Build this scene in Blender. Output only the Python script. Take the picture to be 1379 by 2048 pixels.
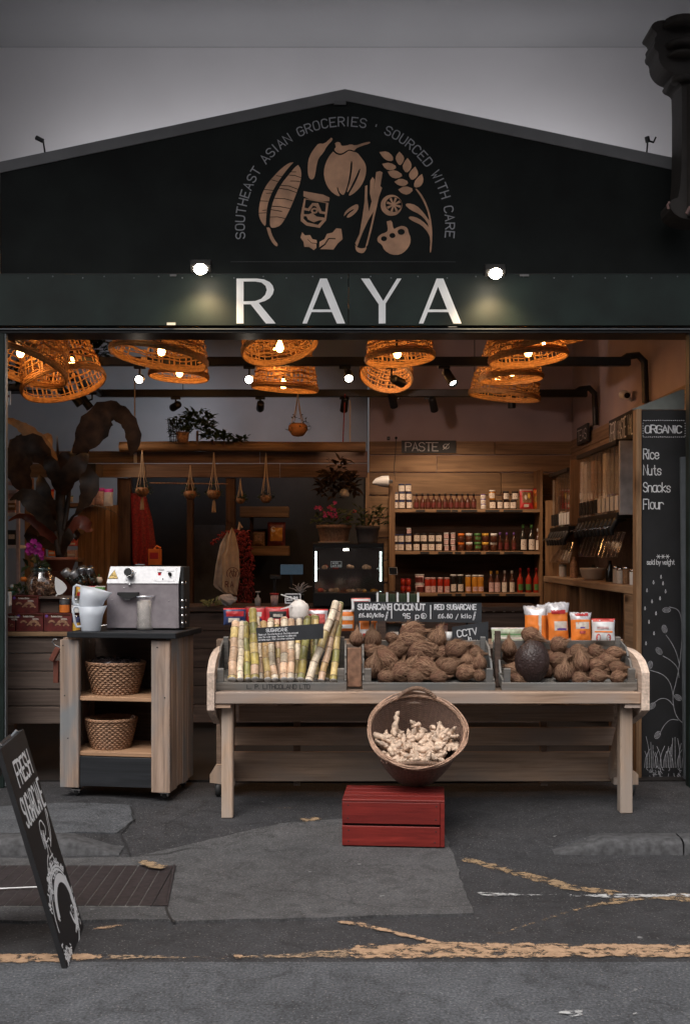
import bpy, math, random
from mathutils import Vector, Matrix, noise
from mathutils.geometry import tessellate_polygon
R = math.radians
random.seed(7)
S = bpy.context.scene
for o in list(bpy.data.objects): bpy.data.objects.remove(o)
COL = S.collection

# ------------------------------------------------------------------ camera, sky, sun, exposure
FPX, CX, HY, CH = 2200.0, 690.0, 1105.0, 1.5      # focal length and horizon of the photograph (1379 x 2048)
cam_d = bpy.data.cameras.new('camera'); cam = bpy.data.objects.new('camera', cam_d); COL.objects.link(cam)
cam.location = (0, 0, CH); cam.rotation_euler = (R(90), 0, 0)
cam_d.sensor_fit = 'VERTICAL'; cam_d.sensor_height = 36; cam_d.lens = FPX/2048*36
cam_d.shift_y = (HY-1024)/2048; cam_d.clip_end = 500; cam_d.clip_start = .05
S.camera = cam
S.view_settings.view_transform = 'Standard'; S.view_settings.look = 'None'
S.view_settings.gamma = 1; S.view_settings.use_curve_mapping = False
S.view_settings.exposure = 0.6
W = bpy.data.worlds.new('World'); S.world = W; W.use_nodes = True
nt = W.node_tree; bg = nt.nodes['Background']
sky = nt.nodes.new('ShaderNodeTexSky'); sky.sky_type = 'NISHITA'; sky.sun_disc = False
SUN_EL, SUN_AZ = 58, 200
sky.sun_elevation = R(SUN_EL); sky.sun_rotation = R(SUN_AZ); sky.dust_density = 6; sky.ozone_density = 1.0; sky.air_density = 1.0
hs = nt.nodes.new('ShaderNodeHueSaturation'); hs.inputs['Saturation'].default_value = .32
nt.links.new(sky.outputs[0], hs.inputs['Color']); nt.links.new(hs.outputs[0], bg.inputs[0])
bg.inputs[1].default_value = 0.12
sl = bpy.data.lights.new('sun', 'SUN'); sl.energy = 1.0; sl.angle = R(40); sl.color = (1, .96, .91)
sun = bpy.data.objects.new('sun', sl); COL.objects.link(sun)
el, az = R(SUN_EL), R(SUN_AZ)
sdir = Vector((math.sin(az)*math.cos(el), math.cos(az)*math.cos(el), math.sin(el)))   # towards the sun: behind the camera
sun.rotation_euler = sdir.to_track_quat('Z', 'Y').to_euler(); sun.location = sdir*20
S.cycles.max_bounces = 6; S.cycles.transparent_max_bounces = 12; S.cycles.sample_clamp_indirect = 4

# ------------------------------------------------------------------ helpers
def P(px, py, Y): return Vector(((px-CX)*Y/FPX, Y, CH+(HY-py)*Y/FPX))
def sc(Y): return Y/FPX
WL = {}                                           # world location of each root

def thing(name, label, cat, loc=(0,0,0), rz=0, group=None):
    o = bpy.data.objects.new(name, None); COL.objects.link(o); o.empty_display_size = .05
    o.location = loc; o.rotation_euler = (0, 0, rz); o['label'] = label; o['category'] = cat
    if group: o['group'] = group
    WL[o.name] = (Vector(loc), rz); return o
def tag(o, label, cat, group=None):
    o['label'] = label; o['category'] = cat
    if group: o['group'] = group
    return o
def struct(o): o['kind'] = 'structure'; return o
def stuff(o): o['kind'] = 'stuff'; return o
def dup(root, loc=None, rot=None, label=None, group=None, parent=None):
    r = root.copy(); COL.objects.link(r)
    if parent is not None: r.parent = parent
    if loc is not None: r.location = loc
    if rot is not None: r.rotation_euler = rot
    if label: r['label'] = label
    if group: r['group'] = group
    for ch in root.children: dup(ch, parent=r)
    return r

class MB:
    def __init__(s): s.v = []; s.f = []; s.sm = []; s.mi = []; s.m = 0; s.col = []; s.c = (1,1,1,1)
    def add(s, vs, fs, smooth=False):
        b = len(s.v); s.v += [Vector(p) for p in vs]; s.col += [s.c]*len(vs)
        for f in fs: s.f.append([b+i for i in f]); s.sm.append(smooth); s.mi.append(s.m)
        return s
    def box(s, x0, x1, y0, y1, z0, z1, b=0, M=None):
        if x0 > x1: x0, x1 = x1, x0
        if y0 > y1: y0, y1 = y1, y0
        if z0 > z1: z0, z1 = z1, z0
        c = Vector(((x0+x1)/2, (y0+y1)/2, (z0+z1)/2)); h = ((x1-x0)/2, (y1-y0)/2, (z1-z0)/2)
        T = Matrix.Translation(c)
        return s.cbox(T if M is None else M @ T, h, b)
    def cbox(s, M, h, b=0):
        b = min(b, min(h)*.6)
        if b <= 0:
            vs = [M @ Vector((i*h[0], j*h[1], k*h[2])) for i in (-1,1) for j in (-1,1) for k in (-1,1)]
            return s.add(vs, [(0,1,3,2),(4,6,7,5),(0,4,5,1),(2,3,7,6),(0,2,6,4),(1,5,7,3)])
        vs = []; idx = {}
        for i in (-1,1):
            for j in (-1,1):
                for k in (-1,1):
                    for a in range(3):
                        q = [i*(h[0]-b), j*(h[1]-b), k*(h[2]-b)]; q[a] = (i,j,k)[a]*h[a]
                        idx[(i,j,k,a)] = len(vs); vs.append(M @ Vector(q))
        fs = []
        for a in range(3):
            o1, o2 = [d for d in range(3) if d != a]
            for sg in (-1,1):
                q = []
                for (u,v) in ((-1,-1),(1,-1),(1,1),(-1,1)):
                    t = [0,0,0]; t[a] = sg; t[o1] = u; t[o2] = v; q.append(idx[(t[0],t[1],t[2],a)])
                if (sg > 0) == (a == 1): q.reverse()
                fs.append(q)
        for a in range(3):                        # edges along axis a
            o1, o2 = [d for d in range(3) if d != a]
            for u in (-1,1):
                for v in (-1,1):
                    q = []
                    for (e, ax) in ((-1,o1),(1,o1),(1,o2),(-1,o2)):
                        t = [0,0,0]; t[a] = e; t[o1] = u; t[o2] = v; q.append(idx[(t[0],t[1],t[2],ax)])
                    fs.append(q)
        for i in (-1,1):
            for j in (-1,1):
                for k in (-1,1): fs.append([idx[(i,j,k,a)] for a in range(3)])
        return s.add(vs, fs)
    def tube(s, pts, rad, n=8, cap=True, smooth=True, closed=False, flat=1.0):
        pts = [Vector(p) for p in pts]; m = len(pts)
        if not hasattr(rad, '__len__'): rad = [rad]*m
        vs = []; up = None
        for i, p in enumerate(pts):
            if closed: d = pts[(i+1) % m]-pts[i-1]
            else: d = pts[min(i+1, m-1)]-pts[max(i-1, 0)]
            if d.length < 1e-9: d = Vector((0,0,1))
            d.normalize()
            if up is None:
                up = Vector((0,0,1)) if abs(d.z) < .9 else Vector((0,1,0))
            u = up - d*up.dot(d)
            if u.length < 1e-6: u = d.orthogonal()
            u.normalize(); w = d.cross(u); up = u
            for k in range(n):
                a = 2*math.pi*k/n; vs.append(p+(u*math.cos(a)*flat+w*math.sin(a))*rad[i])
        fs = []
        for i in range(m if closed else m-1):
            i2 = (i+1) % m
            for k in range(n): fs.append((i*n+k, i*n+(k+1)%n, i2*n+(k+1)%n, i2*n+k))
        s.add(vs, fs, smooth)
        if cap and not closed:
            s.add([v for v in vs[:n]], [tuple(range(n))[::-1]]); s.add([v for v in vs[-n:]], [tuple(range(n))])
        return s
    def lathe(s, prof, n=20, M=None, smooth=True, ell=1.0):
        vs = []; M = M or Matrix()
        for (r, z) in prof:
            for k in range(n):
                a = 2*math.pi*k/n; vs.append(M @ Vector((r*math.cos(a), r*ell*math.sin(a), z)))
        fs = [(i*n+k, i*n+(k+1)%n, (i+1)*n+(k+1)%n, (i+1)*n+k) for i in range(len(prof)-1) for k in range(n)]
        return s.add(vs, fs, smooth)
    def prism(s, poly, fn, holes=(), sides=True):
        """poly/holes: 2-D outlines, fn(x, y, t) -> point; t=0 front, t=1 back"""
        loops = [list(poly)]+[list(h) for h in holes]
        flat = [p for l in loops for p in l]
        tris = tessellate_polygon([[Vector((p[0], p[1], 0)) for p in l] for l in loops])
        s.add([fn(p[0], p[1], 0) for p in flat], [tuple(t) for t in tris])
        if sides:
            s.add([fn(p[0], p[1], 1) for p in flat], [tuple(t) for t in tris])
            for l in loops:
                n = len(l)
                s.add([fn(p[0], p[1], 0) for p in l]+[fn(p[0], p[1], 1) for p in l],
                      [(i, (i+1)%n, n+(i+1)%n, n+i) for i in range(n)])
        return s
    def ribbon(s, pts, w, nrm):
        pts = [Vector(p) for p in pts]; n = len(pts)
        if n < 2: return s
        vs = []
        for i in range(n):
            d1 = (pts[i]-pts[i-1]).normalized() if i else (pts[1]-pts[0]).normalized()
            d2 = (pts[i+1]-pts[i]).normalized() if i < n-1 else d1
            d = d1+d2
            if d.length < .3: d = d2
            d.normalize(); c = max(.5, d.dot(d2)); sd = nrm.cross(d).normalized()*(w/2/c)
            q = pts[i]
            if i == 0: q = q-d*w*.45
            if i == n-1: q = q+d*w*.45
            vs += [q-sd, q+sd]
        return s.add(vs, [(2*i, 2*i+1, 2*i+3, 2*i+2) for i in range(n-1)])
    def build(s, name, mat, parent=None, world=True, vcol=False, bevel=0, fix=False):
        v = s.v
        if parent is not None and world:
            L, rz = WL.get(parent.name, (Vector((0,0,0)), 0)); Mi = Matrix.Rotation(-rz, 4, 'Z') @ Matrix.Translation(-L)
            v = [Mi @ p for p in v]
        me = bpy.data.meshes.new(name); me.from_pydata([tuple(p) for p in v], [], s.f)
        me.polygons.foreach_set('use_smooth', s.sm)
        for m in (mat if isinstance(mat, (list, tuple)) else [mat]): me.materials.append(m)
        if isinstance(mat, (list, tuple)): me.polygons.foreach_set('material_index', s.mi)
        if vcol:
            a = me.color_attributes.new('Col', 'FLOAT_COLOR', 'POINT')
            a.data.foreach_set('color', [x for c in s.col for x in c])
        if fix:
            import bmesh
            bm = bmesh.new(); bm.from_mesh(me); bmesh.ops.recalc_face_normals(bm, faces=bm.faces); bm.to_mesh(me); bm.free()
        o = bpy.data.objects.new(name, me); COL.objects.link(o)
        if parent is not None:
            o.parent = parent
            if world and parent.name in WL: WL[o.name] = WL[parent.name]
        return o
def B(x0, x1, y0, y1, z0, z1, b=.002): return MB().box(x0, x1, y0, y1, z0, z1, b)
def arc(cx, cy, r, a0, a1, n, ry=None):
    ry = ry or r
    return [(cx+r*math.cos(R(a0+(a1-a0)*i/n)), cy+ry*math.sin(R(a0+(a1-a0)*i/n))) for i in range(n+1)]
def chaikin(p, k=2):
    for _ in range(k):
        q = [p[0]]
        for a, b in zip(p[:-1], p[1:]):
            q += [(a[0]*.75+b[0]*.25, a[1]*.75+b[1]*.25), (a[0]*.25+b[0]*.75, a[1]*.25+b[1]*.75)]
        q.append(p[-1]); p = q
    return p
def rows_of(items, step):                          # (x, y) -> row index (0 = lowest) and place from the left
    ks = [round((max(i[1] for i in items)-i[1])/step) for i in items]
    out = []
    for i, it in enumerate(items):
        mates = sorted([j for j in range(len(items)) if ks[j] == ks[i]], key=lambda j: items[j][0])
        out.append((ks[i], mates.index(i), len(mates)))
    return out
ORD = ['first','second','third','fourth','fifth','sixth','seventh','eighth','ninth','tenth','eleventh','twelfth','thirteenth','fourteenth']
def nth(i, n):
    if n == 1: return 'only'
    if i == 0: return 'leftmost'
    if i == n-1: return 'rightmost'
    return ORD[i]

# ------------------------------------------------------------------ stroke lettering
GL = {'A':"022842 1434",'B':"0208 ~083847362505 ~053544433202",'C':"~4738180703123243",'D':"0208 ~083847433202",'E':"48080242 0535",
'F':"480802 0535",'G':"~4738180703123243 434525",'H':"0802 4842 0545",'I':"2822",'J':"~4843321203",'K':"0802 480542",'L':"080242",
'M':"0208244842",'N':"02084248",'O':"~28180703123243473828",'P':"0208 ~083847463505",'Q':"~28180703123243473828 3342",
'R':"0208 ~083847463505 2542",'S':"~473818070615354443321203",'T':"0848 2822",'U':"~080312324348",'V':"082248",'W':"0812253248",
'X':"0842 0248",'Y':"082548 2522",'Z':"08480242",'a':"~4636160503123243 4642",'b':"0802 ~0516364543321203",'c':"~4536160503123243",
'd':"4842 ~4536160503123243",'e':"~04444536160503123243",'f':"~38281712 0636",'g':"~4536160503123243 ~4641301001",'h':"0802 ~0516364542",
'i':"2622 2827",'j':"~26211001 2827",'k':"0802 460442",'l':"2822",'m':"0602 ~05162522 ~25364542",'n':"0602 ~0516364542",
'o':"~26160503123243453626",'p':"0600 ~0516364543321203",'q':"4640 ~4536160503123243",'r':"0602 ~05163645",'s':"~45361605143443321203",
't':"~28233242 1636",'u':"~0603123243 4642",'v':"062246",'w':"0612253246",'x':"0642 0246",'y':"0623 4610",'z':"06460242",
'0':"~28180703123243473828",'1':"172822",'2':"~071838474502 0242",'3':"~071838473625 ~25354443321203",'4':"380444 3832",
'5':"480805 ~05354443321203",'6':"~381704031232434435150 4".replace(' ',''),'7':"084812",'8':"~28171625363728 ~2515031232433525",
'9':"~4536251617283847 4742",'.':"2223",',':"2311",'/':"0048",'-':"1535",'*':"2426 1634 3614",'!':"2824 2322",'\u00a3':"~4738271712 0242 0535",
'\u00b7':"2526",'|':"2921","'":"2827",'&':"~4214172838361503122244"}
for _k in GL: assert all(len(t.strip('~')) % 2 == 0 for t in GL[_k].split()), _k
NARROW = 'Iil1.,!|\u00b7\''
def glyph(ch):
    out = []
    for t in GL[ch].split():
        sm = t[0] == '~'; t = t.strip('~')
        p = [(int(t[i])/6.0, (int(t[i+1])-2)/6.0) for i in range(0, len(t), 2)]
        if ch in NARROW: p = [(a-.22, b) for a, b in p]
        out.append(chaikin(p, 2) if sm and len(p) > 2 else p)
    return out
def adv(ch, sp): return (.45 if ch == ' ' else .26 if ch in NARROW else .67)+sp
_d = [0]
def strokes(mb, fn, pl, w, nrm):
    """fn(u, v, d) -> world; pl: list of 2-D polylines"""
    for p in pl:
        _d[0] = (_d[0]+1) % 13; mb.ribbon([fn(a, b, .0012+_d[0]*.00006) for a, b in p], w, nrm)
def text(mb, s, fn, x, y, h, w, nrm, ws=1.0, sp=.22, jit=0.0, slope=0.0, center=False):
    tot = sum(adv(c, sp) for c in s)*h*ws
    if center: x -= tot/2
    rnd = random.Random(len(s)*31+int(h*10000))
    for c in s:
        if c != ' ':
            k = 1+rnd.uniform(-jit, jit); dy = rnd.uniform(-jit, jit)*h*.4; sh = rnd.uniform(-jit, jit)*.5
            strokes(mb, fn, [[(x+(a+sh*b)*h*ws*k, y+slope*(x)+b*h*k+dy) for a, b in p] for p in glyph(c)], w, nrm)
        x += adv(c, sp)*h*ws
    return x
FRONT = Vector((0,-1,0))
def pxfn(Y): return lambda a, b, d: P(a, b, Y)+Vector((0,-d,0))      # board parallel to the shop front, in photograph units
def pxtext(mb, s, px, py, hpx, Y, w=2.0, **k):   # py = baseline
    f = lambda a, b, d: P(a, -b, Y)+Vector((0,-d,0))
    text(mb, s, f, px, -py, hpx, w*sc(Y), FRONT, **k)
def pxstroke(mb, pl, Y, w): strokes(mb, pxfn(Y), pl, w*sc(Y), FRONT)

# ------------------------------------------------------------------ materials
def nodes(name):
    m = bpy.data.materials.new(name); m.use_nodes = True; t = m.node_tree; b = t.nodes['Principled BSDF']; return m, t, b
def N(t, ty, **k):
    n = t.nodes.new(ty)
    for a, v in k.items():
        if a in n.inputs: n.inputs[a].default_value = v
        else: setattr(n, a, v)
    return n
def L(t, a, b): t.links.new(a, b)
def ramp(t, fac, stops):
    r = t.nodes.new('ShaderNodeValToRGB'); e = r.color_ramp.elements
    while len(e) > 1: e.remove(e[0])
    e[0].position = stops[0][0]; e[0].color = (*stops[0][1], 1)
    for p, c in stops[1:]: q = e.new(p); q.color = (*c, 1)
    L(t, fac, r.inputs[0]); return r.outputs[0]
def mixc(t, f, a, b, mode='MIX'):
    n = t.nodes.new('ShaderNodeMix'); n.data_type = 'RGBA'; n.blend_type = mode
    for s_, v in ((n.inputs[0], f), (n.inputs[6], a), (n.inputs[7], b)):
        if hasattr(v, 'is_linked'): L(t, v, s_)
        else: s_.default_value = v if not isinstance(v, tuple) else (*v[:3], 1)
    return n.outputs[2]
def coords(t, scale=(1,1,1), rnd=True):
    tc = t.nodes.new('ShaderNodeTexCoord'); mp = t.nodes.new('ShaderNodeMapping'); mp.inputs['Scale'].default_value = scale
    L(t, tc.outputs['Object'], mp.inputs[0])
    if rnd:
        oi = t.nodes.new('ShaderNodeObjectInfo'); mu = N(t, 'ShaderNodeMath', operation='MULTIPLY'); mu.inputs[1].default_value = 37.0
        L(t, oi.outputs['Random'], mu.inputs[0])
        cb = t.nodes.new('ShaderNodeCombineXYZ')
        for i in range(3): L(t, mu.outputs[0], cb.inputs[i])
        L(t, cb.outputs[0], mp.inputs['Location'])
    return mp.outputs[0]
def noisef(t, vec, s, det=4, dist=0, rough=.5):
    n = N(t, 'ShaderNodeTexNoise'); n.inputs['Scale'].default_value = s; n.inputs['Detail'].default_value = det
    n.inputs['Distortion'].default_value = dist; n.inputs['Roughness'].default_value = rough
    L(t, vec, n.inputs['Vector']); return n.outputs['Fac']
def bump(t, b, h, st=.3, d=.002):
    n = N(t, 'ShaderNodeBump'); n.inputs['Strength'].default_value = st; n.inputs['Distance'].default_value = d
    L(t, h, n.inputs['Height']); L(t, n.outputs[0], b.inputs['Normal'])
def plain(name, col, rough=.6, metal=0, var=.25, s=12, bmp=.0, emit=None, es=1, spec=.5, trans=0):
    m, t, b = nodes(name); v = coords(t)
    f = noisef(t, v, s, 5)
    lo = tuple(c*(1-var) for c in col); hi = tuple(min(1, c*(1+var)) for c in col)
    L(t, ramp(t, f, [(.3, lo), (.7, hi)]), b.inputs['Base Color'])
    b.inputs['Roughness'].default_value = rough; b.inputs['Metallic'].default_value = metal
    b.inputs['Specular IOR Level'].default_value = spec
    if bmp: bump(t, b, f, bmp, .004)
    if emit: b.inputs['Emission Color'].default_value = (*emit, 1); b.inputs['Emission Strength'].default_value = es
    return m
def wood(name, lo, hi, axis=0, s=1.0, rough=.65, knots=True, stain=None, bmp=.35, var=.25):
    m, t, b = nodes(name); k = [9*s]*3; k[axis] = .9*s; v = coords(t, tuple(k))
    g = noisef(t, v, 2.2, 8, .9, .62)
    k2 = [60*s]*3; k2[axis] = 1.5*s; v2 = coords(t, tuple(k2)); g2 = noisef(t, v2, 1.4, 4, .2)
    c = ramp(t, g, [(.28, lo), (.5, tuple((a+b_)/2 for a, b_ in zip(lo, hi))), (.72, hi)])
    c = mixc(t, .55, c, ramp(t, g2, [(.3, (.45,)*3), (.62, (1.1,)*3)]), 'MULTIPLY')
    if knots:
        k3 = [5.5*s]*3; k3[axis] = 2.2*s; v3 = coords(t, tuple(k3)); vo = N(t, 'ShaderNodeTexVoronoi'); vo.inputs['Scale'].default_value = 1.0
        L(t, v3, vo.inputs['Vector'])
        c = mixc(t, 1.0, c, ramp(t, vo.outputs['Distance'], [(.05, (.22,.17,.14)), (.12, (.75,.7,.66)), (.2, (1,1,1))]), 'MULTIPLY')
    if stain:
        v4 = coords(t, tuple(1.5 if i == axis else 4 for i in range(3))); n4 = noisef(t, v4, 1.3, 3, .5)
        c = mixc(t, ramp(t, n4, [(.44, (0,0,0)), (.66, (.9,.9,.9))]), c, stain)
    oi = t.nodes.new('ShaderNodeObjectInfo')
    c = mixc(t, 1.0, c, ramp(t, oi.outputs['Random'], [(0, (1-var,)*3), (1, (1+var*.5,)*3)]), 'MULTIPLY')
    L(t, c, b.inputs['Base Color']); b.inputs['Roughness'].default_value = rough; b.inputs['Specular IOR Level'].default_value = .3
    ad = N(t, 'ShaderNodeMath', operation='ADD'); L(t, g, ad.inputs[0]); L(t, g2, ad.inputs[1]); bump(t, b, ad.outputs[0], bmp, .0015)
    return m
def emis(name, col, st):
    m, t, b = nodes(name); e = N(t, 'ShaderNodeEmission'); e.inputs[0].default_value = (*col, 1); e.inputs[1].default_value = st
    L(t, e.outputs[0], t.nodes['Material Output'].inputs[0]); return m
def clear(name, tint=(1,1,1), alpha=.75, rough=.08, gl=True):
    m, t, b = nodes(name)
    if gl: b = N(t, 'ShaderNodeBsdfGlossy'); b.inputs['Color'].default_value = (*tint, 1); b.inputs['Roughness'].default_value = rough
    tr0 = 0; tr = N(t, 'ShaderNodeBsdfTransparent'); tr.inputs[0].default_value = (*tint, 1)
    if not gl: b.inputs['Base Color'].default_value = (*tint, 1); b.inputs['Roughness'].default_value = rough
    mx = N(t, 'ShaderNodeMixShader'); fr = N(t, 'ShaderNodeLayerWeight'); fr.inputs[0].default_value = .35
    mr = N(t, 'ShaderNodeMapRange'); mr.inputs[3].default_value = 1-alpha; mr.inputs[4].default_value = .55
    L(t, fr.outputs['Facing'], mr.inputs[0]); L(t, mr.outputs[0], mx.inputs[0])
    L(t, tr.outputs[0], mx.inputs[1]); L(t, b.outputs[0], mx.inputs[2]); L(t, mx.outputs[0], t.nodes['Material Output'].inputs[0]); return m
def vcolm(name, rough=.5, streak=.3):
    m, t, b = nodes(name); a = N(t, 'ShaderNodeVertexColor', layer_name='Col'); v = coords(t, (1,1,1)); f = noisef(t, v, 60, 4)
    f2 = noisef(t, v, 14, 3)
    c = mixc(t, 1.0, a.outputs[0], ramp(t, f, [(.3, (1-streak,)*3), (.7, (1+streak*.5,)*3)]), 'MULTIPLY')
    c = mixc(t, 1.0, c, ramp(t, f2, [(.35, (1-streak,)*3), (.6, (1,)*3)]), 'MULTIPLY')
    L(t, c, b.inputs['Base Color']); b.inputs['Roughness'].default_value = rough; bump(t, b, f, .25, .001); return m
def translucent(name, col, fac=.4, rough=.6, s=20, var=.3):
    m = plain(name, col, rough, var=var, s=s); t = m.node_tree; b = t.nodes['Principled BSDF']
    tr = N(t, 'ShaderNodeBsdfTranslucent'); L(t, b.inputs['Base Color'].links[0].from_socket, tr.inputs[0])
    mx = N(t, 'ShaderNodeMixShader'); mx.inputs[0].default_value = fac
    L(t, b.outputs[0], mx.inputs[1]); L(t, tr.outputs[0], mx.inputs[2]); L(t, mx.outputs[0], t.nodes['Material Output'].inputs[0]); return m

def asphalt(name, base, speck=.5, rgh=.85, worn=None, big=.25):
    m, t, b = nodes(name); v = coords(t, (1,1,1), False)
    f = noisef(t, v, 90, 5, 0, .7); g = noisef(t, v, 1.6, 5, .3); h = noisef(t, v, 320, 2)
    c = ramp(t, f, [(.3, tuple(x*(1-speck) for x in base)), (.55, base), (.75, tuple(x*(1+speck*1.3) for x in base))])
    c = mixc(t, 1.0, c, ramp(t, g, [(.3, (1-big,)*3), (.7, (1+big*.6,)*3)]), 'MULTIPLY')
    g3 = noisef(t, v, 7, 6, 1.2, .65); c = mixc(t, 1.0, c, ramp(t, g3, [(.32, (.62,)*3), (.48, (1,)*3), (.68, (1.22,)*3)]), 'MULTIPLY')
    wv = N(t, 'ShaderNodeTexVoronoi', feature='DISTANCE_TO_EDGE'); wv.inputs['Scale'].default_value = .55; cv = noisef(t, v, 3, 5); va = N(t, 'ShaderNodeVectorMath', operation='MULTIPLY_ADD'); cbb = t.nodes.new('ShaderNodeCombineXYZ'); L(t, cv, cbb.inputs[0]); L(t, g, cbb.inputs[1]); L(t, cbb.outputs[0], va.inputs[0]); va.inputs[1].default_value = (.9,.9,0); L(t, v, va.inputs[2]); L(t, va.outputs[0], wv.inputs['Vector']); c = mixc(t, mixc(t, ramp(t, g, [(.5,(0,0,0)),(.62,(1,1,1))]), (0.0,0.0,0.0), ramp(t, wv.outputs['Distance'], [(.0, (.6,.6,.6)), (.007, (0,0,0))])), c, (.012,.012,.012))
    vo = N(t, 'ShaderNodeTexVoronoi'); vo.inputs['Scale'].default_value = 55; L(t, v, vo.inputs['Vector'])
    c = mixc(t, ramp(t, vo.outputs['Distance'], [(.12, (.45,.45,.45)), (.2, (0,0,0))]), c, mixc(t, ramp(t, h, [(.42,(0,0,0)),(.55,(1,1,1))]), c, (.36,.33,.31)))
    v5 = N(t, 'ShaderNodeTexVoronoi'); v5.inputs['Scale'].default_value = 5.5; L(t, v, v5.inputs['Vector'])
    mn = noisef(t, v, 22, 3)
    dd = N(t, 'ShaderNodeMath', operation='ADD'); L(t, v5.outputs['Distance'], dd.inputs[0]); L(t, mn, dd.inputs[1])
    c = mixc(t, ramp(t, dd.outputs[0], [(.42, (.75,.75,.75)), (.47, (0,0,0))]), c, (.22,.22,.22))     # trodden chewing gum and pale spots
    if worn is not None: c = mixc(t, ramp(t, g, [(.5, (0,0,0)), (.72, (.7,.7,.7))]), c, worn)
    L(t, c, b.inputs['Base Color']); b.inputs['Roughness'].default_value = rgh; b.inputs['Specular IOR Level'].default_value = .35
    bump(t, b, f, .6, .004); return m
def paint_worn(name, col, thr=.5, soft=.05, s=9, stretch=(1,3,1)):
    m, t, b = nodes(name); v = coords(t, stretch, False); f = noisef(t, v, s, 9, .3, .72)
    v2 = coords(t, (1,1,1), False); f2 = noisef(t, v2, 40, 4)
    L(t, ramp(t, f2, [(.3, tuple(c*.6 for c in col)), (.7, col)]), b.inputs['Base Color']); b.inputs['Roughness'].default_value = .8
    tr = N(t, 'ShaderNodeBsdfTransparent'); mx = N(t, 'ShaderNodeMixShader')
    at = N(t, 'ShaderNodeVertexColor', layer_name='Col')           # edge fade: 1 inside, 0 on the ragged edge
    mu = N(t, 'ShaderNodeMath', operation='MULTIPLY_ADD'); L(t, at.outputs[0], mu.inputs[0]); mu.inputs[1].default_value = .45; L(t, f, mu.inputs[2])
    L(t, ramp(t, mu.outputs[0], [(thr+.45-soft, (0,0,0)), (thr+.45+soft, (1,1,1))]), mx.inputs[0])
    L(t, tr.outputs[0], mx.inputs[1]); L(t, b.outputs[0], mx.inputs[2]); L(t, mx.outputs[0], t.nodes['Material Output'].inputs[0]); return m

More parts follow.
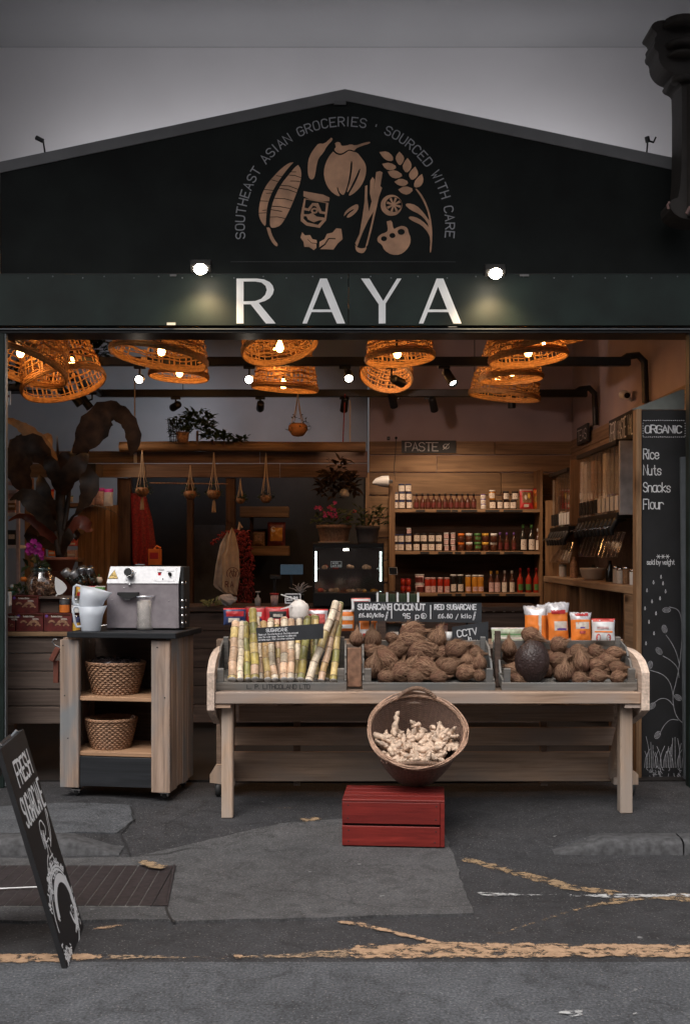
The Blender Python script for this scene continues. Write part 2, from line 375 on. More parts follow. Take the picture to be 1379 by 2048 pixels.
M = dict(
 road=asphalt('asphalt', (.080,.084,.092), .7), pave=asphalt('pavement_asphalt', (.036,.036,.039), .6, .8),
 apron=asphalt('apron_asphalt', (.075,.074,.076), .5, .85, None, .2), kerb=plain('kerb_stone', (.055,.055,.058), .85, var=.45, s=30, bmp=.5),
 ironbar=plain('rusty_iron', (.027,.021,.023), .6, .2, .4, 30, .3), grout=plain('gritty_joint', (.12,.115,.11), .9, var=.4, s=50),
 green=plain('dark_green_paint', (.0085,.0165,.0140), .5, var=.45, s=4, spec=.3, bmp=.08), gable=plain('charcoal_green_paint', (.0060,.0078,.0072), .7, var=.5, s=3.5, spec=.18, bmp=.1),
 black=plain('black_paint', (.004,.004,.0045), .45, var=.3), blackmat=plain('matt_black', (.012,.012,.013), .7, var=.3),
 board=plain('chalkboard', (.0075,.0075,.009), .62, var=.45, s=6), slate=plain('slate_sign', (.022,.024,.028), .6, var=.3, s=8),
 chalk=plain('chalk', (.62,.62,.64), .9, var=.25, s=60), chalkdim=plain('faint_chalk', (.26,.26,.28), .9, var=.3, s=60), sign=plain('white_lettering', (.86,.87,.88), .5, var=.06),
 signgrey=plain('grey_lettering', (.26,.26,.28), .5, var=.1), copper=plain('copper_print', (.48,.26,.15), .6, var=.3, s=9),
 trim=plain('grey_trim', (.13,.13,.135), .7, var=.15, s=4), white=plain('white_render', (.62,.61,.63), .85, var=.05, s=1.2),
 iwall=plain('blue_grey_wall', (.38,.42,.46), .85, var=.12, s=2), pwall=plain('pale_wall', (.42,.33,.33), .85, var=.12, s=2), ceil=plain('dark_ceiling', (.05,.045,.045), .9),
 floor=plain('dark_floor', (.014,.011,.010), .6, var=.4, s=5),
 bench=wood('pale_pine_x', (.33,.215,.145), (.64,.455,.34), 0, .8, stain=(.36,.29,.25)), benchz=wood('pale_pine_z', (.36,.24,.16), (.60,.42,.30), 2, .8, stain=(.40,.33,.28)),
 benchy=wood('pale_pine_y', (.50,.38,.30), (.72,.57,.47), 1, .8),
 back=wood('brown_board_x', (.17,.11,.075), (.32,.22,.16), 0, .8, stain=(.22,.18,.15)),
 cartz=wood('weathered_scaffold_z', (.24,.165,.12), (.54,.39,.30), 2, .9, stain=(.22,.235,.245)), cartx=wood('shelf_wood_x', (.26,.14,.075), (.45,.27,.16), 0, 1),
 crate=wood('grey_crate_x', (.12,.105,.09), (.27,.245,.22), 0, 1, stain=(.16,.165,.165)), cratey=wood('grey_crate_y', (.12,.105,.09), (.27,.245,.22), 1, 1, stain=(.16,.165,.165)),
 plank=wood('warm_plank_x', (.17,.10,.055), (.36,.225,.125), 0, .7, knots=True), plankz=wood('warm_plank_z', (.15,.085,.045), (.36,.21,.11), 2, .8), planky=wood('warm_plank_y', (.22,.14,.085), (.42,.29,.19), 1, .7),
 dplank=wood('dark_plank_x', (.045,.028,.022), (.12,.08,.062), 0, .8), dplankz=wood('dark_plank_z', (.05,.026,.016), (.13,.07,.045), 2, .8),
 red=wood('red_painted_wood', (.09,.009,.008), (.26,.027,.020), 0, 1, .5, True, stain=(.13,.014,.012), bmp=.5, var=.15),
 steel=plain('brushed_steel', (.30,.30,.31), .48, .9, .1, 60), steeld=plain('body_steel', (.36,.32,.34), .38, .45, .15, 20), chrome=plain('chrome', (.7,.7,.7), .12, 1, .05),
 wick=plain('willow', (.30,.165,.095), .6, var=.4, s=60), wickd=plain('dark_willow', (.13,.072,.05), .6, var=.4, s=60), wickr=plain('rim_willow', (.36,.22,.15), .55, var=.4, s=60),
 coco=wood('coconut_husk', (.055,.024,.014), (.25,.125,.078), 2, .45, .9, False, bmp=.9), fibre=wood('husk_fibre', (.15,.075,.045), (.48,.29,.18), 2, 1, .8, False),
 jack=plain('dark_fruit_skin', (.030,.015,.013), .5, var=.6, s=30), ginger=plain('ginger_skin', (.54,.40,.30), .65, var=.45, s=34, bmp=.25),
 cane=vcolm('cane_skin', .42), leafd=translucent('bronze_leaf', (.040,.024,.015), .3, .55, 14, .7), leaft=translucent('tan_leaf', (.32,.20,.10), .35, .5), leafg=translucent('green_leaf', (.030,.055,.024), .2, .45),
 terra=plain('terracotta', (.30,.095,.050), .8, var=.25), magenta=plain('magenta_petal', (.45,.02,.28), .6, var=.4), pink=plain('pink_petal', (.60,.06,.18), .6, var=.3),
 straw=translucent('palm_weave', (.50,.27,.10), .4, .6, 40), bulb=emis('bulb_glow', (1,.50,.14), 28), cool=emis('spot_glow', (1,.93,.82), 26), flood=emis('flood_glow', (1,.86,.66), 60), led=emis('led_strip', (.80,1,.93), 7),
 cotton=plain('cotton', (.46,.36,.27), .9, var=.15), chili=plain('dried_chilli', (.22,.014,.014), .5, var=.5, s=60), paper=plain('paper', (.66,.64,.62), .8, var=.08), plast=translucent('milky_plastic', (.74,.78,.84), .35, .3, var=.04),
 glass=clear('clear_glass', (1,1,1), .90), film=clear('clear_film', (.95,.95,.97), .5, .18, False), dglass=clear('dark_glass', (.6,.7,.68), .9),
 red2=plain('red_print', (.42,.018,.022), .4, var=.2), orange=plain('orange_print', (.72,.19,.025), .5, var=.2), yellow=plain('yellow_print', (.62,.36,.05), .5), purple=plain('purple_print', (.12,.05,.25), .5),
 lab=plain('cream_label', (.56,.50,.44), .7, var=.15, s=60), labp=plain('pink_label', (.50,.34,.33), .7, var=.25, s=60), blue=plain('blue_lid', (.02,.035,.11), .35), brown=plain('brown_sauce', (.055,.018,.010), .15, var=.3),
 darkglass=plain('dark_bottle', (.012,.010,.008), .1), redsauce=plain('red_sauce', (.28,.022,.010), .2), yelsauce=plain('amber_sauce', (.40,.17,.02), .2), greenp=plain('green_print', (.06,.18,.05), .4), whitep=plain('white_plastic', (.62,.62,.62), .4, var=.08),
 grain=plain('grain', (.20,.105,.05), .7, var=.5, s=80), cream=plain('stoneware', (.42,.34,.27), .4, var=.12), galv=plain('grey_metal_bar', (.15,.165,.18), .5, .3, .15), column=plain('brown_iron', (.016,.012,.010), .75, var=.4, s=10, bmp=.4),
 skin=plain('print_dark_red', (.10,.016,.014), .45, var=.4, s=30), flesh=plain('carved_coconut', (.74,.69,.65), .7, var=.1, s=40, bmp=.3), rubber=plain('rubber', (.02,.02,.02), .6), dpl2=wood('dim_board_x', (.13,.08,.062), (.27,.18,.145), 0, .8), pinkw=plain('pinkish_white', (.45,.36,.37), .6), pgrey=plain('grey_pot', (.10,.085,.08), .7), cotton2=plain('grey_cotton', (.42,.39,.38), .9), orangeb=plain('orange_bowl', (.30,.13,.05), .7), leafp=translucent('pale_green_leaf', (.22,.26,.13), .3), back2=wood('grey_brown_board_x', (.075,.052,.043), (.16,.12,.10), 0, .8), back3=wood('slat_pine_x', (.36,.23,.15), (.62,.43,.31), 0, .8, stain=(.36,.28,.23)),  # the slat pine has about the bench's own pale pine tone
 blk2=wood('black_painted_wood_x', (.010,.011,.013), (.022,.024,.028), 0, 1, .6, False), terra2=plain('rust_board', (.13,.035,.02), .7), dchrome=plain('dark_chrome', (.18,.18,.19), .2, .9), chrome2=clear('glossy_clear_rim', (.9,.9,.92), .35, .1),
 teal=plain('teal_print', (.10,.30,.25), .4), leafr=translucent('reddish_leaf', (.14,.035,.02), .3, .45), gold=plain('warning_yellow', (.70,.47,.12), .5, var=.05), redglow=plain('red_button', (.5,.01,.02), .3), dfilm=plain('dark_film', (.03,.022,.022), .18, spec=.8),
 film2=plain('crinkled_film', (.52,.50,.52), .22, .1, var=.3, s=60, bmp=.4), dgreen=plain('dark_green_pouch', (.03,.045,.025), .4), leafp2=plain('pale_greens', (.40,.45,.32), .4, var=.4, s=30), redm=plain('red_white_print', (.50,.10,.09), .4, var=.5, s=40), coir=plain('coir_mat', (.22,.115,.07), .9, var=.35, s=30, bmp=.5), wick2=plain('dark_rope_willow', (.17,.10,.065), .6, var=.4, s=60), palegrey=plain('pale_grey_panel', (.46,.45,.45), .6), soffit=plain('grey_soffit', (.30,.30,.31), .85, var=.05, s=1.2), greenish=plain('sage_board', (.16,.17,.155), .8, var=.15),
)

# ================================================================== GROUND
def sm(a, b, x): x = max(0, min(1, (x-a)/(b-a))); return x*x*(3-2*x)
def gh(X, Y):
    side = 1-sm(-1.42, -1.10, X)+sm(.98, 1.22, X)
    kerb = side*.06*sm(5.50, 5.545, Y)
    mid = (1-side)*.055*sm(5.2, 6.7, Y)
    return kerb+mid+.004*math.sin(X*1.7+Y)*math.cos(Y*1.3)*sm(4.6, 5, Y)
def sheet(name, xs, ys, off, mat, lo=None):
    m = MB(); vs = [(x, y, gh(x, y)+off) for y in ys for x in xs]; n = len(xs)
    m.add(vs, [(j*n+i, j*n+i+1, (j+1)*n+i+1, (j+1)*n+i) for j in range(len(ys)-1) for i in range(n-1)], True)
    return m.build(name, mat)
def lin(a, b, n): return [a+(b-a)*i/n for i in range(n+1)]
struct(B(-60, 60, -60, 4.03, -.3, 0, 0).build('road', M['road']))
xs = [-60,-20,-8]+lin(-4, 4, 160)+[8,20,60]
o = sheet('pavement', xs, lin(4.03, 5.40, 14)[0:]+lin(5.44, 5.62, 18)+lin(5.7, 6.9, 20), 0, M['pave']); struct(o)
def gpt(px, py, dz=0.0):                          # photograph point on the ground
    Y = 4.5
    for _ in range(30): Y = (CH-gh((px-CX)*Y/FPX, Y)-dz)*FPX/(py-HY)
    return (px-CX)*Y/FPX, Y
def ground_poly(name, pts, dz, mat, thick=0, sub=.12, jag=.0, parent=None, kind=True):
    """a patch that follows the ground; pts in photograph units, laid on a fine grid cut to its outline"""
    poly = [gpt(*p) for p in pts]
    rnd = random.Random(3)
    out = []
    for a, b in zip(poly, poly[1:]+poly[:1]):
        n = max(1, int(math.dist(a, b)/.06))
        for i in range(n):
            t = i/n; out.append((a[0]+(b[0]-a[0])*t+rnd.uniform(-jag, jag), a[1]+(b[1]-a[1])*t+rnd.uniform(-jag, jag)))
    import bmesh
    bm = bmesh.new(); tr = tessellate_polygon([[Vector((x, y, 0)) for x, y in out]])
    vv = [bm.verts.new((x, y, 0)) for x, y in out]
    for t in tr:
        try: bm.faces.new([vv[i] for i in t])
        except ValueError: pass
    x0, x1 = min(p[0] for p in out), max(p[0] for p in out); y0, y1 = min(p[1] for p in out), max(p[1] for p in out)
    for ax, a0, a1 in ((0, x0, x1), (1, y0, y1)):
        k = a0+sub
        while k < a1:
            co = (k,0,0) if ax == 0 else (0,k,0); no = (1,0,0) if ax == 0 else (0,1,0)
            bmesh.ops.bisect_plane(bm, geom=bm.verts[:]+bm.edges[:]+bm.faces[:], plane_co=co, plane_no=no); k += sub
    if thick:
        e = [e for e in bm.edges if e.is_boundary]; r = bmesh.ops.extrude_edge_only(bm, edges=e)
        low = set(v for v in r['geom'] if isinstance(v, bmesh.types.BMVert))
    else: low = set()
    for v in bm.verts: v.co.z = gh(v.co.x, v.co.y)+dz-(thick if v in low else 0)
    me = bpy.data.meshes.new(name); 
    cl = bm.verts.layers.float_color.new('Col')
    def edge_d(x, y):
        d = 9
        for a, b in zip(poly, poly[1:]+poly[:1]):
            ab = (b[0]-a[0], b[1]-a[1]); q = ab[0]**2+ab[1]**2
            t = max(0, min(1, ((x-a[0])*ab[0]+(y-a[1])*ab[1])/q)) if q else 0
            d = min(d, math.dist((x, y), (a[0]+ab[0]*t, a[1]+ab[1]*t)))
        return d
    for v in bm.verts: f = min(1, edge_d(v.co.x, v.co.y)/.040); v[cl] = (f, f, f, 1)
    bm.to_mesh(me); bm.free(); me.materials.append(mat)
    o = bpy.data.objects.new(name, me); COL.objects.link(o)
    if kind: struct(o)
    if parent: o.parent = parent
    return o
ground_poly('footway_apron', [(-260,1846),(150,1846),(335,1842),(352,1846),(560,1842),(775,1835),(945,1830),(925,1770),(905,1712),(890,1672),(840,1650),(700,1640),(560,1650),(480,1668),(380,1692),(265,1718),(-260,1722)], .010, M['apron'], .03, jag=.008)
ground_poly('tarmac_patch', [(-200,1625),(120,1608),(262,1612),(270,1640),(232,1668),(60,1676),(-200,1676)], .006, M['road'], .01, jag=.006)
# worn road paint
PO = paint_worn('worn_orange_paint', (.42,.27,.165), .455, .05, 15, (1,1.2,1)); PY = paint_worn('worn_yellow_paint', (.31,.21,.12), .485, .06, 17, (1,1.2,1)); PW = paint_worn('worn_white_paint', (.46,.46,.46), .495, .04, 20, (1,2,1))
PF = paint_worn('faded_orange_paint', (.36,.25,.16), .50, .05, 30, (1,2.2,1))
ground_poly('painted_line', [(-220,1905),(160,1902),(215,1906),(225,1916),(205,1926),(150,1930),(-220,1940)], .004, PO, sub=.02)
ground_poly('painted_line', [(200,1904),(420,1910),(560,1904),(720,1890),(720,1924),(300,1926),(190,1928)], .0045, PF, sub=.02)
ground_poly('painted_line', [(672,1908),(700,1886),(1000,1882),(1700,1890),(1700,1922),(1000,1924),(700,1926)], .005, PO, sub=.02)
ground_poly('painted_line', [(600,1838),(720,1840),(880,1880),(1000,1886),(960,1900),(860,1896),(740,1866)], .0065, PO, sub=.02)
ground_poly('painted_line', [(900,1712),(950,1714),(1160,1768),(1280,1786),(1225,1797),(1110,1782),(985,1745),(905,1724)], .0042, PY, sub=.02)
ground_poly('painted_line', [(1225,1792),(1420,1778),(1600,1765),(1600,1800),(1420,1812),(1300,1806),(1180,1822),(1030,1868),(960,1886),(930,1880),(1030,1850),(1150,1812)], .0042, PY, sub=.02)
ground_poly('painted_line', [(930,1782),(1120,1788),(1240,1786),(1420,1784),(1420,1802),(1220,1804),(1100,1798),(950,1800)], .0065, PW, sub=.02)
ground_poly('painted_line', [(165,1862),(200,1848),(300,1845),(215,1866)], .0042, PO, sub=.02)
ground_poly('painted_line', [(235,1730),(300,1728),(350,1742),(335,1756),(290,1752)], .030, PY, sub=.02)
ground_poly('painted_line', [(440,1910),(490,1900),(505,1918),(470,1932)], .0065, PO, sub=.02)
ground_poly('painted_line', [(1080,2020),(1150,2010),(1200,2030),(1290,2015),(1300,2040),(1200,2046),(1150,2046),(1100,2040)], .006, PW, sub=.02)
ground_poly('painted_line', [(1240,1975),(1300,1965),(1310,1985),(1255,1998)], .006, PW, sub=.02)
ground_poly('painted_line', [(545,1618),(600,1615),(600,1624),(540,1625)], .014, PY, sub=.02)
ground_poly('painted_line', [(585,1640),(640,1632),(660,1645),(600,1655)], .014, PY, sub=.02)
def crack(pts, w):
    m = MB(); q = []
    rnd = random.Random(len(pts)+int(pts[0][0]))
    for a, b in zip(pts[:-1], pts[1:]):
        for i in range(6): q.append((a[0]+(b[0]-a[0])*i/6+rnd.uniform(-1.5,1.5), a[1]+(b[1]-a[1])*i/6+rnd.uniform(-.8,.8)))
    w3 = []
    for p in q: x, y = gpt(*p, .012); w3.append((x, y, gh(x,y)+.0145))
    m.ribbon(w3, w, Vector((0,0,1))); struct(m.build('ground_crack', M['blackmat']))
crack([(262,1612),(268,1640),(240,1664),(250,1685),(262,1712)], .008); crack([(331,1814),(336,1828),(352,1848)], .010); crack([(272,1712),(330,1708),(390,1694)], .006); crack([(0,1640),(90,1642),(200,1650)], .005)
# kerb stones either side of the dropped crossing
def kerb(label, a, b, ya, yb, lab2=None):
    t = thing('kerb', label, 'kerb', (min(a, b), ya, 0))
    n = max(1, round(abs(b-a)/.62)); rnd = random.Random(5)
    for i in range(n):
        x0 = a+(b-a)*i/n+.004; x1 = a+(b-a)*(i+1)/n-.004
        m = MB(); vs = []; N_ = 10
        prof = [(0,-.05),(0,.050),(.008,.064),(.03,.074),(.13,.077),(.15,.05)]
        for k in range(N_+1):
            x = x0+(x1-x0)*k/N_; e = min(1, min(abs(x-a), abs(x-b))/.28) if i in (0, n-1) else 1
            near = abs(x-(a if abs(a) < abs(b) else b)); e = min(1, max(.12, near/.25))
            for (dy, z) in prof: vs.append((x, ya+dy+.004*rnd.random(), (z*e if z > 0 else z)+.003*rnd.random()))
        q = len(prof); m.add(vs, [(k*q+j, k*q+j+1, (k+1)*q+j+1, (k+1)*q+j) for k in range(N_) for j in range(q-1)], True)
        m.build('kerb_stone', M['kerb'], t)
kerb('rounded grey kerb at the right, falling to the level crossing', 1.03, 3.6, 5.44, 0)
kerb('worn grey kerb at the left behind the iron cover strips', -1.12, -3.6, 5.44, 0)
# iron cover with strips running away from the street
t = thing('iron_cover', 'rust-brown iron cover of narrow strips set in the ground behind the leaning menu board', 'drain cover', (-1.3, 4.9, 0))
pa = [gpt(-150,1812,.012), gpt(331,1812,.012), gpt(346,1733,.012), gpt(-150,1735,.012)]
x1, y0, y1 = pa[1][0], pa[1][1], pa[2][1]; xb_ = pa[2][0]
B(-2.2, xb_-.004, y0-.008, y1+.008, -.02, .0125, 0).build('bed', M['grout'], t)
xx = x1; k = 0
xb = pa[2][0]; bx_ = lambda y: x1+(xb-x1)*(y-y0)/(y1-y0)
def strip(a, b):
    ys_ = [y0+(y1-y0)*i/6 for i in range(7)]; q = [(a, y0)]+[(min(b, bx_(y)), y) for y in ys_ if bx_(y) > a]
    yl = [y for y in ys_ if bx_(y) > a][-1]; q.append((a, yl if yl < y1 else y1)); return q
while xx > -2.15:
    w = .052; q = strip(xx-w, xx)
    if len(q) > 4: MB().prism(q, lambda x, y, s_: Vector((x, y, .0150-.012*s_))).build('iron_strip', M['ironbar'], t)
    xx -= w+.0045; k += 1
MB().prism([(x1+.002,y0-.01),(x1+.012,y0-.01),(xb+.012,y1+.01),(xb+.002,y1+.01)], lambda x, y, s_: Vector((x, y, .018-.02*s_))).build('edge_rim', M['ironbar'], t)

# ================================================================== SHOP SHELL
YF = 6.75; YB = 11.44; XW = 2.36; ZC = 3.78
struct(B(-3.95, 2.7, 6.95, 12.2, -.1, .063, 0).build('floor', M['floor']))
wb = struct(B(P(738,0,YB).x, 2.7, YB, YB+.2, .078, ZC, 0).build('wall_back', M['pwall']))
wb2 = struct(B(-3.95, P(738,0,YB).x-.002, YB+.25, YB+.45, .078, ZC, 0).build('wall_back_recessed', M['iwall']))
wl = struct(B(-3.95, -3.75, 6.95, 12, .078, ZC, 0).build('wall_left', M['iwall']))
wr = struct(B(XW, XW+.2, 6.95, 12, .078, ZC, 0).build('wall_right', M['pwall']))
struct(B(-3.95, 2.7, 6.98, 12.0, ZC+.002, ZC+.12, 0).build('ceiling', M['ceil']))
# upper white wall and canopy soffit
uw = struct(B(-9, 9, 8.3, 8.5, ZC-.4, 1.5+1010*8.3/FPX, 0).build('upper_wall', M['white']))
struct(B(-9, 9, 4.7, 8.5, 1.5+1010*8.3/FPX+.002, 5.6, 0).build('canopy', M['soffit']))  # unseen front part drawn out further to keep overhead sky light off the shop
# neighbours (seen only from a step aside)
for sx in (-1, 1):
    struct(B(sx*2.62, sx*9, 6.95, 7.3, .0, 3.7, 0).build('neighbour_wall', M['white']))
opp = thing('opposite_building', 'plain brick building across the street', 'building', (0,-9,0))
B(-16, 16, -9.4, -9, 0, 8.5, 0).build('wall', plain('brick', (.12,.06,.045), .9), opp)

# ---- shop front: frame, fascia, gable
sf = thing('shop_front', 'dark green shop front with a gable board, fascia lettering and open doorway', 'shop front', (0, YF, 0))
zt = P(0,655,YF).z; zb = P(0,668,YF).z; zfas = P(0,548,6.70).z
B(-2.62, P(12,0,YF).x, YF-.03, YF+.05, .06, zb+.0, .004).build('frame_post', M['green'], sf)
B(P(12.5,0,YF).x, P(14.5,0,YF).x, YF-.02, YF+.02, .07, zb-.002, 0).build('metal_edge', M['galv'], sf)
B(P(1370,0,YF+.05).x, 2.62, YF-.03, YF+.05, .06, zb+.0, .004).build('frame_post', M['green'], sf)
B(-2.62, 2.62, YF-.02, YF+.2, zb+.002, zt, .003).build('lintel', M['black'], sf)
B(-2.62, 2.62, YF-.034, YF-.0205, P(0,661,YF).z, P(0,659,YF).z, 0).build('lintel_bead', M['galv'], sf)
# fascia in panels
edges = [-2.62, P(-60,0,6.7).x, P(697,0,6.7).x, P(1400,0,6.7).x, 2.62]
for a, b in zip(edges[:-1], edges[1:]): B(a+.0015, b-.0015, 6.70, 6.74, zt+.002, zfas, .002).build('fascia_panel', M['green'], sf)
zf2 = P(0,524,6.76).z
g = MB(); GY = 6.76
gp = [P(2,548,GY), P(2,346,GY), P(690,200,GY), P(1356,341,GY), P(1357,420,GY), P(1440,422,GY), P(1440,548,GY)]
g.prism([(p.x, p.z) for p in gp], lambda x, z, t: Vector((x, GY+.05*t, z+.002))); g.build('gable_board', M['gable'], sf)
# applied emblem panel, its joint shows as a faint rectangle
a, b = P(468,524,GY-.006), P(912,300,GY-.006)
for i, (out, inn) in enumerate([(((-6,326),(690,179)), ((-6,348),(690,202))), (((690,179),(1357,319)), ((690,202),(1357,343)))]):
    q = [P(*out[0],GY), P(*out[1],GY), P(*inn[1],GY), P(*inn[0],GY)]
    MB().prism([(p.x, p.z) for p in q], lambda x, z, t: Vector((x, GY-.008+.07*t, z))).build('gable_coping', M['trim'], sf)
B(P(2,0,GY).x, P(1379,0,GY).x, GY+.052, GY+.06, zfas-.05, zfas+.002, 0).build('fascia_backing', M['black'], sf)
for (xa, ya_, xb__, yb_) in ((462,523,911,524.2),(2,547,1379,548)):
    a_, b_ = P(xa, ya_, GY), P(xb__, yb_, GY); B(a_.x, b_.x, GY-.0012, GY+.001, b_.z, a_.z, 0).build('panel_joint', M['black'], sf)
# lettering
def cropfn(ox, oy, s, Y, dep=.006):
    return lambda x, y, t: P(ox+x/s, oy+y/s, Y)+Vector((0, -dep*(1-t), 0))
F8 = cropfn(440, 220, 2.758, 6.6985, .002)
RR = [(92,930),(205,930),(245,935),(275,950),(292,970),(298,992),(292,1015),(275,1038),(248,1054),(214,1064),(308,1178),(254,1178),(170,1072),(131,1072),(131,1178),(92,1178)]
RH = [(131,946),(195,946),(230,952),(252,970),(259,993),(250,1020),(228,1042),(195,1054),(131,1056)]
AA = [(455,1178),(553,930),(590,930),(690,1178),(645,1178),(617,1115),(505,1115),(480,1178)]; AH = [(511,1101),(561,975),(611,1101)]
YY = [(778,930),(824,930),(900,1054),(976,930),(1000,930),(913,1068),(913,1178),(875,1178),(875,1072)]
for pl, ho in ((RR, [RH]), (AA, [AH]), (YY, []), ([(x+641, y) for x, y in AA], [[(x+641, y) for x, y in AH]])):
    MB().prism(pl, F8, ho).build('fascia_letter', M['sign'], sf)
# curved slogan
m = MB(); s_ = 'SOUTHEAST ASIAN GROCERIES \u00b7 SOURCED WITH CARE'; Rr = 201.0; hpx = 17.5; spx = .34; ws = 1.0
tot = sum(adv(c, spx) for c in s_); span = 194.0; a = 180+(span-180)/2-.5; k = span/tot
for c in s_:
    if c != ' ':
        mid = a-k*(adv(c, spx)-spx)/2
        u = R(mid); out = Vector((math.cos(u), math.sin(u))); tg = Vector((math.sin(u), -math.cos(u)))
        def fn(gx, gy, d, out=out, tg=tg, w=(adv(c, spx)-spx)):
            q = Vector((690, -453))+out*(Rr+gy*hpx)+tg*((gx-w/2+ (.22*0))*hpx)
            return P(q.x, -q.y, GY)+Vector((0, -d, 0))
        m = MB(); strokes(m, fn, glyph(c), 2.3*sc(GY), FRONT); m.build('slogan_letter', M['signgrey'], sf)
    a -= k*adv(c, spx)
# emblem
em = MB(); EA = cropfn(500, 310, 6.895, GY-.0005, .003); EB = cropfn(620, 260, 5.516, GY-.0005, .003); E8 = cropfn(440, 220, 2.758, GY-.0005, .003)
def ep(f, pts, holes=(), k=1): em.prism(chaikin(list(pts)+[pts[0]], k)[:-1] if k else pts, f, holes)
ep(EA, [(600,103),(540,110),(430,190),(330,295),(240,400),(180,510),(140,640),(122,780),(130,860),(165,935),(218,995),(225,860),(240,700),(280,570),(350,430),(430,310),(520,190)])
ep(EA, [(665,140),(700,190),(712,280),(690,400),(640,530),(590,660),(540,770),(480,890),(420,975),(340,1008),(280,1000),(275,870),(300,700),(360,540),(440,390),(540,270),(620,170)])
ep(EA, [(230,1003),(278,1000),(300,1090),(345,1180),(390,1235),(370,1268),(320,1225),(265,1130)])
ep(EB, [(235,85),(255,105),(185,180),(150,250),(95,310),(75,380),(60,480),(45,535),(15,550),(-15,520),(-25,450),(-20,340),(10,260),(60,190),(95,150),(160,155)])
ep(EB, [(255,240),(300,275),(350,280),(400,250),(430,225),(470,240),(520,250),(560,300),(605,360),(622,430),(610,520),(570,610),(510,680),(440,728),(425,715),(480,620),(530,520),(558,430),(545,425),(500,530),(420,690),(405,680),(445,560),(465,440),(468,345),(450,342),(440,470),(420,590),(380,715),(350,715),(320,680),(308,630),(295,632),(310,690),(335,730),(300,728),(220,670),(165,570),(150,460),(175,360),(215,285)], k=1)
ep(EB, [(275,150),(300,132),(335,140),(345,178),(400,175),(450,158),(500,175),(600,140),(665,130),(660,150),(560,180),(505,205),(490,235),(440,212),(400,230),(355,262),(300,255),(262,215),(290,190)])
rice = [((765,245),(850,235),(915,290),(915,345),(850,340),(800,300)), ((795,375),(880,358),(965,410),(900,450),(830,430)), ((855,460),(940,440),(1032,500),(960,540),(890,520)), ((930,572),(1000,530),(1095,575),(1040,625),(970,610)), ((972,658),(1050,615),(1150,655),(1080,718),(1010,700)),
 ((985,240),(1040,300),(1030,350),(990,400),(942,330),(950,280)), ((1075,310),(1120,370),(1115,430),(1060,480),(1015,410),(1040,350)), ((1160,405),(1195,470),(1180,520),(1120,560),(1085,500),(1110,450)), ((1235,485),(1255,560),(1220,625),(1150,640),(1145,580),(1190,520))]
for r_ in rice: ep(EB, r_)
ep(EB, [(1160,650),(1180,650),(1250,740),(1310,880),(1340,1030),(1348,1180),(1335,1350),(1318,1350),(1328,1200),(1300,1130),(1230,1050),(1140,1010),(1080,970),(1110,950),(1200,975),(1280,1040),(1310,1080),(1290,1010),(1210,930),(1110,885),(1045,825),(1080,808),(1170,830),(1250,910),(1305,990),(1318,1000),(1290,880),(1230,750)])
ep(EB, [(372,955),(385,905),(440,855),(525,812),(540,860),(500,920),(440,965),(400,968),(425,925),(488,880),(480,872),(420,905)])
ep(EB, [(730,465),(770,455),(800,470),(775,620),(795,640),(760,740),(725,900),(680,1100),(635,1270),(610,1300),(680,1010),(700,900),(640,1000),(580,1130),(520,1290),(498,1250),(545,1150),(575,980),(600,800),(608,620),(632,610),(632,760),(650,900),(680,790),(660,700),(665,560),(690,520),(712,550),(700,680)], k=0)
ep(EB, [(498,1270),(525,1300),(580,1310),(632,1290),(600,1350),(570,1362),(530,1350),(505,1325)])
cc = [(897+118*math.cos(R(i*12)), 832+116*math.sin(R(i*12))) for i in range(30)]; ch_ = [(922+90*math.cos(R(i*15)), 822+84*math.sin(R(i*15))) for i in range(24)]
em.prism(cc, EB, [ch_])
for i in range(8):
    a = R(i*45+18); em.prism([(922+math.cos(a+d)*r, 825+math.sin(a+d)*r) for d, r in ((.5,16),(.17,80),(-.17,80),(-.5,16))], EB)
em.prism([(922+24*math.cos(R(i*30)), 825+24*math.sin(R(i*30))) for i in range(12)], lambda x, y, t: EB(x, y, t)+Vector((0,-.0006,0)))
eye = lambda x, y, r=34: [(x+r*math.cos(R(i*30)), y+r*.85*math.sin(R(i*30))) for i in range(12)]
em.prism(chaikin([(845,1010),(905,995),(918,1100),(960,1075),(1020,1055),(1075,1080),(1085,1130),(1110,1190),(1105,1260),(1060,1330),(990,1378),(900,1378),(820,1330),(790,1260),(745,1235),(742,1190),(780,1150),(830,1135),(862,1110),(845,1010)], 1)[:-1], EB, [eye(815,1200), eye(908,1165), eye(1005,1125,40)])
ep(EA, [(740,500),(1100,565),(1092,660),(738,595)])
em.prism([(748,600),(1085,662),(1050,900),(962,1005),(780,975),(700,910),(700,830)], EA, [[(770,612),(1050,665),(1030,870),(940,965),(790,930),(740,880),(745,780)]])
em.prism([(720,720),(800,740),(860,665),(940,665),(990,780),(1055,790),(1050,820),(960,805),(910,710),(870,700),(820,775),(718,755)], lambda x, y, t: EA(x, y, t)+Vector((0,-.0007,0)))
em.prism([(705,815),(810,820),(860,800),(920,850),(1045,870),(1040,900),(960,900),(880,930),(800,890),(780,845),(702,845)], lambda x, y, t: EA(x, y, t)+Vector((0,-.0007,0)))
em.prism([(890+50*math.cos(R(i*30)), 770+40*math.sin(R(i*30))) for i in range(12)], lambda x, y, t: EA(x, y, t)+Vector((0,-.001,0)), [[(890+24*math.cos(R(i*30)), 770+18*math.sin(R(i*30))) for i in range(12)]])
ep(EA, [(720,1065),(760,1110),(830,1105),(860,1160),(920,1175),(925,1215),(850,1210),(790,1155),(800,1175),(850,1220),(915,1225),(918,1280),(880,1312),(820,1270),(750,1270),(740,1200),(698,1140)], k=0)
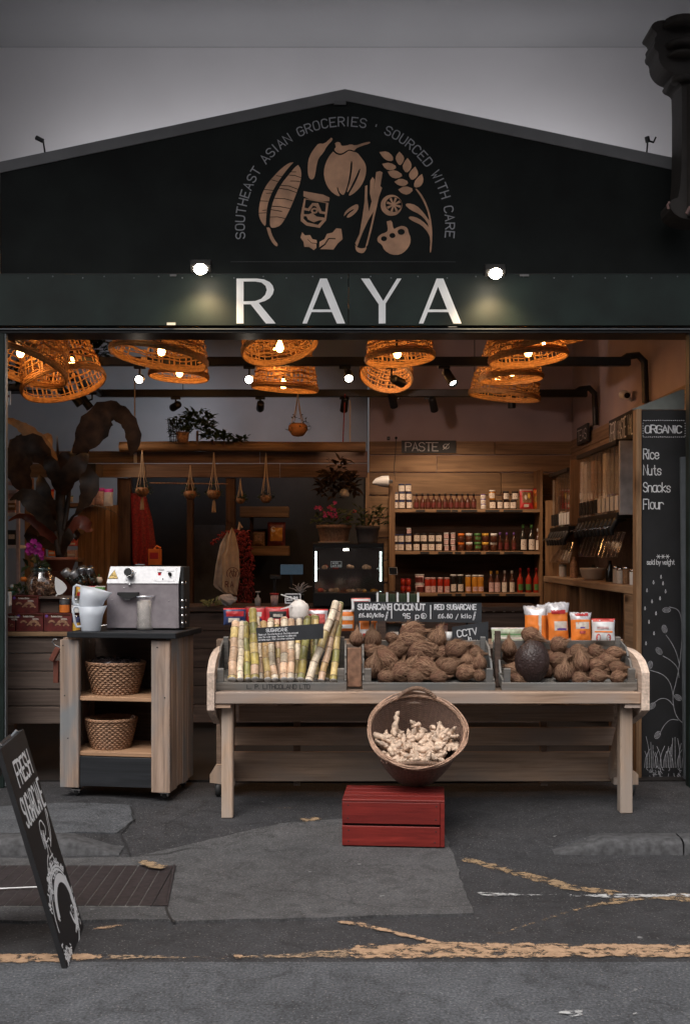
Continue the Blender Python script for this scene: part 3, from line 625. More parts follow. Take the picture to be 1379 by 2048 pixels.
ep(EA, [(955,1275),(960,1200),(1030,1160),(1060,1090),(1140,1070),(1190,1012),(1260,1020),(1278,1160),(1210,1220),(1150,1305),(1050,1300),(965,1300),(1040,1240),(1090,1160),(1180,1165),(1178,1148),(1080,1145),(1030,1225)], k=0)
stuff(em.build('emblem', M['copper'], sf))
mm = MB()
for (x0, y0, x1, y1) in [(590,1000,0,0)]: pass
veins = [[(180,325),(240,335)],[(300,345),(385,368)],[(200,478),(320,490)],[(142,635),(248,640)],[(120,805),(225,800)],[(228,530),(300,528)],[(175,765),(225,762)],[(415,420),(540,430),(660,475)],[(400,462),(520,478),(640,520)],[(330,598),(480,605),(590,635)],[(300,708),(420,715),(550,740)],[(285,755),(440,780)],[(280,858),(380,855),(485,878)],[(540,280),(620,285),(705,315)],[(570,235),(635,236)],[(560,362),(640,362),(700,375)],[(365,288),(440,300)]]
strokes(mm, lambda a_, b_, d: EA(a_, b_, 0)+Vector((0,-d*.6,0)), veins, 9/6.895*sc(GY), FRONT)
stuff(mm.build('emblem_vein', M['gable'], sf))
# small fixings and stickers on the boards
for (x, y, w, h, Y, mt) in [(343,648,17,5,6.6985,'paper'),(347,551,13,4,6.6985,'trim'),(1048,551,18,4,6.6985,'trim'),(680,206,24,8,GY-.009,'trim')]:
    a_, b_ = P(x-w/2, y+h/2, Y), P(x+w/2, y-h/2, Y); B(a_.x, b_.x, Y-.006, Y, a_.z, b_.z, 0).build('sticker', M[mt], sf)
m = MB()
for i in range(26):
    x = 60+i*52+random.uniform(-8,8); m.lathe([(0,.003),(.004,.002),(.005,0)], 8, Matrix.Translation(P(x, 553 if i % 2 else 556, 6.70)) @ Matrix.Rotation(R(90), 4, 'X'))
stuff(m.build('screw_head', M['galv'], sf))

# cast-iron column bracket at the right edge
co = thing('iron_column', 'dark brown ornate iron column and bracket at the top right edge', 'column', (2.0, 6.45, 2.2))
Yc = 6.5
prof = [(1404,44),(1352,45),(1338,49),(1312,50),(1299,56),(1295,66),(1305,72),(1308,80),(1302,86),(1304,94),(1301,100),(1303,108),(1310,112),(1311,128),(1318,142),(1330,152),(1342,156),(1336,162),(1340,169),(1352,174),(1357,182),(1357,330),(1352,400),(1340,404),(1332,410),(1336,430),(1360,445),(1404,447)]
MB().prism([(P(x,y,Yc).x, P(x,y,Yc).z) for x, y in chaikin(prof, 1)], lambda x, z, t: Vector((x, Yc-.06+.2*t, z))).build('bracket', M['column'], co)
m = MB()
for (y, r, h) in [(50,.10,.04),(92,.085,.03),(112,.075,.02),(160,.055,.03)]:
    c = P(1350, y, Yc-.06); m.lathe([(0,-h/2),(r,-h/2),(r*1.05,0),(r,h/2),(0,h/2)], 18, Matrix.Translation(c+Vector((.03,0,0))))
m.build('moulding', M['column'], co)
m = MB(); c = P(1376,0,Yc); m.lathe([(.052,1.5+665*Yc/FPX*0+2.0),(.052,P(0,182,Yc).z)], 18, Matrix.Translation(Vector((c.x+.02, Yc-.04, 0)))); m.v = [v for v in m.v]
zlo = P(0,440,Yc).z; m2 = MB().lathe([(.05,zlo),(.05,P(0,180,Yc).z)], 18, Matrix.Translation(Vector((c.x+.02, Yc-.05, 0)))); m2.build('shaft', M['column'], co)
m = MB(); m.tube([P(1336,418,Yc-.1), P(1334,410,Yc-.1), P(1338,404,Yc-.1)], .008, 6); m.tube([P(1379,414,Yc-.12), P(1372,428,Yc-.12)], .01, 6)
m.build('chipped_paint', plain('chip', (.16,.09,.08)), co)
# little stalk lamps on the gable
def stalk(label, pts, heads):
    t = thing('stalk_lamp', label, 'lamp', P(*pts[0], 6.85))
    for p in pts[1:]: pass
    MB().tube([P(x, y, 6.9) for x, y in pts], .0055, 6).build('stem', M['black'], t)
    for (a, b, r) in heads: MB().tube([P(*a, 6.9), P(*b, 6.9)], r, 8).build('lamp_head', M['black'], t)
stalk('small black stalk lamp standing on the left slope of the gable', [(92,322),(90,300),(87,280)], [((73,275),(87,282),.014)])
stalk('small black stalk lamp with a side arm on the right slope of the gable', [(1292,310),(1294,290),(1294,276)], [((1293,274),(1295,284),.016), ((1297,282),(1307,285),.006), ((1306,285),(1311,274),.005)])
# concealed strip lights that wash the upper wall from behind the gable
for (x0, x1, lab) in [(-2.05, -.1, 'slim strip light behind the left slope of the gable'), (.1, 2.05, 'slim strip light behind the right slope of the gable')]:
    t = thing('strip_light', lab, 'light', ((x0+x1)/2, 7.55, 3.79), 0)
    zA = 3.95; B(x0, x1, 7.52, 7.58, ZC+.10, ZC+.14, .004).build('housing', M['whitep'], t)
    B(x0+.02, x1-.02, 7.53, 7.575, ZC+.141, ZC+.155, 0).build('diffuser', emis('strip_glow', (1,.98,1), 1.5), t)
    d = bpy.data.lights.new('wall_wash', 'AREA'); d.shape = 'RECTANGLE'; d.size = x1-x0; d.size_y = .1; d.energy = 23; d.color = (1,.98,1)
    lo = bpy.data.objects.new('wall_wash', d); COL.objects.link(lo); lo.parent = t; lo.location = (0, .06, .10); lo.rotation_euler = (R(105), 0, 0)
# fascia floodlights
for (px, py, lab) in [(401,539,'lit floodlight on the fascia left of the large white letters'), (991,548,'lit floodlight on the fascia right of the large white letters')]:
    c = P(px, py, 6.50); t = thing('floodlight', lab, 'floodlight', c)
    MB().cbox(Matrix.Translation(c+Vector((0,.035,.030))) @ Matrix.Rotation(R(-30), 4, 'X'), (.066,.03,.030), .008).build('housing', M['black'], t)
    MB().lathe([(0,-.022),(.022,-.016),(.034,-.006),(.039,.006),(.035,.016),(0,.022)], 20, Matrix.Translation(c) @ Matrix.Rotation(R(-55), 4, 'X') , ell=.85).build('lens', M['flood'], t)
    MB().box(c.x-.02, c.x+.02, 6.56, 6.70, c.z+.02, c.z+.05, .004).build('bracket', M['black'], t)
    d = bpy.data.lights.new('flood_light', 'SPOT'); d.energy = 10; d.spot_size = R(110); d.spot_blend = .8; d.color = (1,.72,.38); d.shadow_soft_size = .04
    lo = bpy.data.objects.new('flood_light', d); COL.objects.link(lo); lo.parent = t; lo.location = (0,-.02,-.05); lo.rotation_euler = (R(30), 0, 0)

# ================================================================== INTERIOR: rails, spots, woven lamps
ZR = 2.975
t = thing('lighting_rail', 'black pipe rail frame for the spotlights under the shop ceiling', 'light rail', (0, 8.5, ZR))
RX = -2.27; Y1, Y2 = 8.5, 10.2
def bar(a, b, r=.03): return MB().tube([a, b], r, 10)
bar((RX, 7.05, ZR), (RX, Y2+.03, ZR), .034).build('side_rail', M['black'], t)
MB().box(RX, 2.20, Y1-.03, Y1+.03, ZR-.034, ZR+.034, .005).build('cross_rail', M['black'], t)
MB().box(RX, 2.24, Y2-.03, Y2+.03, ZR-.034, ZR+.034, .005).build('cross_rail', M['black'], t)
for (Yr, zlow) in ((Y1, P(0,806,Y1).z), (Y2, P(0,850,Y2).z)):
    pts = [(2.12,Yr,ZR),(2.18,Yr,ZR+.04),(2.26,Yr,ZR+.05),(2.31,Yr,ZR),(2.315,Yr,ZR-.12),(2.32,Yr,zlow)]
    MB().tube(pts, .028, 10).build('down_pipe', M['black'], t)
for (x, Yr) in ((-1.5,Y1),(1.2,Y1),(-1.5,Y2),(1.2,Y2)): MB().tube([(x,Yr,ZR+.03),(x,Yr,ZC)], .004, 6).build('hanger', M['black'], t)

def spot(label, px, py, Yr, aim, lit, cx=None, warm=(1,.72,.50), pw=14, sz=52, glow=True, L_=.15, group='spotlights on the rails'):
    """head centre at photograph point; aim = direction of the beam"""
    top = Vector((P(cx or px, 0, Yr).x, Yr, ZR-.034)); c = P(px, py, Yr)
    t = thing('spotlight', label, 'spotlight', top, 0, group)
    MB().box(top.x-.045, top.x+.045, Yr-.014, Yr+.014, top.z-.022, top.z, .003).build('mount', M['black'], t)
    d = Vector(aim).normalized(); q = d.to_track_quat('Z', 'Y').to_matrix().to_4x4(); T = Matrix.Translation(c) @ q
    MB().tube([top-Vector((0,0,.02)), Vector((top.x, Yr, c.z+.02)), c], .009, 6).build('arm', M['black'], t)
    h = MB(); h.lathe([(0,-L_/2),(.028,-L_/2),(.034,-L_/2+.01),(.037,L_/2-.004),(.037,L_/2),(.031,L_/2),(.029,L_/2-.022),(0,L_/2-.022)], 16, T); h.build('housing', M['black'], t)
    m = MB().lathe([(0,L_/2-.010),(.020,L_/2-.012),(.0285,L_/2-.019)], 16, T); m.build('lens', M['cool'] if lit else M['lamp'], t)
    if pw:
        dd = bpy.data.lights.new('spot_beam', 'SPOT'); dd.energy = pw*.72; dd.spot_size = R(sz); dd.spot_blend = .7; dd.color = warm; dd.shadow_soft_size = .03
        lo = bpy.data.objects.new('spot_beam', dd); COL.objects.link(lo); lo.parent = t
        lo.location = c+d*(L_/2+.012)-top; lo.rotation_euler = (-d).to_track_quat('Z', 'Y').to_euler()
    return t
M['lamp'] = emis('lamp_lens', (1,.8,.6), 1.2)
spot('lit spotlight on the front rail, leftmost of the four lit ones', 280, 758, Y1, (.03,-1,-.30), True, pw=6, L_=.10, warm=(1,.86,.7))
spot('lit spotlight on the front rail, right of the middle woven lamps', 697, 752, Y1, (.05,-1,-.55), True, cx=690, pw=7, L_=.14, warm=(1,.86,.7))
spot('lit spotlight on the front rail, beside the central woven lamp', 499, 758, Y1, (0,-1,-.32), True, pw=6, L_=.10, warm=(1,.86,.7))
spot('lit spotlight on the front rail, tilted, rightmost of the four lit ones', 899, 755, Y1, (.35,-.55,-.75), True, cx=888, pw=8, L_=.15, warm=(1,.86,.7))
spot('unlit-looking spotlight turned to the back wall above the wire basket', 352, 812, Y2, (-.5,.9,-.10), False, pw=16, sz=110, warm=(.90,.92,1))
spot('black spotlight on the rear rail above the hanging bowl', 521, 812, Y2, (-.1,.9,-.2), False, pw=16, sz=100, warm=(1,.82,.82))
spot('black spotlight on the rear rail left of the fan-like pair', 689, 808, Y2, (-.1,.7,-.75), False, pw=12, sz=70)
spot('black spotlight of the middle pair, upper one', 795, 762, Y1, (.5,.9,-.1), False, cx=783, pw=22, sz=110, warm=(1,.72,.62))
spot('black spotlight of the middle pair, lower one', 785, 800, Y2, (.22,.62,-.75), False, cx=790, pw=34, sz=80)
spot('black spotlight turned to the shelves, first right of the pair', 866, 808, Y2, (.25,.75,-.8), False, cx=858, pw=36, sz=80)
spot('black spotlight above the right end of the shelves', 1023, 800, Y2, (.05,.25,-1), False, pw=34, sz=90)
for i, (x, y) in enumerate([(110,768),(128,783),(151,796),(171,803)]):
    Yq = RX*FPX/(x-CX+6) ; top = Vector((RX, 0, 0))
    Ys = -RX*FPX/(CX-x-14)
    spot('black spotlight slung from the left side rail, %s of the four' % ['nearest','second','third','farthest'][i], x, y, Ys, (.55,.15,-.75), False, cx=CX+RX*FPX/Ys, pw=[0,9,0,14][i], sz=80)

def woven(label, px, py, Y, r, h, tilt=(0,0), seed=1, pw=7, r0=.50, group='woven lamps under the ceiling', flare=1.25, bulb=None):
    """palm lamp; px, py = centre of the open rim"""
    c = P(px, py, Y); rnd = random.Random(seed)
    t = thing('woven_lamp', label, 'pendant lamp', c, 0, group)
    Rm = Matrix.Rotation(R(tilt[0]), 4, 'X') @ Matrix.Rotation(R(tilt[1]), 4, 'Y')
    def rad(u):
        u = min(1, max(0, u)); return r*(r0+(1-r0)*(1-u)**.8) if flare <= 1 else r*(r0+(1-r0)*(1-u**1.5))
    ring = MB(); nr = 13
    for k in range(nr):
        u = k/nr+rnd.uniform(-.012,.012); n = 40; ph = rnd.random()*6
        pts = [Rm @ Vector((math.cos(a)*rad(u)*(1+.012*math.sin(a*7+ph)), math.sin(a)*rad(u)*(1+.012*math.sin(a*5+ph)), h*u+.006*math.sin(a*9+ph))) for a in [2*math.pi*i/n for i in range(n)]]
        ring.tube([c+p for p in pts], .0055+.004*(k % 3 == 0), 4, closed=True, flat=1)
    ring.build('woven_ring', M['straw'], t); stuff(t.children[-1])
    ribs = MB(); nb = 46
    for k in range(nb):
        a = 2*math.pi*k/nb+rnd.uniform(-.04,.04)
        if rnd.random() < .06: continue
        w = rnd.uniform(.006,.017)
        pts = [Rm @ Vector((math.cos(a+.02*math.sin(u*8))*rad(u), math.sin(a+.02*math.sin(u*8))*rad(u), h*u)) for u in [i/7 for i in range(8)]]
        tg = Rm @ Vector((-math.sin(a), math.cos(a), 0))
        ribs.add([c+p+tg*s_*w for p in pts for s_ in (-.5,.5)], [(2*i,2*i+1,2*i+3,2*i+2) for i in range(7)])
    ribs.build('woven_strip', M['straw'], t); stuff(t.children[-1])
    # solid woven patches and the plaited rim
    pm = MB()
    for k in range(70):
        u = rnd.random()**.9*.93; a = rnd.random()*6.28; da = rnd.uniform(.06,.16); du = rnd.uniform(.02,.055)
        q = [Rm @ Vector((math.cos(a+x)*rad(u+y)*1.004, math.sin(a+x)*rad(u+y)*1.004, h*(u+y))) for x, y in ((0,0),(da,0),(da,du),(0,du))]
        pm.add([c+p for p in q], [(0,1,2,3)])
    for dz, rr in ((0,.013),(.018,.010),(-.012,.008)):
        pm.tube([c+(Rm @ Vector((math.cos(a)*r*1.01, math.sin(a)*r*1.01, dz))) for a in [2*math.pi*i/40 for i in range(40)]], rr, 5, closed=True)
    stuff(pm.build('woven_patch', M['straw'], t))
    b = c+(Vector(bulb) if bulb else Vector((0,0,.10)))
    MB().lathe([(0,-.042),(.018,-.036),(.028,-.014),(.022,.012),(.012,.034),(.011,.045)], 12, Matrix.Translation(b)).build('light_bulb', M['bulb'], t)
    MB().tube([b+Vector((0,0,.04)), b+Vector((0,0,.11))], .014, 8).build('socket', M['black'], t)
    MB().tube([b+Vector((0,0,.10)), (b.x, b.y, ZC)], .003, 5).build('cord', M['black'], t)
    d = bpy.data.lights.new('bulb_light', 'POINT'); d.energy = pw*.30; d.color = (1,.47,.17); d.shadow_soft_size = .05
    lo = bpy.data.objects.new('bulb_light', d); COL.objects.link(lo); lo.parent = t; lo.location = b-c-Vector((0,0,.065))
woven('large woven lamp at the far left, cut by the door frame', 40, 730, 7.9, .34, .5, (-14,14), 1, 6, bulb=(0,.02,.10))
woven('large woven lamp overhead left, leaning over the rail corner', 128, 768, 8.3, .31, .62, (-10,-16), 2, 8, bulb=(.06,0,.16))
woven('upper woven lamp of the left pair with a slanting lit rim', 318, 714, 8.0, .35, .42, (-4,8), 3, 6, bulb=(.02,0,.05))
woven('lower woven lamp of the left pair showing its bright bulb', 358, 752, 9.3, .245, .45, (-2,3), 4, 7, bulb=(.01,-.02,.03))
woven('upper central woven lamp with its rim slanting up to the right', 560, 694, 7.9, .27, .36, (-14,-12), 5, 6, bulb=(-.0,-.02,-.0))
woven('middle central woven lamp just behind the front rail', 552, 722, 8.9, .25, .42, (-2,2), 15, 6, bulb=(0,-.02,.07))
woven('lower central woven lamp hanging between the two rails', 570, 776, 9.2, .27, .50, (3,4), 6, 8, bulb=(-.01,-.04,.03))
woven('upper woven lamp right of the centre', 800, 716, 8.1, .25, .42, (-3,-4), 7, 7, bulb=(-.02,0,.04))
woven('lower woven lamp right of the centre with its open mouth facing the street', 772, 752, 9.3, .22, .40, (-26,10), 8, 7, bulb=(.02,0,.10))
woven('upper woven lamp at the right with a wide upturned brim', 1056, 716, 8.0, .28, .42, (-2,-5), 9, 7, bulb=(-.0,0,.05))
woven('wide flat woven brim at the far right top', 1100, 684, 7.9, .27, .25, (4,-9), 19, 3, bulb=(-.05,0,.02))
woven('lower woven lamp at the right showing a bright bulb', 1022, 756, 8.9, .25, .48, (0,-2), 10, 7, bulb=(0,-.04,.05))
woven('darker woven lamp below and behind the right pair', 1008, 792, 9.8, .31, .55, (2,6), 11, 3, bulb=(-.06,-.02,.14))
for i, (x, y) in enumerate([(500,672),(280,672),(905,668)]):
    c = P(x, y-3, 7.6); t = thing('downlight', 'tiny recessed downlight just under the lintel, %s' % ['above the central woven lamps','above the left pair of woven lamps','right of the fascia letters'][i], 'light', c)
    MB().lathe([(0,0),(.028,.002),(.034,.012),(.03,.04),(0,.04)], 14, Matrix.Translation(c)).build('lens', M['lamp'], t)
    MB().tube([c+Vector((0,0,.04)), (c.x, c.y, ZC)], .004, 5).build('stem', M['black'], t)

# ================================================================== BACK WALL, RIGHT HALF: planks, sign, shelves and jars
def pbox(x0, y0, x1, y1, Y, d, b=.002):           # board drawn on the photograph at distance Y, d deep behind
    a, q = P(x0, y0, Y), P(x1, y1, Y); return MB().box(a.x, q.x, Y, Y+d, q.z, a.z, b)
rnd = random.Random(4)
for i, (y0, y1) in enumerate([(882,909),(910,944),(945,990),(991,1035),(1036,1075),(1076,1120),(1121,1165),(1166,1215),(1216,1270)]):
    xx = [738, 905, 1150] if i % 2 else [738, 1010, 1150]
    for a, b in zip(xx[:-1], xx[1:]):
        dx = rnd.uniform(-40, 40) if b != 1150 else 0
        pbox(a+.6+(dxp if a != 738 else 0), y0+.8, b-.6+dx, y1-.6, YB-.028, .026).build('plank', M['plank'], wb); dxp = dx
# PASTE board
def sign(label, x0, y0, x1, y1, Y, parent=None, mat='slate', cat='sign', d=.014):
    a = P((x0+x1)/2, y1, Y); t = thing('sign_board', label, cat, a)
    pbox(x0, y0, x1, y1, Y, d, .0015).build('board', M[mat], t); return t
def lettering(t, fn, name='lettering', mat='chalk'):
    m = MB(); fn(m); o = m.build(name, M[mat], t); stuff(o); return o
t = sign('dark chalkboard sign reading PASTE above the jar shelves', 803, 881, 912, 906, YB-.045)
lettering(t, lambda m: (pxtext(m, 'PASTE', 811, 902, 17, YB-.046, 1.4, sp=.12, ws=1.0, jit=.03), pxstroke(m, [arc(892,893,6,0,330,8,5), arc(890,893,3,0,200,5), [(886,899),(898,887)]], YB-.046, 1)))
# left upright and shelves
Yf = 11.02
sh = thing('jar_shelves', 'tall wooden shelf unit of jars and bottles on the back wall', 'shelves', P(930,1270,Yf))
pbox(778, 953, 790, 1182, Yf-.01, .10).build('upright', M['plankz'], sh)
pbox(731, 945, 739, 1270, Yf+.2, .2).build('upright', M['plankz'], sh)
pbox(1080, 938, 1085, 1275, Yf-.01, .40).build('upright', M['plankz'], sh)
for (y, x0) in ((1018,783),(1102,783),(1186,832),(1268,783)):
    pbox(x0, y, 1081, y+6.5, Yf, .36, .001).build('shelf', M['plank'], sh)
lb = [(835,855),(872,903),(906,920),(926,960),(975,1005),(1010,1050)]
for y in (1018,1102,1186):
    for a, b in lb:
        s_ = rnd.uniform(-6,6)
        if y == 1186 and a < 840: continue
        f = pbox(a+s_, y+1.6, b+s_-2, y+6, Yf-.003, .0025, 0).build('shelf_label', M['blackmat'], sh)
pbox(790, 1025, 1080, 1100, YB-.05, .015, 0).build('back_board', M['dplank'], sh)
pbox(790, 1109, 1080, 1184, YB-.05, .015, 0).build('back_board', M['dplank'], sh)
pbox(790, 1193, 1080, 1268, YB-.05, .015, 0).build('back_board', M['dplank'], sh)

# jar templates at the origin (metres), base at z=0
def jar(kind, w, h, body, lid, lab=None, labz=(.18,.68), shape='jar', lidh=.16):
    r = w/2; t = thing(kind, 'x', 'jar' if shape != 'bottle' else 'bottle', (0,0,-5)); WL.pop(t.name, None)
    if shape == 'jar': bp = [(0,0),(r*.88,0),(r,.06*h),(r,h*(1-lidh)-.06*h),(r*.86,h*(1-lidh)),(0,h*(1-lidh))]; lp = [(0,h*(1-lidh)),(r*.92,h*(1-lidh)),(r*.95,h*.98),(r*.88,h),(0,h)]
    elif shape == 'bottle': bp = [(0,0),(r*.9,0),(r,.04*h),(r,h*.52),(r*.85,h*.60),(r*.36,h*.72),(r*.33,h*.88),(0,h*.88)]; lp = [(0,h*.86),(r*.42,h*.86),(r*.42,h*.99),(r*.36,h),(0,h)]
    else: bp = [(0,0),(r*.85,0),(r,.9*h),(0,.9*h)]; lp = [(0,h*.9),(r*1.06,h*.9),(r*1.06,h),(0,h)]
    MB().lathe(bp, 14).build('body', M[body], t, world=False)
    MB().lathe(lp, 14).build('lid' if shape != 'bottle' else 'cap', M[lid], t, world=False)
    if lab:
        z0, z1 = labz; n = 10; k = MB(); vs = []
        for i in range(n+1):
            a = R(-150+120*i/n)
            for z in (z0*h, z1*h): vs.append((math.cos(a)*r*1.02, math.sin(a)*r*1.02, z))
        k.add(vs, [(2*i,2*i+2,2*i+3,2*i+1) for i in range(n)], True); k.build('label', M[lab], t, world=False)
        k = MB(); rr = r*1.032
        for (u, v, s_) in ((-.16,.5,.15),(.12,.42,.16),(0,.72,.12)):
            zc = (z0+(z1-z0)*v)*h; a = R(-90+u*110); vs = []
            for q in range(8): aa = a+math.cos(q*.785)*s_*.8; vs.append((math.cos(aa)*rr, math.sin(aa)*rr, zc+math.sin(q*.785)*s_*r*.8))
            k.add(vs, [tuple(range(8))])
        k.build('label_print', M['skin'], t, world=False); stuff(t.children[-1])
    return t
J = {}
def JT(key, *a, **k): J[key] = (jar(*a, **k), [0])
s11 = sc(Yf+.12)
JT('white', 'jar', 13.4*s11, 16.6*s11, 'brown', 'blue', 'lab', (.1,.8))
JT('sauce', 'sauce_bottle', 11*s11, 31*s11, 'brown', 'black', 'skin', (.10,.42), 'bottle')
JT('mini', 'small_jar', 10.5*s11, 10*s11, 'whitep', 'purple', 'lab')
JT('pickle', 'pickle_jar', 13*s11, 20*s11, 'yelsauce', 'whitep', 'lab')
JT('creamj', 'jar', 13.5*s11, 17.5*s11, 'brown', 'blackmat', 'lab', (.1,.78))
JT('spice', 'spice_jar', 10*s11, 12*s11, 'brown', 'whitep', 'labp', (.1,.8))
for nm, mt in (('orange','orange'),('whitel','whitep'),('greenl','greenp'),('yellow','yellow')): JT(nm, 'curry_jar', 14*s11, 17.5*s11, 'brown', mt, mt if nm == 'greenl' else None, (.3,.6), 'jar', .30)
JT('purple', 'purple_bottle', 10*s11, 37*s11, 'brown', 'purple', 'skin', (.1,.45), 'bottle')
JT('noodle', 'oil_bottle', 14*s11, 53*s11, 'darkglass', 'greenp', 'lab', (.05,.44), 'bottle')
JT('tub', 'snack_tub', 18*s11, 18.5*s11, 'labp', 'whitep', 'skin', (.15,.7), 'tub')
JT('redj', 'jar', 10.5*s11, 14*s11, 'redsauce', 'red2', None)
JT('pinkb', 'sauce_jar', 12*s11, 31*s11, 'redsauce', 'labp', 'labp', (.05,.45), 'jar', .1)
JT('darkb', 'dark_jar', 12.5*s11, 37*s11, 'darkglass', 'whitep', 'lab', (.1,.48), 'jar', .08)
JT('amber', 'tall_jar', 12*s11, 36*s11, 'yelsauce', 'whitep', 'labp', (.1,.35), 'jar', .1)
JT('ycap', 'sauce_bottle', 12.5*s11, 44*s11, 'brown', 'yellow', 'labp', (.05,.48), 'bottle')
JT('wcap', 'sauce_bottle', 11*s11, 45*s11, 'brown', 'whitep', 'lab', (.05,.48), 'bottle')
JT('rcap', 'chilli_bottle', 12*s11, 50*s11, 'redsauce', 'red2', 'greenp', (.12,.36), 'bottle')
def put(key, xs, base, h=0, lab='', grp='', Y=Yf+.12, ords=None, jit=0):
    src, used = J[key]
    for i, x in enumerate(xs):
        p = P(x, base-h, Y); Yj = Y+rnd.uniform(-.01,.02)
        loc = Vector((p.x, Yj, CH+(HY-base+h)*Y/FPX)); label = (lab % nth(i, len(xs))).replace('only ', '') if '%s' in lab else lab
        rz = (0,0,rnd.uniform(-.35,.35))
        if not used[0]: src.location = loc; src.rotation_euler = rz; src['label'] = label; used[0] = 1; o = src
        else: o = dup(src, loc, rz, label)
        o['group'] = grp
T, Mi, Bo = 1018, 1102, 1186
g_ = 'jars and bottles on the back shelves'
put('white', [790,803.5,817.5], T, 0, 'white-labelled jar with a dark blue lid, %s of the bottom row on the top shelf', g_)
put('white', [790.5,803.5,817], T, 16.8, 'white-labelled jar with a dark blue lid, %s of the middle row on the top shelf', g_)
put('white', [803,816], T, 33.6, 'white-labelled jar with a dark blue lid, %s of the two at the very top', g_)
put('sauce', [833+11.4*i for i in range(11)], T, 0, 'small dark sauce bottle, %s in the row of eleven on the top shelf', g_)
for k in range(3): put('mini', [966], T, k*9.8, 'tiny pale jar, %s of the stack of three' % ['bottom','middle','top'][k], g_)
put('pickle', [984], T, 17.8, 'white-lidded jar standing on a dark-lidded jar on the top shelf', g_)
put('creamj', [985.5,999], T, 0, 'cream-labelled jar with dark lid at the right of the top shelf, %s of the pair', g_)
put('creamj', [1013,1027], T, 0, 'cream-labelled jar beside the red packet, %s of the lower two', g_)
put('creamj', [1010.5,1030], T, 17.8, 'cream-labelled jar beside the red packet, %s of the upper two', g_)
put('white', [789,802,817], Mi, 0, 'white-labelled jar with dark lid, %s of the bottom row on the middle shelf', g_)
put('white', [789,802,817], Mi, 17, 'white-labelled jar with dark lid, %s of the second row on the middle shelf', g_)
put('spice', [817], Mi, 34, 'small brownish jar alone on top of the stack on the middle shelf', g_)
put('creamj', [833,848,863,878], Mi, 0, 'dark-lidded jar with round cream label, %s of the lower four on the middle shelf', g_)
put('creamj', [833,848,863,878], Mi, 17.7, 'dark-lidded jar with round cream label, %s of the upper four on the middle shelf', g_)
for k in range(3): put('spice', [892.5,905.5], Mi, k*12.2, 'little pink-labelled spice jar, %s of the pair, '+['bottom','middle','top'][k]+' layer of the middle shelf', g_)
for x, key, nm in ((922,'orange','orange'),(938,'whitel','first white'),(954.5,'greenl','green'),(970.5,'yellow','yellow'),(987,'whitel','second white')):
    for k in range(2): put(key, [x], Mi, k*17.6, '%s-banded curry jar, %s of its stack of two on the middle shelf' % (nm, ['lower','upper'][k]), g_)
put('purple', [1000,1013.5,1027.5], Mi, 0, 'dark bottle with purple cap on the middle shelf, %s of three', g_)
put('noodle', [1046,1062.5], Mi, 0, 'tall dark bottle with green cap and cream label, %s of the pair', g_)
put('wcap', [1076], Mi, 0, 'pale-labelled bottle at the right end of the middle shelf', g_)
for k in range(2): put('redj', [806,816.5], Bo, k*14.5, 'red jar near the small card sign, %s of the pair, '+['lower','upper'][k]+' layer', g_)
for k in range(2): put('tub', [839], Bo, k*19, 'pink snack tub, %s of its stack on the lower shelf' % ['lower','upper'][k], g_)
put('pinkb', [855,866,880.5,893], Bo, 0, 'red sauce jar with pink label on the lower shelf, %s of four', g_)
put('darkb', [906,920], Bo, 0, 'nearly black jar with white label on the lower shelf, %s of two', g_)
put('amber', [936,949.5,961], Bo, 0, 'tall amber jar on the lower shelf, %s of three', g_)
put('ycap', [981.5,994.5], Bo, 0, 'sauce bottle with yellow cap on the lower shelf, %s of two', g_)
put('wcap', [1009,1023], Bo, 0, 'sauce bottle with white cap on the lower shelf, %s of two', g_)
put('rcap', [1040,1057], Bo, 0, 'chilli sauce bottle with bright red cap and green label, %s of the pair', g_)
put('rcap', [1072], Bo, 0, 'chilli sauce bottle at the right end of the lower shelf beside the upright', g_)
put('ycap', [1079], Bo, 0, 'sauce bottle with yellow cap squeezed against the shelf upright', g_)
put('wcap', [968,987], 1266, 0, 'dark bottle with pale cap on the lowest shelf beside the price board, %s of two', g_)
put('wcap', [1008.5,1025.5], 1266, 0, 'pale-capped dark bottle on the lowest shelf near the orange packets, %s of two', g_)
# lower dark shelf end
# red-framed packets on the top shelf

def leaf(mb, pts, widths, up=Vector((0,-.4,1)), fold=.25):
    pts = [Vector(p) for p in pts]; n = len(pts); vs = []
    for i, p in enumerate(pts):
        d = (pts[min(i+1,n-1)]-pts[max(i-1,0)]).normalized(); sd = d.cross(up).normalized(); nn = sd.cross(d).normalized(); w = widths[i]/2
        vs += [p-sd*w+nn*w*fold, p-sd*w*.5+nn*w*fold*.3, p, p+sd*w*.5+nn*w*fold*.3, p+sd*w+nn*w*fold]
    mb.add(vs, [(i*5+j, i*5+j+1, (i+1)*5+j+1, (i+1)*5+j) for i in range(n-1) for j in range(4)], True)
def bush(t, c, r, h, n, mat, seed, lw=.03, name='leaf', droop=.0):
    rnd = random.Random(seed); m = MB()
    for i in range(n):
        a = rnd.random()*6.28; e = rnd.random(); q = c+Vector((math.cos(a)*r*e**.5, math.sin(a)*r*e**.5, rnd.random()*h*(1-.4*e)-droop*e)); 
        d = Vector((math.cos(a+rnd.uniform(-1,1)), math.sin(a+rnd.uniform(-1,1)), rnd.uniform(-.4,1))).normalized(); l = lw*rnd.uniform(1.2,2.2)
        leaf(m, [q, q+d*l*.5, q+d*l-Vector((0,0,l*.15))], [lw*.3, lw*rnd.uniform(.7,1), .002])
    o = m.build(name, M[mat], t); stuff(o); return o

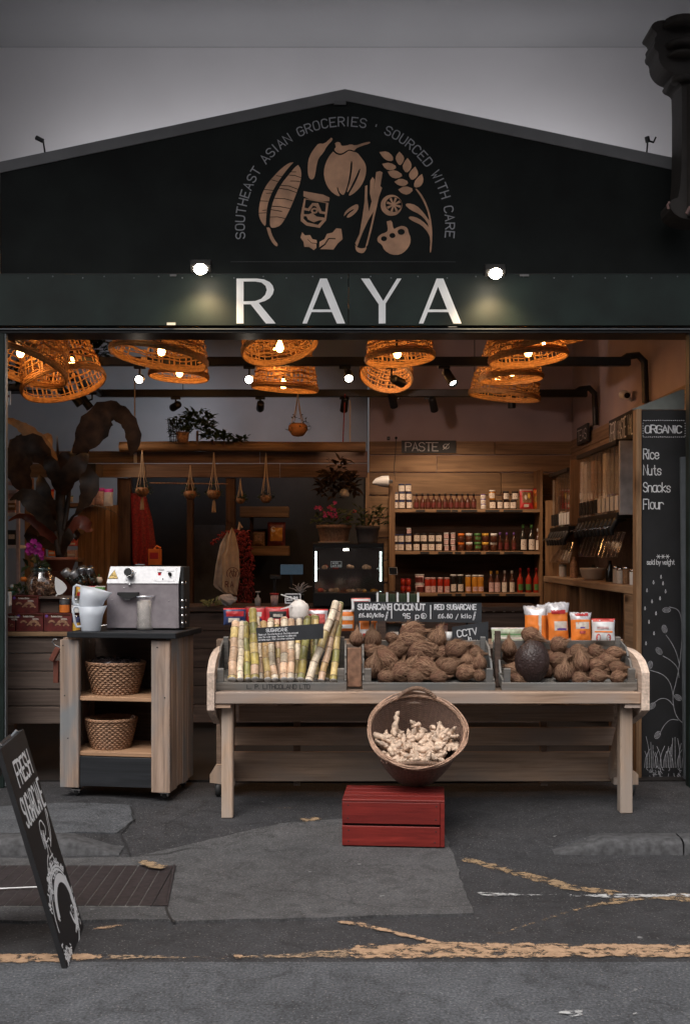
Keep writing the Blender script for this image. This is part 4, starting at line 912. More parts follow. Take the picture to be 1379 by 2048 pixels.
# ------------------------------------------------------------------ packets (pillow bags)
def packet(name, label, c, w, h, t, mats, bands=(), rz=0, tilt=-8, seed=1, group=None, cat='packet', fin=.09, neck=None):
    """c = base centre; mats = (body, fin); bands = (u0,u1,v0,v1,mat[,round])"""
    o = thing(name, label, cat, c, 0, group); rnd = random.Random(seed); Rm = Matrix.Rotation(R(rz), 4, 'Z') @ Matrix.Rotation(R(tilt), 4, 'X')
    of = Vector((seed*3.1, seed*1.7, 0))
    def f(u, v, side, off=0):
        x = (u-.5)*w; z = v*h; e = (1-abs(2*u-1)**2.6)*(1-abs(2*v-1)**3.2)
        b = t/2*max(0, e)**.6
        wr = noise.noise(Vector((u*5, v*5, 0))+of)*.10*t+noise.noise(Vector((u*14, v*9, 3))+of)*.06*t
        wf = noise.noise(Vector((u*9, 9, v*2))+of)*t*.25*(max(0, abs(v-.5)-.40)*10)
        nk = 1-.10*(1-e)*0
        if neck and v > neck: nk = 1+(v-neck)*.55; z -= abs(noise.noise(Vector((u*11,2,1))+of))*h*.10*(v-neck)/(1-neck)
        sd = 1-.05*math.sin(v*math.pi)
        return c+(Rm @ Vector((x*nk*sd, side*(b+wr*e+off)+wf, z)))
    n, m_ = 14, 18
    for lo, hi, nm, mt in ((0, 1-fin, 'bag', mats[0]), (1-fin, 1, 'seal', mats[1])):
        mb = MB(); k = m_ if nm == 'bag' else 4
        for sd in (-1, 1):
            vs = [f(i/n, lo+(hi-lo)*j/k, sd) for j in range(k+1) for i in range(n+1)]
            mb.add(vs, [(j*(n+1)+i, j*(n+1)+i+1, (j+1)*(n+1)+i+1, (j+1)*(n+1)+i) for j in range(k) for i in range(n)], True)
        mb.build(nm, M[mt], o)
    for bi, bd in enumerate(bands):
        u0, u1, v0, v1, mt = bd[:5]; mb = MB(); a = 10; off = .0012+.0006*bi
        if len(bd) > 5:
            q = [f((u0+u1)/2+(u1-u0)/2*math.cos(R(i*20))*1, (v0+v1)/2+(v1-v0)/2*math.sin(R(i*20)), -1, off) for i in range(18)]
            q.append(f((u0+u1)/2, (v0+v1)/2, -1, off)); mb.add(q, [(i, (i+1) % 18, 18) for i in range(18)], True)
        else:
            vs = [f(u0+(u1-u0)*i/a, v0+(v1-v0)*j/a, -1, off) for j in range(a+1) for i in range(a+1)]
            mb.add(vs, [(j*(a+1)+i, j*(a+1)+i+1, (j+1)*(a+1)+i+1, (j+1)*(a+1)+i) for j in range(a) for i in range(a)], True)
        mb.build('print', M[mt], o)
    return o, f
def pk(name, label, x, ybase, wpx, hpx, Y, t, mats, bands=(), **k):
    s = sc(Y); return packet(name, label, P(x, ybase, Y), wpx*s, hpx*s, t, mats, bands, **k)
g_ = 'packets on the back shelves'
pk('snack_packet', 'red-framed packet standing at the right end of the top shelf', 1053, 1018, 28, 40, Yf+.12, .05, ('red2','labp'), [(.15,.85,.3,.85,'grain'),(.25,.6,.08,.22,'lab'),(.3,.5,.45,.7,'lab',1),(.55,.75,.5,.8,'yellow',1)], rz=8, seed=3)
pk('snack_packet', 'orange packet leaning behind the red-framed packet on the top shelf', 1074, 1018, 18, 42, Yf+.2, .05, ('orange','red2'), [(.2,.8,.3,.6,'yellow')], rz=-20, seed=5)

# ================================================================== RIGHT WALL
XP = 2.30                                         # plank band on the right wall
def wpt(px, Y, X): return X
def wallbox(X0, X1, Y0, Y1, z0, z1, mat, name, parent, b=.002): return B(X0, X1, Y0, Y1, z0, z1, b).build(name, mat, parent)
zt_ = P(0,882,YB-.03).z; z2 = P(0,908,YB-.03).z; z3 = P(0,944,YB-.03).z
ya = 7.2
for i, (za, zb_) in enumerate(((zt_, z2), (z2, z3), (z3, P(0,990,YB).z))):
    for y0, y1 in (((ya, 9.3), (9.3, YB-.03)) if i != 1 else ((ya, 10.1), (10.1, YB-.03))):
        wallbox(XP+.035, XW-.001, y0+.002, y1-.002, zb_+.002, za-.002, M['planky'], 'plank', wr)
# signs on the band: ZERO WASTE WALL and a smaller one further back
def side_sign(label, px0, px1, z0, z1, X, txt, hh, lw):
    Ya, Yb_ = X*FPX/(px0-CX), X*FPX/(px1-CX)      # far, near
    t = thing('sign_board', label, 'sign', (X, (Ya+Yb_)/2, z0)); B(X, X+.02, Yb_, Ya, z0, z1, .001).build('board', M['slate'], t)
    def fn(a, b, d): return Vector((X-d, Ya-a, z0+b))
    m = MB(); n = Vector((-1,0,0)); w = Ya-Yb_
    tot = sum(adv(c, .16) for c in txt)
    text(m, txt, fn, .03, (z1-z0-hh)/2, hh, lw, n, ws=(w-.05)/(tot*hh), sp=.16, jit=.06)
    stuff(m.build('lettering', M['chalk'], t))
zc = lambda py, px, X: CH+(HY-py)*(X*FPX/(px-CX))/FPX
side_sign('dark sign lettered ZERO WASTE WALL above the grain dispensers', 1217, 1271, zc(895,1217,2.29), zc(842,1217,2.29), 2.29, 'ZERO WASTE WALL', .155, .013)
side_sign('small dark lettered sign on the plank band beyond the ZERO WASTE WALL sign', 1153, 1174, zc(892,1153,2.29), zc(857,1153,2.29), 2.29, 'TEAS', .10, .010)
# counter unit along the right wall
XU = 1.98; Zs = 1.264; ru = thing('wall_unit', 'wooden wall unit with cubbies under the grain dispensers on the right wall', 'cabinet', (2.1, 9, .08))
B(XU, XW-.003, 7.42, 11.0, Zs-.055, Zs, .004).build('counter_top', M['planky'], ru)
B(XU-.0, XU+.03, 7.42, 7.80, .08, Zs-.057, .003).build('front_panel', M['planky'], ru)
for Yd in (7.82, 9.30, 9.9, 11.0): B(XU+.005, XW-.003, Yd, Yd+.03, .08, Zs-.057, .002).build('divider', M['plankz'], ru)
B(XU+.01, XW-.003, 7.45, 11.0, .62, .65, .002).build('shelf', M['planky'], ru)
B(XU+.012, XU+.04, 9.93, 10.99, .08, Zs-.06, .002).build('panel', M['plankz'], ru)
B(XW-.03, XW-.004, 7.3, 11.0, .08, Zs-.06, 0).build('back_panel', M['dplank'], ru)
B(XW-.03, XW-.004, 7.6, 11.0, Zs+.01, 2.45, 0).build('back_panel', M['dplank'], ru)
B(XU+.02, XW-.032, 10.98, 11.01, Zs, 2.02, .002).build('end_panel', M['plankz'], ru)
B(XU+.03, XW-.032, 9.83, 9.86, 1.75, 2.33, .002).build('end_panel', M['plankz'], ru)
B(2.035, XW-.032, 8.16, 8.19, 1.78, 2.33, .002).build('end_panel', M['palegrey'], ru)
pw = MB().box(2.19, 2.25, 7.9, 7.96, Zs, 1.6, .003).build('prop_post', M['plankz'], ru)
# gravity dispensers: clear tubes of grain with black spouts
def dispenser(label, Y0, Y1, n, zt0, zb0, seed):
    t = thing('grain_dispenser', label, 'dispenser', (2.1, (Y0+Y1)/2, zb0)); rnd = random.Random(seed); st = (Y1-Y0)/n
    B(2.02, 2.32, Y0, Y1, zt0, zt0+.035, .003).build('top_rail', M['black'], t)
    B(2.03, 2.30, Y0, Y1, zb0-.045, zb0, .003).build('base_rail', M['black'], t)
    for i in range(n):
        y = Y0+st*(i+.5); w = st*.40; full = rnd.choice([.28,.3,.95,.6,.28,.9])
        B(2.045, 2.26, y-w, y+w, zb0, zt0, .004).build('tube', M['glass'], t)
        gm = rnd.choice(['grain','wick','dgr','cream','lab'])
        B(2.052, 2.25, y-w+.004, y+w-.004, zb0+.002, zb0+(zt0-zb0)*full, .003).build('filling', M[gm], t)
        B(2.040, 2.044, y-w*.9, y+w*.9, zb0+.02, zb0+.13, 0).build('tube_label', M['paper' if i < n*.45 else 'blackmat'], t)
        m = MB(); m.tube([(2.10,y,zb0-.03),(2.04,y,zb0-.06),(2.00,y,zb0-.13),(2.01,y,zb0-.17)], [.03,.03,.024,.02], 8); m.build('spout', M['black'], t)
        MB().tube([(2.0,y,zb0-.10),(1.95,y,zb0-.12)], .006, 6).build('handle', M['chrome'], t)
        MB().cbox(Matrix.Translation((2.06,y,zb0-.24)) @ Matrix.Rotation(R(18),4,'Y'), (.012,st*.34,.10), .003).build('chute', M['glass'], t)
    return t
M['dgr'] = plain('dark_beans', (.05,.025,.018), .5, var=.6, s=90)
dispenser('nearer grain dispenser with ten clear tubes and black spouts', 8.22, 9.62, 10, 2.31, 1.80, 2)
dispenser('farther grain dispenser of narrow clear tubes by the jar shelves', 10.02, 10.92, 7, 2.24, 1.74, 6)
# things on the wall counter (base z = Zs)
def lathed(name, label, cat, px, X, r, prof, mat, extra=None, group=None, n=16, z=None, Y=None, ell=1):
    Y = Y if Y else X*FPX/(px-CX); X = X if X is not None else (px-CX)*Y/FPX; z = Zs if z is None else z
    t = thing(name, label, cat, (X, Y, z), 0, group)
    MB().lathe([(a*r, b) for a, b in prof], n, Matrix.Translation((X,Y,z)), ell=ell).build('body', M[mat], t)
    if extra:
        for (nm, pr, mt) in extra: MB().lathe([(a*r, b) for a, b in pr], n, Matrix.Translation((X,Y,z)), ell=ell).build(nm, M[mt], t)
    return t
cyl = lambda h: [(0,0),(.94,0),(1,.006),(1,h-.006),(.94,h),(0,h)]
lathed('canister', 'white canister with a steel lid on the wall counter, farthest from the street', 'canister', 1125, 2.12, .035, cyl(.10), 'whitep', [('lid',[(0,.1),(1.04,.1),(1.04,.118),(0,.118)],'steel')])
lathed('bottle', 'tan stoneware bottle on the wall counter beside the white canister', 'bottle', 1147, 2.12, .036, [(0,0),(.95,0),(1,.01),(1,.12),(.8,.15),(.4,.17),(.38,.195),(0,.195)], 'wick')
lathed('bowl', 'wide cream stoneware crock on the wall counter below the nearer dispenser', 'bowl', 1186, 2.13, .115, [(0,0),(.7,0),(.85,.02),(1,.085),(1.02,.09),(1.02,.10),(.92,.105),(0,.105)], 'cream', [('lid',[(0,.13),(.12,.13),(.14,.11),(.95,.106),(.9,.104),(0,.104)],'dglass')])
lathed('bottle', 'dark glass bottle on the wall counter right of the crock', 'bottle', 1219, 2.13, .034, [(0,0),(.95,0),(1,.01),(1,.10),(.45,.14),(.4,.17),(0,.17)], 'darkglass')
for i, (px, h) in enumerate([(1232,.11),(1240,.10),(1252,.11),(1266,.095),(1274,.09)]):
    lathed('storage_jar', 'small lidded glass jar on the near end of the wall counter, %s of five' % nth(i,5), 'jar', px, 2.09, .028, cyl(h), ['cream','lab','grain','whitep','lab'][i], [('lid',[(0,h),(1.03,h),(1.03,h+.016),(.6,h+.022),(0,h+.022)],'chrome')], 'storage jars on the wall counter')
# CCTV dome
c = P(1252,793,0.0001*0+2.30*FPX/(1252-CX)); t = thing('security_camera', 'small white bullet security camera on the right wall above the sign', 'camera', c)
m = MB(); m.tube([c+Vector((-.02,-.10,-.005)), c+Vector((-.02,.03,.02))], [.034,.036], 14); m.build('housing', M['whitep'], t)
MB().tube([c+Vector((-.02,-.104,-.006)), c+Vector((-.02,-.1005,-.005))], .024, 14).build('lens', M['darkglass'], t)
MB().tube([c+Vector((-.01,.0,.0)), c+Vector((.05,.02,-.03))], .012, 8).build('bracket', M['whitep'], t)

# ------------------------------------------------------------------ front right: stud and the tall ORGANIC chalkboard
YO = 7.05
t = thing('menu_chalkboard', 'tall black chalkboard lettered ORGANIC, Rice, Nuts, Snacks, Flour with chalk plants', 'chalkboard', P(1326,1575,YO))
pbox(1283, 820, 1371, 1577, YO, .02, .002).build('board', M['board'], t)
yy = YO-.0005
def fx(m):
    pxtext(m, 'ORGANIC', 1289, 866, 15, yy, 1.9, ws=1.0, sp=.10, jit=.05)
    pxtext(m, 'ORGANIC', 1290.2, 866, 15, yy-.0006, .9, ws=1.0, sp=.10, jit=.05)
    for s_, y in (('Rice',918),('Nuts',950),('Snacks',984),('Flour',1018)): pxtext(m, s_, 1286, y, 19, yy, 1.9, ws=.60, sp=.14, jit=.05)
    pxtext(m, 'sold by weight', 1293, 1129, 9.5, yy, 1.1, ws=.60, sp=.12, jit=.07)
    for y in (841,874): pxstroke(m, [[(1286+i*4.2, y+random.uniform(-.6,.6)), (1287.6+i*4.2, y)] for i in range(20)], yy, 1.2)
    for x in (1285,1369): pxstroke(m, [[(x, 846+i*5), (x, 847.6+i*5)] for i in range(6)], yy, 1.1)
    for cx_ in (1316,1325,1334): pxstroke(m, [[(cx_-4*math.cos(R(a)), 1113-4*math.sin(R(a))), (cx_+4*math.cos(R(a)), 1113+4*math.sin(R(a)))] for a in (0,60,120)], yy, .9)
    drops = [(1321,1155),(1306,1166),(1325,1168),(1293,1182),(1330,1184),(1319,1198),(1303,1204),(1289,1218),(1311,1228),(1297,1245),(1307,1268),(1291,1288)]
    pxstroke(m, [[(x,y-5),(x-1.3,y),(x,y+2),(x+1.3,y),(x,y-5)] for x,y in drops], yy, .9)
lettering(t, fx)
def fd(m):
    st = lambda p, w=1.3: pxstroke(m, [chaikin(q, 2) for q in p], yy, w)
    st([[(1369,1450),(1352,1435),(1345,1410),(1345,1385),(1350,1370),(1358,1330),(1363,1280),(1362,1235),(1355,1218),(1338,1214)],
        [(1345,1390),(1340,1365),(1325,1348),(1298,1340)],[(1357,1355),(1355,1335),(1340,1320),(1325,1312)],[(1358,1330),(1352,1305),(1342,1285),(1331,1270)],
        [(1345,1410),(1335,1398),(1320,1396),(1308,1405)],[(1355,1440),(1340,1438),(1327,1450),(1318,1468)]])
    for (x, y, a) in ((1332,1220,0),(1328,1258,75),(1317,1302,50),(1299,1330,100),(1303,1412,140),(1355,1395,35),(1314,1470,120)):
        ca, sa = math.cos(R(a)), math.sin(R(a)); e = [(x+8*math.cos(R(k))*ca-5*math.sin(R(k))*sa, y+8*math.cos(R(k))*sa+5*math.sin(R(k))*ca) for k in range(0,361,30)]
        pxstroke(m, [e]+[[(x+(k)*ca-3*sa, y+k*sa+3*ca),(x+k*ca+3*sa, y+k*sa-3*ca)] for k in (-5,-3,-1,1,3,5)], yy, 1.0)
    rnd = random.Random(8)
    for i in range(24):
        x = 1288+i*3.4; l = rnd.uniform(30,62); b = rnd.uniform(-12,12); st([[(x,1535),(x+b*.2,1535-l*.6),(x+b,1535-l)]], 1.1)
    for i in range(60):
        x = rnd.uniform(1287,1368); y = rnd.uniform(1530,1565); st([[(x,y),(x+rnd.uniform(-4,4),y+rnd.uniform(2,6)),(x+rnd.uniform(-2,5),y+rnd.uniform(3,9))]], 1.1)
lettering(t, fd, 'chalk_drawing', 'chalkdim')
st_ = thing('door_stud', 'pale upright timber stud left of the tall chalkboard', 'post', P(1277,1577,YO)); pbox(1272, 818, 1282.5, 1577, YO-.03, .09).build('timber', M['bench' if 0 else 'plankz'], st_)
t = thing('cover_board', 'pale sage board slanting over the top of the tall chalkboard', 'board', P(1320,820,YO))
q = [(1262,819),(1362,779),(1368,779),(1368,819)]
MB().prism([(P(x,y,YO+.02).x, P(x,y,YO+.02).z) for x, y in q], lambda x, z, tt: Vector((x, YO+.02+.02*tt, z))).build('board', M['greenish'], t)
t = thing('metal_bar', 'long grey metal bar leaning against the right door frame', 'bar', P(1370,1577,6.95))
q = [(1361,914),(1374,913),(1378,1577),(1368,1577)]
MB().prism([(P(x,y,6.98).x, P(x,y,6.98).z) for x, y in q], lambda x, z, tt: Vector((x, 6.98+.03*tt, z))).build('bar', M['galv'], t)

# ================================================================== BACK LEFT AND MIDDLE
# header log and planks
Yh = 10.4
hd = thing('canopy_beam', 'wooden canopy beam with a round log and planks over the dark back counter', 'beam', P(480,955,Yh))
MB().tube([P(240,894,Yh-.1), P(400,892,Yh-.1), P(600,894,Yh-.1), P(731,894,Yh-.1)], .048, 14).build('log', M['plank'], hd)
rnd = random.Random(12)
for (y0, y1, xs_) in ((902,926,(-70,160,272,520,735)),(927,955,(-70,205,292,560,735))):
    for a, b in zip(xs_[:-1], xs_[1:]): pbox(a+.5, y0+.4, b-.5, y1-.4, Yh+rnd.uniform(0,.006), .04).build('plank', M['dpl2'] if a > 260 else M['back'], hd)
for x in (1,):
    pbox(268, 905, 274, 925, Yh-.012, .01, 0).build('white_bracket', M['whitep'], hd)
for x0, x1 in ((235,262),(374,386),(452,470)):
    pbox(x0, 956, x1, 1265, Yh+.03, .10, .004).build('post', M['dplankz'], hd)
t = sign('dark sign reading NOODLES half hidden by the large-leaved plant', 93, 927, 192, 948, Yh-.02)
lettering(t, lambda m: pxtext(m, 'NOODLES', 96, 944, 13, Yh-.021, 1.2, sp=.12, ws=1.0), mat='chalkdim')
t = thing('curtain_rail', 'thin brass rail below the canopy beam', 'rail', P(400,967,Yh+.0)); MB().tube([P(300,966,Yh), P(456,968,Yh)], .006, 6).build('rail', M['wick'], t)
# near-black sheet: the shade of the doorway openings is put into its colour
dk = struct(B(P(262,0,11.3).x, P(737,0,11.3).x, 11.30, 11.36, .08, P(0,955,11.3).z, 0).build('dark_opening_sheet', plain('opening_black', (.012,.011,.011), .7)))
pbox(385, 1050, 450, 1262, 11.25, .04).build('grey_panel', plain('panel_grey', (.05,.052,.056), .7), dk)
# door of vertical planks at the left
t = thing('plank_door', 'door of warm vertical planks behind the large-leaved plant', 'door', P(195,1262,10.2))
for i in range(6):
    a = 156+i*13.3; pbox(a+.3, 1012+rnd.uniform(-2,2), a+12.9, 1262, 10.2+rnd.uniform(0,.01), .03).build('plank', M['plankz'], t)
# left shelf with purple-topped bags
ls = thing('left_shelves', 'wooden shelves with packets on the left behind the plant', 'shelves', P(90,1140,10.0))
pbox(50, 955, 62, 1262, 9.2, .10).build('upright', M['plankz'], ls)
for y in (1006, 1060, 1116): pbox(58, y, 158, y+8, 10.0, .3).build('shelf', M['back'], ls)
for i, (x, y, w, h, mt, b2, lab) in enumerate([(180,1012,20,36,'labp','magenta','pale bag with a purple top left of the others'),(199,1012,19,37,'labp','magenta','pale bag with a purple top, middle of three'),(217,1012,19,35,'film','magenta','clear bag with a purple top, rightmost of three'),(100,1004,17,26,'orange','red2','orange packet on the left shelf behind the leaves'),(140,1004,14,13,'lab','greenp','small round white and green tub on the left shelf')]):
    pk('snack_packet', lab, x, y, w, h, 10.1, .05, (mt, b2), [(.1,.9,.78,.9,b2)], seed=20+i, fin=.2, group='packets on the left shelves')
for i, (x, y, w, h, mt) in enumerate([(96,1058,12,12,'lab'),(136,1058,14,14,'redm'),(142,1092,22,14,'redm'),(104,1112,13,18,'orange'),(82,1114,12,24,'red2'),(142,1114,20,14,'labp')]):
    M.setdefault('redm', M['red2'])
    t = thing('small_carton', 'small printed carton on the left shelves, %s' % ['on the middle board far left','on the middle board by the stem','with red and white print beside the plank door','orange, low, behind the magenta flowers','red, low, left of the plant stem','pale pink, low, right of the plant stem'][i], 'carton', P(x,y,9.95), 0, 'cartons on the left shelves')
    pbox(x-w/2, y-h, x+w/2, y, 9.9, .08, .002).build('box', M[mt], t)
    pbox(x-w*.4, y-h*.45, x+w*.4, y-h*.2, 9.898, .002, 0).build('print', M['paper'], t)
# pale frame at far left
fr = thing('white_rack', 'narrow pale metal rack against the left edge of the opening', 'rack', P(28,1262,8.2))
pbox(33, 950, 39, 1190, 8.1, .03).build('upright', M['pinkw'], fr)
for y, mt in ((945,'pinkw'),(962,'pinkw'),(980,'pinkw'),(1025,'whitep'),(1090,'whitep')): pbox(14, y, 36, y+7, 8.11, .25).build('rack_shelf', M[mt], fr)
for i, (y, h, mt) in enumerate(((1025,38,'labp'),(1090,30,'slate'),(1020,14,'grain'))):
    t = thing('stock_box', 'dim box on the pale rack, %s' % ['upper','lower','small brown one'][i], 'box', P(24,y,8.3)); pbox(16, y-h, 32, y, 8.25-.01*i, .1).build('box', M[mt], t); pbox(18, y-h*.7, 30, y-h*.4, 8.247-.01*i, .002, 0).build('print', M['lab'], t)
t = thing('notice', 'small white notice on the left door frame near the rail', 'notice', P(18,811,7.0)); pbox(14, 782, 22, 810, 7.0, .01, .001).build('sheet', M['paper'], t); pbox(16, 790, 20, 795, 6.999, .0008, 0).build('print', M['skin'], t)
t = thing('wall_box', 'small white box fixed to the left door frame at counter height', 'box', P(14,1212,6.95)); pbox(10.5, 1184, 20, 1212, 6.86, .05, .004).build('case', M['whitep'], t); pbox(12.5, 1190, 17, 1196, 6.857, .003, 0).build('print', M['galv'], t)
t = thing('hanging_foliage', 'dark green foliage behind the left woven lamps', 'plant', P(185,700,9.9)); bush(t, P(185,715,9.9), .14, .30, 160, 'leafg', 71, .05); MB().tube([P(185,715,9.9), P(185,640,9.9)], .004, 5).build('cord', M['black'], t)
t = thing('hanging_foliage', 'dark green foliage at the left edge under the woven lamps', 'plant', P(35,740,9.9)); bush(t, P(30,765,9.9), .16, .20, 120, 'leafg', 72, .05); MB().tube([P(35,760,9.9), P(35,640,9.9)], .004, 5).build('cord', M['black'], t)
t = thing('wall_duct', 'pale horizontal duct end at the upper left of the back wall', 'duct', P(40,780,10.6)); pbox(-60, 767, 48, 779, 10.6, .2, .004).build('duct', M['galv'], t); pbox(-60, 779.5, 95, 782, 10.6, .2, .002).build('ledge', M['black'], t)
# small floating shelves in the middle
t = thing('wall_shelf', 'pair of short timber shelves by the tote bags', 'shelf', P(530,1110,10.9))
pbox(480, 1013, 577, 1034, 10.9, .2).build('shelf', M['plank'], t); pbox(498, 1092, 578, 1111, 10.9, .2).build('shelf', M['plank'], t)
pbox(500, 1034, 506, 1092, 11.0, .1).build('support', M['dplankz'], t)
pk('snack_packet', 'glossy packet of dried snacks lit on the small middle shelf', 553, 1092, 36, 48, 10.95, .07, ('skin','skin'), [(.15,.85,.2,.75,'yelsauce'),(.2,.45,.55,.8,'lab',1)], seed=31)
pk('snack_packet', 'dim brown packet beside the glossy one on the small middle shelf', 517, 1092, 26, 30, 10.95, .06, ('grain','brown'), [(.2,.8,.3,.7,'wick')], seed=32)

# ---- back-middle counter (dark) with till, chiller, bags
bc = thing('back_counter', 'dark timber counter across the back middle of the shop', 'counter', P(560,1400,8.9))
B(P(365,0,9.0).x, P(1080,0,9.0).x, 8.9, 9.5, P(0,1213,8.9).z-.04, P(0,1213,8.9).z, .003).build('counter_top', M['dplank'], bc)
zc0 = P(0,1213,8.9).z-.045
k = 0; z = zc0
while z > .2:
    B(P(300,0,8.9).x, P(1080,0,8.9).x, 8.93, 8.97, z-.148, z-.003, .002).build('plank', M['dplank'], bc); z -= .15
zc_ = zc0+.045
ch = thing('display_chiller', 'black glass display chiller with lit strips down both sides under the flower pots', 'display fridge', P(697,1210,8.85))
Y_ = 8.85; 
pbox(626, 1086, 768, 1096, Y_, .5, .004).build('top', M['black'], ch); pbox(626, 1186, 768, 1213, Y_, .5, .004).build('base', M['black'], ch)
pbox(626, 1096, 768, 1186, Y_+.46, .03, 0).build('back', M['blackmat'], ch)
for x in (626,764): pbox(x, 1096, x+4, 1186, Y_+.005, .03, .002).build('frame_post', M['black'], ch)
for x in (631.5,761): 
    for i in range(17): pbox(x-1.4, 1103+i*3.55, x+1.6, 1105.7+i*3.55, Y_+.03, .008, 0).build('led', M['led'], ch)
pbox(630, 1137, 764, 1139, Y_+.1, .34, 0).build('glass_shelf', M['glass'], ch)
pbox(630, 1096, 764, 1186, Y_+.003, .003, 0).build('glass_front', M['glass'], ch)
pbox(687, 1098, 697, 1101, Y_+.1, .04, .001).build('lamp', M['cool'], ch)
rnd = random.Random(77)
for i in range(26):
    top = i < 9; x = 640+rnd.random()*115; y = 1137 if top else 1185; r = rnd.uniform(4,8); Yp = Y_+rnd.uniform(.14,.3); c = P(x, y-r*.6, Yp)
    t = thing('pastry', 'small pastry on the %s of the display chiller' % ('glass shelf' if top else 'floor'), 'pastry', c, 0, 'pastries on the chiller %s' % ('shelf' if top else 'floor'))
    MB().lathe([(0,-.6*r),(.9*r,-.5*r),(r,0),(.7*r,.5*r),(0,.65*r)] if False else [(0,-.018),(.022,-.016),(.028,0),(.018,.014),(0,.019)], 10, Matrix.Translation(c) @ Matrix.Scale(rnd.uniform(.7,1.2),4)).build('crust', M[rnd.choice(['wick','yelsauce','redsauce','grain'])], t)
def card(label, x0, y0, x1, y1, Y, txt, hh, tilt=0, border=True, lw=1.0):
    t = thing('price_card', label, 'price card', P((x0+x1)/2, y1, Y)); pbox(x0, y0, x1, y1, Y, .006, .001).build('card', M['slate'], t)
    m = MB()
    if border: pxstroke(m, [[(x0+1,y0+1),(x1-1,y0+1),(x1-1,y1-1),(x0+1,y1-1),(x0+1,y0+1)]], Y-.0005, lw)
    for i, s_ in enumerate(txt): pxtext(m, s_, x0+4, y0+(y1-y0)*(.68 if len(txt) == 1 else (.42+.4*i)), hh, Y-.0005, lw, ws=.8, sp=.15, jit=.06)
    stuff(m.build('lettering', M['chalk'], t)); return t
card('small framed price card on the chiller shelf', 661, 1122, 684, 1135, Y_+.12, ['durian','puff 3.50'], 3.2, lw=.8)
card('small blank framed card hanging beside the shelf upright', 777, 1134, 795, 1150, 9.6, [], 3, lw=1.1)
zt2 = P(0,1086,Y_).z
def pot(name, label, px, Y, z, r0, r1, h, mat, flowers=None, lf='leafg', seed=1, bush_h=.16, br=1.2, saucer=False):
    X = (px-CX)*Y/FPX; t = thing(name, label, 'potted plant', (X,Y,z)); T = Matrix.Translation((X,Y,z))
    m = MB().lathe([(0,0),(r0,0),(r0*1.02,.01),(r1,h*.8),(r1*1.08,h*.82),(r1*1.08,h),(r1*.95,h),(r1*.9,h*.9),(0,h*.9)], 24, T); m.build('pot', M[mat], t)
    if saucer: MB().lathe([(0,0),(r0*1.12,0),(r0*1.2,.012),(0,.012)], 24, T).build('saucer', M['cream'], t)
    bush(t, Vector((X,Y,z+h)), r1*br, bush_h, 90, lf, seed, .035)
    if flowers:
        rnd = random.Random(seed)
        for i in range(16):
            a = rnd.random()*6.28; q = Vector((X,Y,z+h*1.0+bush_h*rnd.uniform(.3,1.1)))+Vector((math.cos(a)*r1*rnd.uniform(.1,1.25), -abs(math.sin(a))*r1*rnd.uniform(.1,1.2), 0)); f = MB()
            for k in range(5):
                b = k*1.257+rnd.random(); d = Vector((math.cos(b),-.3,math.sin(b)))*.018; leaf(f, [q, q+d*.6, q+d], [.004,.014,.006], Vector((0,-1,0)))
            f.build('flower', M[flowers], t)
    return t
pot('flower_pot', 'tan pot of bright pink flowers on the display chiller', 668, 9.05, zt2, .11, .135, .15, 'wick', 'pink', seed=3, saucer=True)
pot('flower_pot', 'darker pot of drooping green leaves on the display chiller', 735, 9.05, zt2, .08, .095, .14, 'pgrey', None, seed=4, bush_h=.17, br=1.7)
# tote bags and dried chillies
def cloth(name, label, pts, Y, mat, seed, cat, thick=.05, extra=None):
    t = thing(name, label, cat, P(*pts[0], Y)); xs_ = [p[0] for p in pts]; ys_ = [p[1] for p in pts]
    m = MB(); rnd_ = random.Random(seed)
    # silhouette rows: for each height the left and right edge
    y0, y1 = min(ys_), max(ys_); n = 22; k = 12; vs = []
    def edges(y):
        h = []
        for a, b in zip(pts, pts[1:]+pts[:1]):
            if (a[1]-y)*(b[1]-y) <= 0 and a[1] != b[1]: h.append(a[0]+(b[0]-a[0])*(y-a[1])/(b[1]-a[1]))
        return min(h), max(h)
    for sd in (-1,1):
        for j in range(n+1):
            y = y0+.01+(y1-y0-.02)*j/n; a, b = edges(y)
            for i in range(k+1):
                u = i/k; e = (1-abs(2*u-1)**3)*thick; w = .012*math.sin(u*19+seed+j*.12)*(.5+j/n)
                vs.append(P(a+(b-a)*u, y, Y)+Vector((0, sd*(e*.5)+w, 0)))
    N1 = (n+1)*(k+1)
    m.add(vs, [(s_*N1+j*(k+1)+i, s_*N1+j*(k+1)+i+1, s_*N1+(j+1)*(k+1)+i+1, s_*N1+(j+1)*(k+1)+i) for s_ in (0,1) for j in range(n) for i in range(k)], True)
    m.build('cloth', M[mat], t); return t
cloth('tote_bag', 'grey-white tote bag hanging behind the printed one', [(455,1062),(440,1090),(432,1130),(427,1172),(448,1186),(470,1186),(468,1100)], 9.9, 'cotton2', 2, 'bag')
t = cloth('tote_bag', 'beige cotton tote bag printed with a round emblem and RA', [(464,1055),(455,1075),(450,1102),(444,1110),(445,1188),(474,1190),(480,1150),(478,1100),(470,1065)], 9.75, 'cotton', 5, 'bag')
lettering(t, lambda m: (pxtext(m, 'RA', 451, 1174, 11, 9.70, 1.6, ws=.8, sp=.5), pxstroke(m, [arc(466,1147,12,150,390,12), arc(466,1149,7,120,400,8), [(461,1140),(466,1152)],[(468,1138),(467,1154)],[(474,1142),(470,1152)]], 9.70, 1.3)), 'bag_print', 'skin')
t = thing('chilli_garland', 'thick hanging garland of dark red dried chillies beside the tote bags', 'garland', P(487,1058,9.9)); m = MB(); rnd = random.Random(9)
